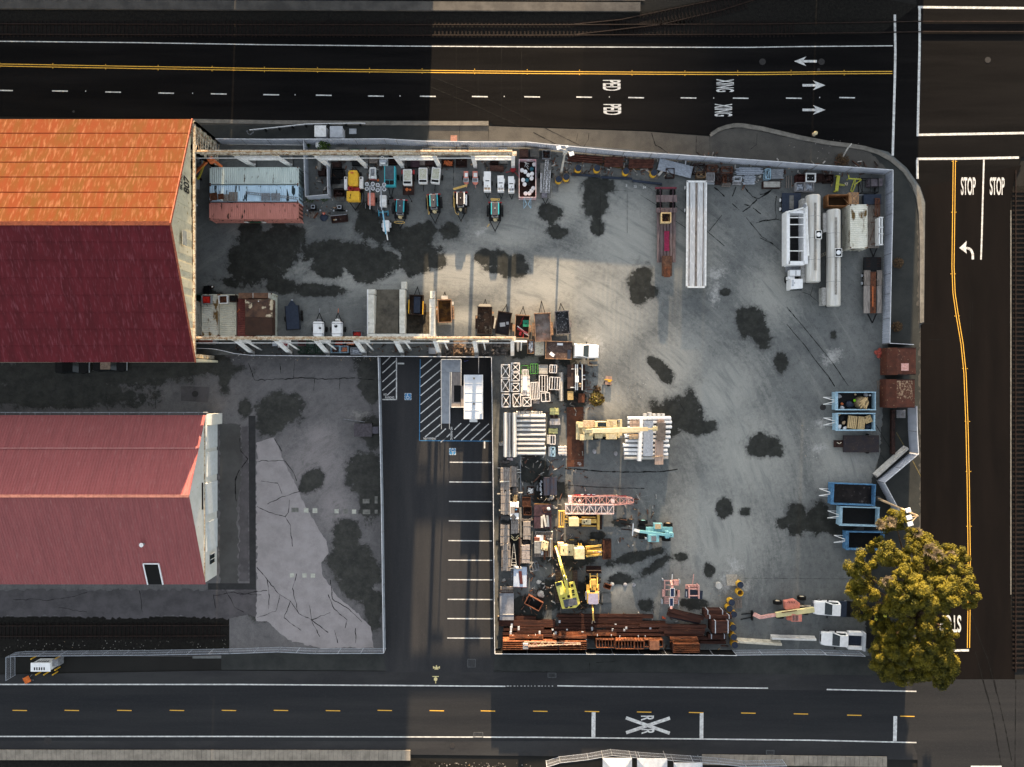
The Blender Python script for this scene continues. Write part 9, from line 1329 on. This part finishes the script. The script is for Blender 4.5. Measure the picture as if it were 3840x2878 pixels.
MK('dump_truck','white dump truck with a ribbed empty black bed and a boxy cab','truck',(g[0],g[1],0),0,[('bed',CLEANW,[B(2950,792,2962,992,1.0,2.9),B(3014,775,3030,990,1.0,2.9),B(2958,790,3016,800,1.0,2.9),B(2958,980,3016,994,1.0,2.9)],[('floor',BLACK,[B(2960,798,3016,984,1.0,1.1)]),('rib',WHITE,[B(2960,y,3016,y+3,2.75,2.88)for y in(815,841,889,940)]),('centre_wire',GREY,[B(2994,800,2995,980,2.86,2.88)])]),('tarp_arm',WHITE,[('r',*L(2948,798,3),*L(3020,778,3),.18),('r',*L(3022,762,3),*L(3032,960,3),.2)],[('motor',GREY,[('c',*L(3016,774,3)[:2],2.95,*L(3016,774,3)[:2],3.2,.25)])]),('rear_step',GREY,[B(2942,800,2955,806,.9,1.0)]),('sleeper_deck',GREY,[B(2948,994,3010,1020,1.0,1.4)]),('engine_box',CLEANW,[B(2963,1013,3002,1035,1.3,2.3)],[('groove',GREY,[B(2984,1015,2986,1033,2.3,2.34)])]),('small_box',CLEANW,[B(2956,1037,2980,1048,1.2,2.1)]),('cab',CLEANW,[('l',[[(*L(2965,1047,2.6)[:2],z),(*L(3010,1047,2.6)[:2],z),(*L(3010,1082,2.6)[:2],z),(*L(2965,1086,2.6)[:2],z)]for z in(.9,2.7)])],[('sunroof',LGREY,[B(2969,1050,2977,1074,2.7,2.73)]),('horn',GREY,[('s',*L(2980,1062,2.7),.07)]),('windscreen',GLASS,[B(2968,1084,3008,1089,1.7,2.4)])],.06),('chassis',BLACK,[B(2968,800,3005,1085,.6,.98)])]+W4([L(0,y,.5)[1]for y in(830,870,1050)],(-.95,.95),.5))
g=at('G',440,590,1);MK('flat_trailer','navy decked trailer with two white hubs behind the dump truck','trailer',(g[0],g[1],0),0,[('deck',NAVY,[('b',-1.3,-1.3,.7,1.3,1.35,.9)],[('worn_patch',CONCD,[('b',-.3,-.85,.9,.3,1.0,.91)])]),('hub',CLEANW,[('c',-1.38,.45,.45,-1.5,.45,.45,.24),('c',-1.38,-.8,.45,-1.5,-.8,.45,.24)])]+W4([.45,-.8]))
cx,cy,w_,d_=rc('G',935,478,1250,640,1.6);MK('skip','long rusty orange-brown skip north of the white container','skip',(cx,cy,0),0,[('wall',P('orange_rust',(.33,.15,.06),c2=(.2,.09,.04),scale=2),obox(-w_/2,-d_/2,w_/2,d_/2,.1,1.6,.1,.1)),('lining',P('brown_lining',(.10,.05,.02),scale=1),[('b',-w_/2+.1,-d_/2+.1,.2,w_/2-.1,d_/2-.1,.3)]),('skid',DKRUST,[('b',-w_/2,-.5,0,w_/2,-.3,.1),('b',-w_/2,.3,0,w_/2,.5,.1)])])
rack('orange mesh-topped frame overlapping the rusty skip','G',1230,452,1365,610,2.4,P('orange_frame',(.5,.28,.14),scale=3),0,'x',bars=6,post=.06)
cx,cy,w_,d_=rc('G',1440,475,1680,612,1.2);MK('flat_trailer','dark navy trailer between the orange frame and the east fence','trailer',(cx,cy,0),0,[('deck',NAVY,[('b',-w_/2,-d_/2,.5,w_/2,d_/2,1.1)]),('rail',GREY,[('b',-w_/2-.7,d_/2-.1,.9,w_/2,d_/2,1.0)]),('wheel',RUBBER,[('c',-.8,-.6,.35,.8,-.6,.35,.35)])])
container('white ribbed container with burnt-brown roof stains, east side','G',1242,617,1490,1222,P('stained_white_container',(.68,.66,.58),c2=(.58,.56,.47),scale=1.2,stretch=(.4,1,1),rough=.55,c3=(.17,.10,.03),s3=1.1,t3=(.58,.66)),along='y')
g=at('G',1585,915,1);MK('flat_trailer','grey plank-decked trailer east of the stained container','trailer',(g[0],g[1],0),0,[('deck',WOOD,[('b',-.85,-3.0,.6,.75,3.0,.75)]),('drawbar',BLACK,[('r',-.5,-3.0,.6,0,-4.2,.6,.12),('r',.5,-3.0,.6,0,-4.2,.6,.12),('c',0,-4.2,0,0,-4.2,.8,.06)]),wheel(-.9,0),wheel(.9,0)])
g=at('G',1660,990,2);MK('sign_gantry','tall white ladder-like frame standing by the east fence','frame',(g[0],g[1],0),0,[('upright',CLEANW,[('b',-.25,-1.85,1.0,-.12,1.9,2.2),('b',.15,-1.85,1.0,.25,1.9,2.2)]),('rung',CLEANW,[('b',-.25,y,1.9,.35,y+.1,2.2)for y in(-1.9,-.4,.5,1.85)]),('stand',RUST,[('r',-.1,1.5,1.2,-1.2,1.4,.3,.07),('r',-.1,-1.5,1.2,-1.2,-1.6,.3,.07),('r',-.3,1.0,1.0,-.9,-1.2,.9,.05)]),('leg',GREY,[('b',-.2,-1.8,0,-.1,-1.7,1),('b',-.2,1.7,0,-.1,1.8,1)])])
rack('rusty slatted frame against the east fence','G',1590,530,1660,780,1.4,RUST,0,'/',bars=2)
g=at('o',3271,1072,1);L,B=rb('o',*g)
MK('lowboy_trailer','dark brown tandem lowboy with ramps beside the east fence','trailer',(g[0],g[1],0),0,[('ramp',BLACK,[B(3241,965,3305,1014,.5,.8)],[('rung',DKRUST,[B(x,968+i*10,x+16,971+i*10,.8,.83)for i in range(4)for x in(3249,3289)])]),('wheel_deck',WOOD,[B(3240,1014,3265,1070,.8,.9),B(3289,1014,3308,1070,.8,.9)]),('plank_deck',BG,[B(3239,1072,3263,1175,.8,.88),B(3289,1072,3306,1175,.8,.88)]),('spine',RUST,[B(3265,1020,3285,1175,.7,1.0)],[('brace',ORG,[B(3272,1075,3275,1150,1.0,1.04)])]),('hub',LGREY,[('c',-1.1,L(0,y,.4)[1],.4,-1.25,L(0,y,.4)[1],.4,.2)for y in(1034,1063)]),('drawbar',BLACK,[('r',*L(3254,1178,.6),*L(3271,1212,.6),.14),('r',*L(3286,1178,.6),*L(3271,1212,.6),.14)])]+W4([L(0,1034,.5)[1],L(0,1063,.5)[1]],(-.9,.9)))
BW=P('brown_waste_bin',(.15,.05,.03),c2=(.11,.04,.027),scale=1,rough=.7,c3=(.35,.25,.15),s3=3,t3=(.66,.74))
for x0,y0,x1,y1,l in((1380,1120,1805,1498,'rusty brown closed bin with a hatch, northern of two on the east line'),(1372,1558,1790,1955,'rusty brown closed bin with a scraped roof, southern of two on the east line')):
 cx,cy,w_,d_=rc('V',x0+150,y0,x1,y1,3.0);MK('closed_bin',l,'waste bin',(cx,cy,0),0,[('body',BW,[('l',[[(-w_/2-1.0,y,.2),(w_/2-.2,y,.2),(w_/2-.2,y,3.0),(-w_/2,y,3.0),(-w_/2-.9,y,1.9)]for y in(-d_/2,d_/2)])],[('roof_edge',DKRUST,[('b',-w_/2,d_/2-.1,3.0,w_/2-.2,d_/2,3.06),('b',-w_/2,-d_/2,3.0,w_/2-.2,-d_/2+.1,3.06)])]+([('hatch',PINK,[('b',-.85,-1.3,3.0,.15,-.3,3.08)],)]if y0<1300 else[('scrape',P('pale_scrape',(.3,.2,.13),c2=(.13,.05,.03),scale=4,thr=(.45,.5)),[('b',-w_/2,-d_/2+1.2,3.0,w_/2-.5,d_/2-.2,3.01)])])),('skid',BLACK,[('b',-1.2,-1.2,0,-1,1.2,.2),('b',.8,-1.2,0,1,1.2,.2)])])
g=at('V',1295,1195,.6);pallet('pallet under the red sacks','V',1305,1205,1.3,1.3,.5,WOOD);ONE('sack_pile','pile of faded red sacks against the northern brown bin','sacks',P('red_sack',(.35,.07,.05),c2=(.2,.05,.04),scale=5),(g[0],g[1],.14),.6,[('s',x,y,.15,.33,.5)for x in(-.3,.3)for y in(-.3,.3)]+[('s',0,0,.35,.35,.5)])
pallet('slatted dark pallet between the red sacks and the debris trailer','U',1118,160,1.15,1.2,.08,WOOD,0,6);pallet('pallet of crumpled grey plastic behind the southern brown bin','U',1390,562,1.25,1.15,0,BOARD,0,9);beamstack('long dark rusty beam inside the short flat-panel fence','steel_beam','beam',None,'U',[(1293,510,1290,1125,.1)],DKRUST,.5,.5)
def skipbin(label,c,x0,y0,x1,y1,m,fill,h=1.5,rz=0):
 cx,cy,w_,d_=rc(c,x0,y0,x1,y1,h);MK('roll_off_bin',label,'dumpster',(cx,cy,0),rz,[('wall',m,obox(-w_/2,-d_/2,w_/2,d_/2,.25,h,.1,.1)+[('b',-w_/2+.1,-d_/2+.1,.6,-w_/2+.4,d_/2-.1,h-.1),('b',-w_/2-.04,d_/2-.06,h-.12,w_/2+.04,d_/2+.05,h+.03),('b',-w_/2-.04,-d_/2-.05,h-.12,w_/2+.04,-d_/2+.06,h+.03)]),('lining',fill,[('b',-w_/2+.1,-d_/2+.1,.35,w_/2-.1,d_/2-.1,.45)]),('skid',DKRUST,[('b',-w_/2,-.5,0,w_/2,-.35,.25),('b',-w_/2,.35,0,w_/2,.5,.25)]),('hook_frame',WHITE,[('r',-w_/2,.1,1.1,-w_/2-1.25,.5,.4,.1),('r',-w_/2,-.1,1.1,-w_/2-1.25,-.5,.4,.1),('r',-w_/2,.5,.4,-w_/2-1.25,.5,.4,.08),('r',-w_/2,-.5,.4,-w_/2-1.25,-.5,.4,.08)])]);return cx,cy
DRK=P('wet_dark_lining',(.06,.048,.045),c2=(.035,.03,.03),scale=1,rough=.4,c3=(.16,.14,.13),s3=1.5,t3=(.62,.68))
d1=skipbin('pale blue bin filled with debris and a tan sack, northern of the full pair','U',490,262,1048,508,LBLUE,BLACK);d2=skipbin('pale blue bin filled with broken pallets, southern of the full pair','U',495,555,1040,792,LBLUE,BLACK)
skipbin('clean blue empty bin, northernmost of three above the tree','W',372,112,895,362,BLUE,DRK,rz=-.04);skipbin('faded blue empty bin, middle of three above the tree','W',472,388,940,610,LBLUE,BLACK,rz=-.03);skipbin('blue bin half hidden by the tree crown','W',548,682,1000,895,BLUE,BLACK,rz=-.02)
g=at('U',885,410,1.6);ONE('round_sack','large tan round sack of laths in the debris bin','sack',P('tan_sack',(.30,.22,.12),c2=(.2,.14,.08),scale=6),(g[0],g[1],.45),0,[('c',0,0,0,0,0,1.0,.9,.75,18)]);TP=P('tan_pallet_wood',(.55,.40,.21),c2=(.42,.30,.15),scale=4)
for i in range(9):ONE('lath','pale lath lying on the tan sack','lath',TP,(g[0]+U_(-.4,.5),g[1]+U_(-.6,.4),1.46+.01*i),U_(.5,1.5),[('b',-.55,-.06,0,.55,.06,.05)],'laths on the tan sack')
for x,y,s,m,l in((775,380,.2,P('hi_vis',(.3,.75,.02)),'bright lime vest'),(600,480,.28,LGREY,'white bag'),(560,320,.3,BOARD,'grey-white rag'),(600,425,.2,ORG,'rust-orange lump'),(700,430,.5,NAVY,'dark tarpaulin heap'),(930,300,.3,BOARD,'grey rubbish lump'),(990,305,.15,WHITE,'small white carton'),(785,295,.15,PALE,'small tan bottle')):q=at('U',x,y,1.2);ONE('rubbish',l+' in the debris bin','rubbish',m,(q[0],q[1],.45),.3,[('s',0,0,.25,s,.8),('s',s*.7,-s*.4,.2,s*.6,.8)])
for x,y,a,l in((735,680,-.12,'largest tan pallet in the pallet bin'),(862,690,-.1,'middle tan pallet in the pallet bin'),(955,640,.35,'steeply tilted tan pallet in the pallet bin')):q=at('U',x,y,1.4);ONE('pallet',l,'pallet',TP,(q[0],q[1],1.0),a+pi/2,palletops(1.75 if x<940 else 1.0,1.25 if x<800 else .95,0,5))
for x,y,s,m,l in((590,620,.5,BLACK,'black bag heap'),(565,590,.25,TP,'tan lath heap'),(625,690,.25,PALE,'tan rubbish lump'),(560,750,.32,CLEANW,'white bag, western'),(640,770,.28,CLEANW,'white bag, eastern'),(960,745,.4,NAVY,'coil of dark hose')):q=at('U',x,y,1.2);ONE('rubbish',l+' in the pallet bin','rubbish',m,(q[0],q[1],.45),.3,[('s',0,0,.2,s,.6),('s',s*.7,s*.4,.2,s*.6,.6)])
cx,cy,w_,d_=rc('U',605,860,1095,1095,.8);MK('flat_trailer','dark brown flat deck trailer below the full blue bins','trailer',(cx,cy,0),0,[('deck',P('dark_mottled_deck',(.075,.058,.055),c2=(.05,.045,.06),scale=1.2,c3=(.13,.09,.07),s3=4),[('b',-w_/2,-d_/2,.5,w_/2,d_/2,.75)]),('gooseneck',DKRUST,[('b',-w_/2-1.3,-.5,.5,-w_/2,.5,.6)],[('hook',OFFW,[('r',-w_/2-.9,.2,.65,-w_/2-.6,0,.8,.1),('r',-w_/2-.3,.2,.65,-w_/2-.6,0,.8,.1)])]),wheel(1.0,-1.0),wheel(1.0,1.0)])
a,b=at('U',1500,1030,.8),at('U',1055,1430,.8);jersey('weathered concrete barrier lying along the slanting fence','U',1280,1232,5.9,atan2(a[1]-b[1],a[0]-b[0]),w=.85)
plant('dry brown bush outside the east fence, northern','G',1920,1420,.75,.8,DEADL,260);plant('dry brown bush outside the east fence, southern','V',1535,830,.75,.8,DEADL,260);plant('dry leafy stump at the north-east kerb','d',705,1325,1.0,.5,DEADL,260);g=at('d',695,1255,2);ONE('sign_post','pale bent signpost in the dry leaves at the north-east kerb','signpost',CONC,(*at('d',705,1310,0),0),0,[('r',0,0,0,-.2,.7,2.2,.14),('r',-.15,.6,1.6,.2,1.2,2.5,.12)])
g=at('d',466,1130,1);MK('fire_hydrant','cream and rust knob at the edge of the north road','hydrant',(*at('d',466,1120,0),0),0,[('barrel',OFFW,[('c',0,0,0,0,0,.7,.28,.2)]),('bonnet',PYEL,[('s',0,0,.75,.3)]),('base',RUBBER,[('c',0,0,0,0,0,.12,.45)])])
g=at('Y1',400,300,1);L,B=rb('Y1',*g)
MK('telehandler','salmon telehandler with a cream boom and a grilled cab','telehandler',(g[0],g[1],0),0,[('chassis',BLACK,[('r',*L(290,330,.8),*L(500,270,.8),.9,.4)]),('engine_hood',SALMON,[('l',[[(*L(x,y,1.7)[:2],z)for x,y in((342,225),(425,208),(465,240),(463,278),(350,292))]for z in(.9,1.8)])],[('vent',BLACK,[('r',*L(372+i*13,222,1.82),*L(368+i*13,238,1.82),.05)for i in range(5)])],.1),('boom',P('cream_telescopic',(.55,.48,.25),c2=(.48,.42,.22),scale=3),[('r',*L(272,330,1.9),*L(575,288,2.3),.62,.6)],[('marking',RUST,[('r',*L(320,313,2.35),*L(440,297,2.5),.12,.06)])]),('inner_boom',PINK,[('r',*L(272,330,1.8),*L(150,350,1.4),.38,.4)]),('boom_nose',PINK,[('r',*L(155,352,1.5),*L(100,325,.9),.5,.5)]),('fork',BLACK,[('r',*L(85,300,.3),*L(85,372,.3),.2,.5),('r',*L(80,318,.1),*L(0,326,.1),.1),('r',*L(80,350,.1),*L(-5,368,.1),.1)]),('cab',SALMON,[B(400,325,480,385,.8,2.4)],[('cab_grille',BLACK,[B(405,335,455,378,2.4,2.43)],[('bar',PINK,[B(408+i*11,334,411+i*11,379,2.43,2.46)for i in range(5)])])]),('drive_box',SALMON,[B(368,335,400,375,.8,1.5)]),('mirror_arm',OFFW,[B(465,255,550,265,1.5,1.6)]),whl(L,298,240,.6,.42,RUBBER,OFFW),whl(L,491,205,.6,.42,RUBBER,OFFW),whl(L,315,350,.6,.42,RUBBER,OFFW),whl(L,510,320,.6,.42,RUBBER,OFFW)])
pickup('white pickup with a dark navy bed, northern of two by the tree','Y1',730,285,pi-.05,[('bed',NAVY,[('b',-1.9,-1.05,.6,-.95,1.05,1.1)]),('flatbed',BLACK,[('b',-4.6,-1.1,.7,-1.9,1.1,.85)])]);pickup('white pickup with toolboxes and a rack, southern of two by the tree','Y1',790,530,pi-.05,[('toolbox',CLEANW,[('b',-2.9,-1.2,.6,-1.0,-.75,1.4),('b',-2.9,.75,.6,-1.0,1.2,1.4)]),('bed_floor',NAVY,[('b',-2.9,-.75,.6,-1.0,.75,1.0)]),('headboard',LGREY,[('b',-3.2,-1.25,.6,-2.95,1.25,1.8)]),('flatbed',BLACK,[('b',-5.0,-1.1,.7,-3.2,1.1,.85)])])
g=at('Y1',1100,340,1);MK('light_tower','dark machine with yellow panels and a curved rail beside the tree','machine',(g[0],g[1],0),0,[('base',BLACK,[('b',-1.1,-1.1,.2,1.1,1.1,1.0)]),('panel',LIME,[('b',-.75,-.7,1.0,-.35,.7,1.1),('b',.45,-.5,1.0,.9,.7,1.1)]),('guard',LGREY,[('t',[(1.0*cos(a*.31),.1+1.15*sin(a*.31),1.5)for a in range(2,9)],.05)]),('stripe',BYEL,[('b',-1.5,-.7+.3*i,.6,-1.2,-.55+.3*i,.66)for i in range(5)])])
t=pole('wooden utility pole with three floodlights leaning out beside the tree',(918,283),(1395,490),'W',12.5,[(1285,425,.6),(1295,510,.65),(1308,585,.65)],PALE,.18)
g=at('X5',188,492,2);MK('kiosk','small white kiosk with dark lettering inside yellow bollards','kiosk',(g[0],g[1],0),0,[('body',WHITE,[('b',-1.25,-.5,.1,1.25,.5,2.0)],[('lettering',BLACK,[('b',-.9+i*.33,.52-.02,.8+.2,-.72+i*.33,.525,1.5)for i in range(5)])]),('roof',CLEANW,[('b',-1.35,-.6,2.0,1.35,.6,2.12)],[('sign',BLACK,[('b',-.9+i*.33,-.4,2.12,-.72+i*.33,.0,2.13)for i in range(5)])]),('wing',GREY,[('b',1.25,-.1,.2,2.1,.8,1.5)])])
for i,(x,y)in enumerate(((145,456),(255,456),(253,506),(243,527),(203,527),(167,527))):a,b=at('X5',x+22,y-14,0),at('X5',x,y,1.2);MK('bollard','yellow bollard around the white kiosk','bollard',(a[0],a[1],0),0,[('post',BYEL,[('c',0,0,0,0,0,1.2,.09)]),('cap',BYEL,[('s',0,0,1.2,.1,.6)])],'yellow bollards around the kiosk')
g=at('X5',122,552,.5);MK('work_sign','orange diamond road-work sign lying by the kerb','sign',(g[0],g[1],0),.5,[('board',P('sign_orange',(.65,.15,.03)),[('b',-.45,-.45,.4,.45,.45,.45)]),('leg',GREY,[('r',-.9,-.3,.05,.9,.3,.3,.05),('r',-.7,.5,.05,.7,-.5,.3,.05)])])
for x,y,m,l in((515,150,P('tan_car',(.3,.22,.17)),'dark car with a tan roof parked under the south eave of the crane hall'),(335,160,P('black_car',(.012,.012,.014)),'black car parked under the south eave of the crane hall')):
 g=at('X4',x,y,1);MK('parked_car',l,'car',(g[0],g[1],0),0,[('body',BLACK,[('l',[[(xx,-.9*k,.35),(xx,.9*k,.35),(xx,.85*k,z),(xx,-.85*k,z)]for xx,k,z in((-2.3,.85,.75),(-2.1,1,.9),(2.0,1,.85),(2.3,.85,.7))])],[('bumper',LGREY,[('b',-2.4,-.8,.4,-2.3,.8,.55),('b',2.3,-.8,.4,2.4,.8,.55)])]),('cab',GLASS,[('l',[[(-1.2,-.82,.9),(1.1,-.82,.9),(1.1,.82,.9),(-1.2,.82,.9)],[(-.9,-.68,1.42),(.55,-.68,1.42),(.55,.68,1.42),(-.9,.68,1.42)]])],[('roof',m,[('b',-.88,-.68,1.42,.53,.68,1.45)])])]+[('wheel',RUBBER,[('c',wx,s*.75,.32,wx,s*.95,.32,.32)])for wx in(-1.4,1.4)for s in(-1,1)])
for x0,x1,yt,l in((2262,2372,2852,'white tent on the bottom edge, western'),(2392,2505,2854,'white tent on the bottom edge, middle'),(2530,2638,2870,'white tent on the bottom edge, eastern')):
 a,b=at('o',x0,yt,3),at('o',x1,yt,3);cx=(a[0]+b[0])/2;w_=b[0]-a[0];MK('canopy_tent',l,'tent',(cx,a[1]-w_/2,0),0,[('canopy',LGREY,[('l',[[(-w_/2,-w_/2,2.3),(w_/2,-w_/2,2.3),(w_/2,w_/2,2.3),(-w_/2,w_/2,2.3)],[(-w_/2,-w_/2,2.5),(w_/2,-w_/2,2.5),(w_/2,w_/2,2.5),(-w_/2,w_/2,2.5)],[(-.1,-.1,3.3),(.1,-.1,3.3),(.1,.1,3.3),(-.1,.1,3.3)]])]),*[('leg',GREY,[('c',sx*w_*.48,sy*w_*.48,0,sx*w_*.48,sy*w_*.48,2.3,.04)])for sx in(-1,1)for sy in(-1,1)]])
 # ==== THE BIG TREE
LF=P('olive_gold_leaf',(.185,.150,.012),c2=(.06,.066,.008),scale=.8,rough=.7,c3=(.26,.21,.018),s3=5,t3=(.58,.7));TW=P('bare_pinkish_twig',(.30,.24,.16),c2=(.2,.15,.1),scale=3)
BK=P('tree_bark',(.13,.08,.045),c2=(.07,.045,.03),scale=3)
tb=at('o',3390,2270,0);tree=thing('spreading_tree','huge spreading golden-olive tree overhanging the fence and the side street','tree',(tb[0],tb[1],0))
clumps=[]
for x,y,r,z in((1130,520,95,9),(1010,600,75,8.5),(1210,560,70,9.5),(1330,700,90,10),(1300,850,85,11),(1440,770,60,10),(1500,760,55,9.5),(860,830,70,8.5),(950,810,60,9),(1040,930,120,12),(1130,980,80,12),(790,1010,110,10.5),(640,1090,90,9.5),(590,1130,60,8),(700,1090,80,10),(1230,1030,85,11.5),(1330,1060,85,12),(1560,950,110,11),(1650,1010,90,11.5),(1740,900,70,10),(1850,930,80,9.5),(1920,1000,60,9),(1780,1060,100,11),(1930,1130,75,10),(660,1250,80,9.5),(720,1330,70,9),(620,1370,60,8.5),(690,1450,85,9.5),(870,1390,80,8.5),(1250,1180,110,13.5),(1170,1150,60,13),(1080,1290,110,13),(1350,1280,90,13.5),(1200,1400,110,13.5),(1380,1420,140,14),(1500,1500,110,13.5),(1300,1540,120,13),(1100,1560,100,12.5),(1620,1340,110,13),(1750,1230,100,12),(1720,1420,130,13),(1850,1430,100,12),(1920,1280,90,11),(2010,1280,70,9.5),(2030,1400,80,9),(1990,1500,70,8.5),(1660,1540,90,11.5),(1560,1170,80,11)):clumps.append((*at('W',x,y,z),z,r/84.3*(H-z)/H))
for x,y,r,z in((260,330,50,9),(480,290,60,10),(330,420,60,7.5),(480,430,70,7.5),(600,420,65,7.5),(400,520,75,7),(520,560,75,7.5),(640,540,60,7),(300,560,60,6.5),(120,620,55,7.5),(100,680,55,6.5),(220,700,70,6.5),(340,680,75,6.5),(470,680,70,7.5),(600,660,70,6.5),(680,680,50,6),(180,780,60,5.5),(290,820,55,5),(430,780,60,5.5),(560,800,60,5.5),(660,780,60,5.5),(600,860,45,5),(700,740,40,5.5),(120,490,50,6.5),(700,470,35,6),(200,560,70,7)):clumps.append((*at('Y2',x,y,z),z,r/56.5*(H-z)/H*1.1))
for x,y,z in((380,640,7),(250,600,7),(180,720,5.5),(350,760,5),(500,740,6),(620,720,6),(560,620,7),(260,520,7)):clumps.append((*at('Y2',x,y,z),z,1.7))
for i in range(12):
 a,q=U_(0,2*pi),U_(0,1)**.5;c0=at('W',1330,1330,9);clumps.append((c0[0]+q*7.2*cos(a),c0[1]-.5+q*7.8*sin(a),U_(5,9)-q*1.5,U_(1.1,1.7)))
nr=np.random.default_rng(3);V=[];F_=[]
mb=MB();tw=MB()
for cx,cy,cz,r in clumps:
 r*=1.15;n=int(1900*r*r)+150
 for sub in range(max(4,int(9*r))):
  a,b=nr.uniform(0,2*pi),nr.uniform(-.25,1);q=(1-b*b)**.5;sx,sy,sz=cx-tb[0]+q*cos(a)*r*.8,cy-tb[1]+q*sin(a)*r*.8,cz+b*r*.75;sr=nr.uniform(.26,.46)*r**.5
  m_=int(n/max(4,int(9*r)));d=nr.normal(size=(m_,3));d/=np.linalg.norm(d,axis=1)[:,None];d[:,2]=np.abs(d[:,2])*1.0-.15;rr=sr*nr.uniform(.7,1.25,m_)
  p=np.array((sx,sy,sz))+d*rr[:,None]*1.15;t1=np.cross(d,nr.normal(size=(m_,3)));t1/=np.linalg.norm(t1,axis=1)[:,None];t2=np.cross(d,t1);s1=nr.uniform(.045,.12,m_)[:,None];lift=d*nr.uniform(-.05,.08,m_)[:,None]
  k0=len(V);q4=np.stack([p-t1*s1,p-t2*s1*.6+lift,p+t1*s1,p+t2*s1*.6-lift],1).reshape(-1,3);V+=q4.tolist();F_+=[(k0+4*i,k0+4*i+1,k0+4*i+2,k0+4*i+3)for i in range(m_)]
mb.v,mb.f=V,F_;mb.build('crown',LF,tree)
tk=MB();tk.cyl((0,0,0),(0,0,3.2),.75,12,.55)
for cx,cy,cz,r in clumps[::3]:
 ex,ey=cx-tb[0],cy-tb[1];mid=(ex*.45,ey*.45,3.2+(cz-3.2)*.5);tk.cyl((0,0,2.9),mid,.26,7,.17);tk.cyl(mid,(ex,ey,cz-.3),.17,6,.05)
tk.build('trunk',BK,tree)
for x,y,r,z in((1080,560,55,10.4),(960,590,50,9.6),(1400,690,40,11),(1540,900,75,12.2),(1640,960,60,12.4),(1790,960,50,11.6),(1800,1070,50,11.8),(1040,1260,55,14),(1000,1310,40,13.4)):
 c_=at('W',x,y,z)
 for i in range(110):
  a,e=U_(0,2*pi),U_(.1,1.2);q=r/84.3*U_(.5,1.15);o0=(c_[0]-tb[0]+q*.25*cos(a),c_[1]-tb[1]+q*.25*sin(a),z-.6);o1=(c_[0]-tb[0]+q*cos(a),c_[1]-tb[1]+q*sin(a),z-.2+q*.5*sin(e));tw.bar(o0,o1,.03);mid=[(o0[k]+o1[k])/2 for k in range(3)];tw.bar(mid,(o1[0]+U_(-.25,.25),o1[1]+U_(-.25,.25),o1[2]+.1),.02)
tw.build('bare_twigs',TW,tree)
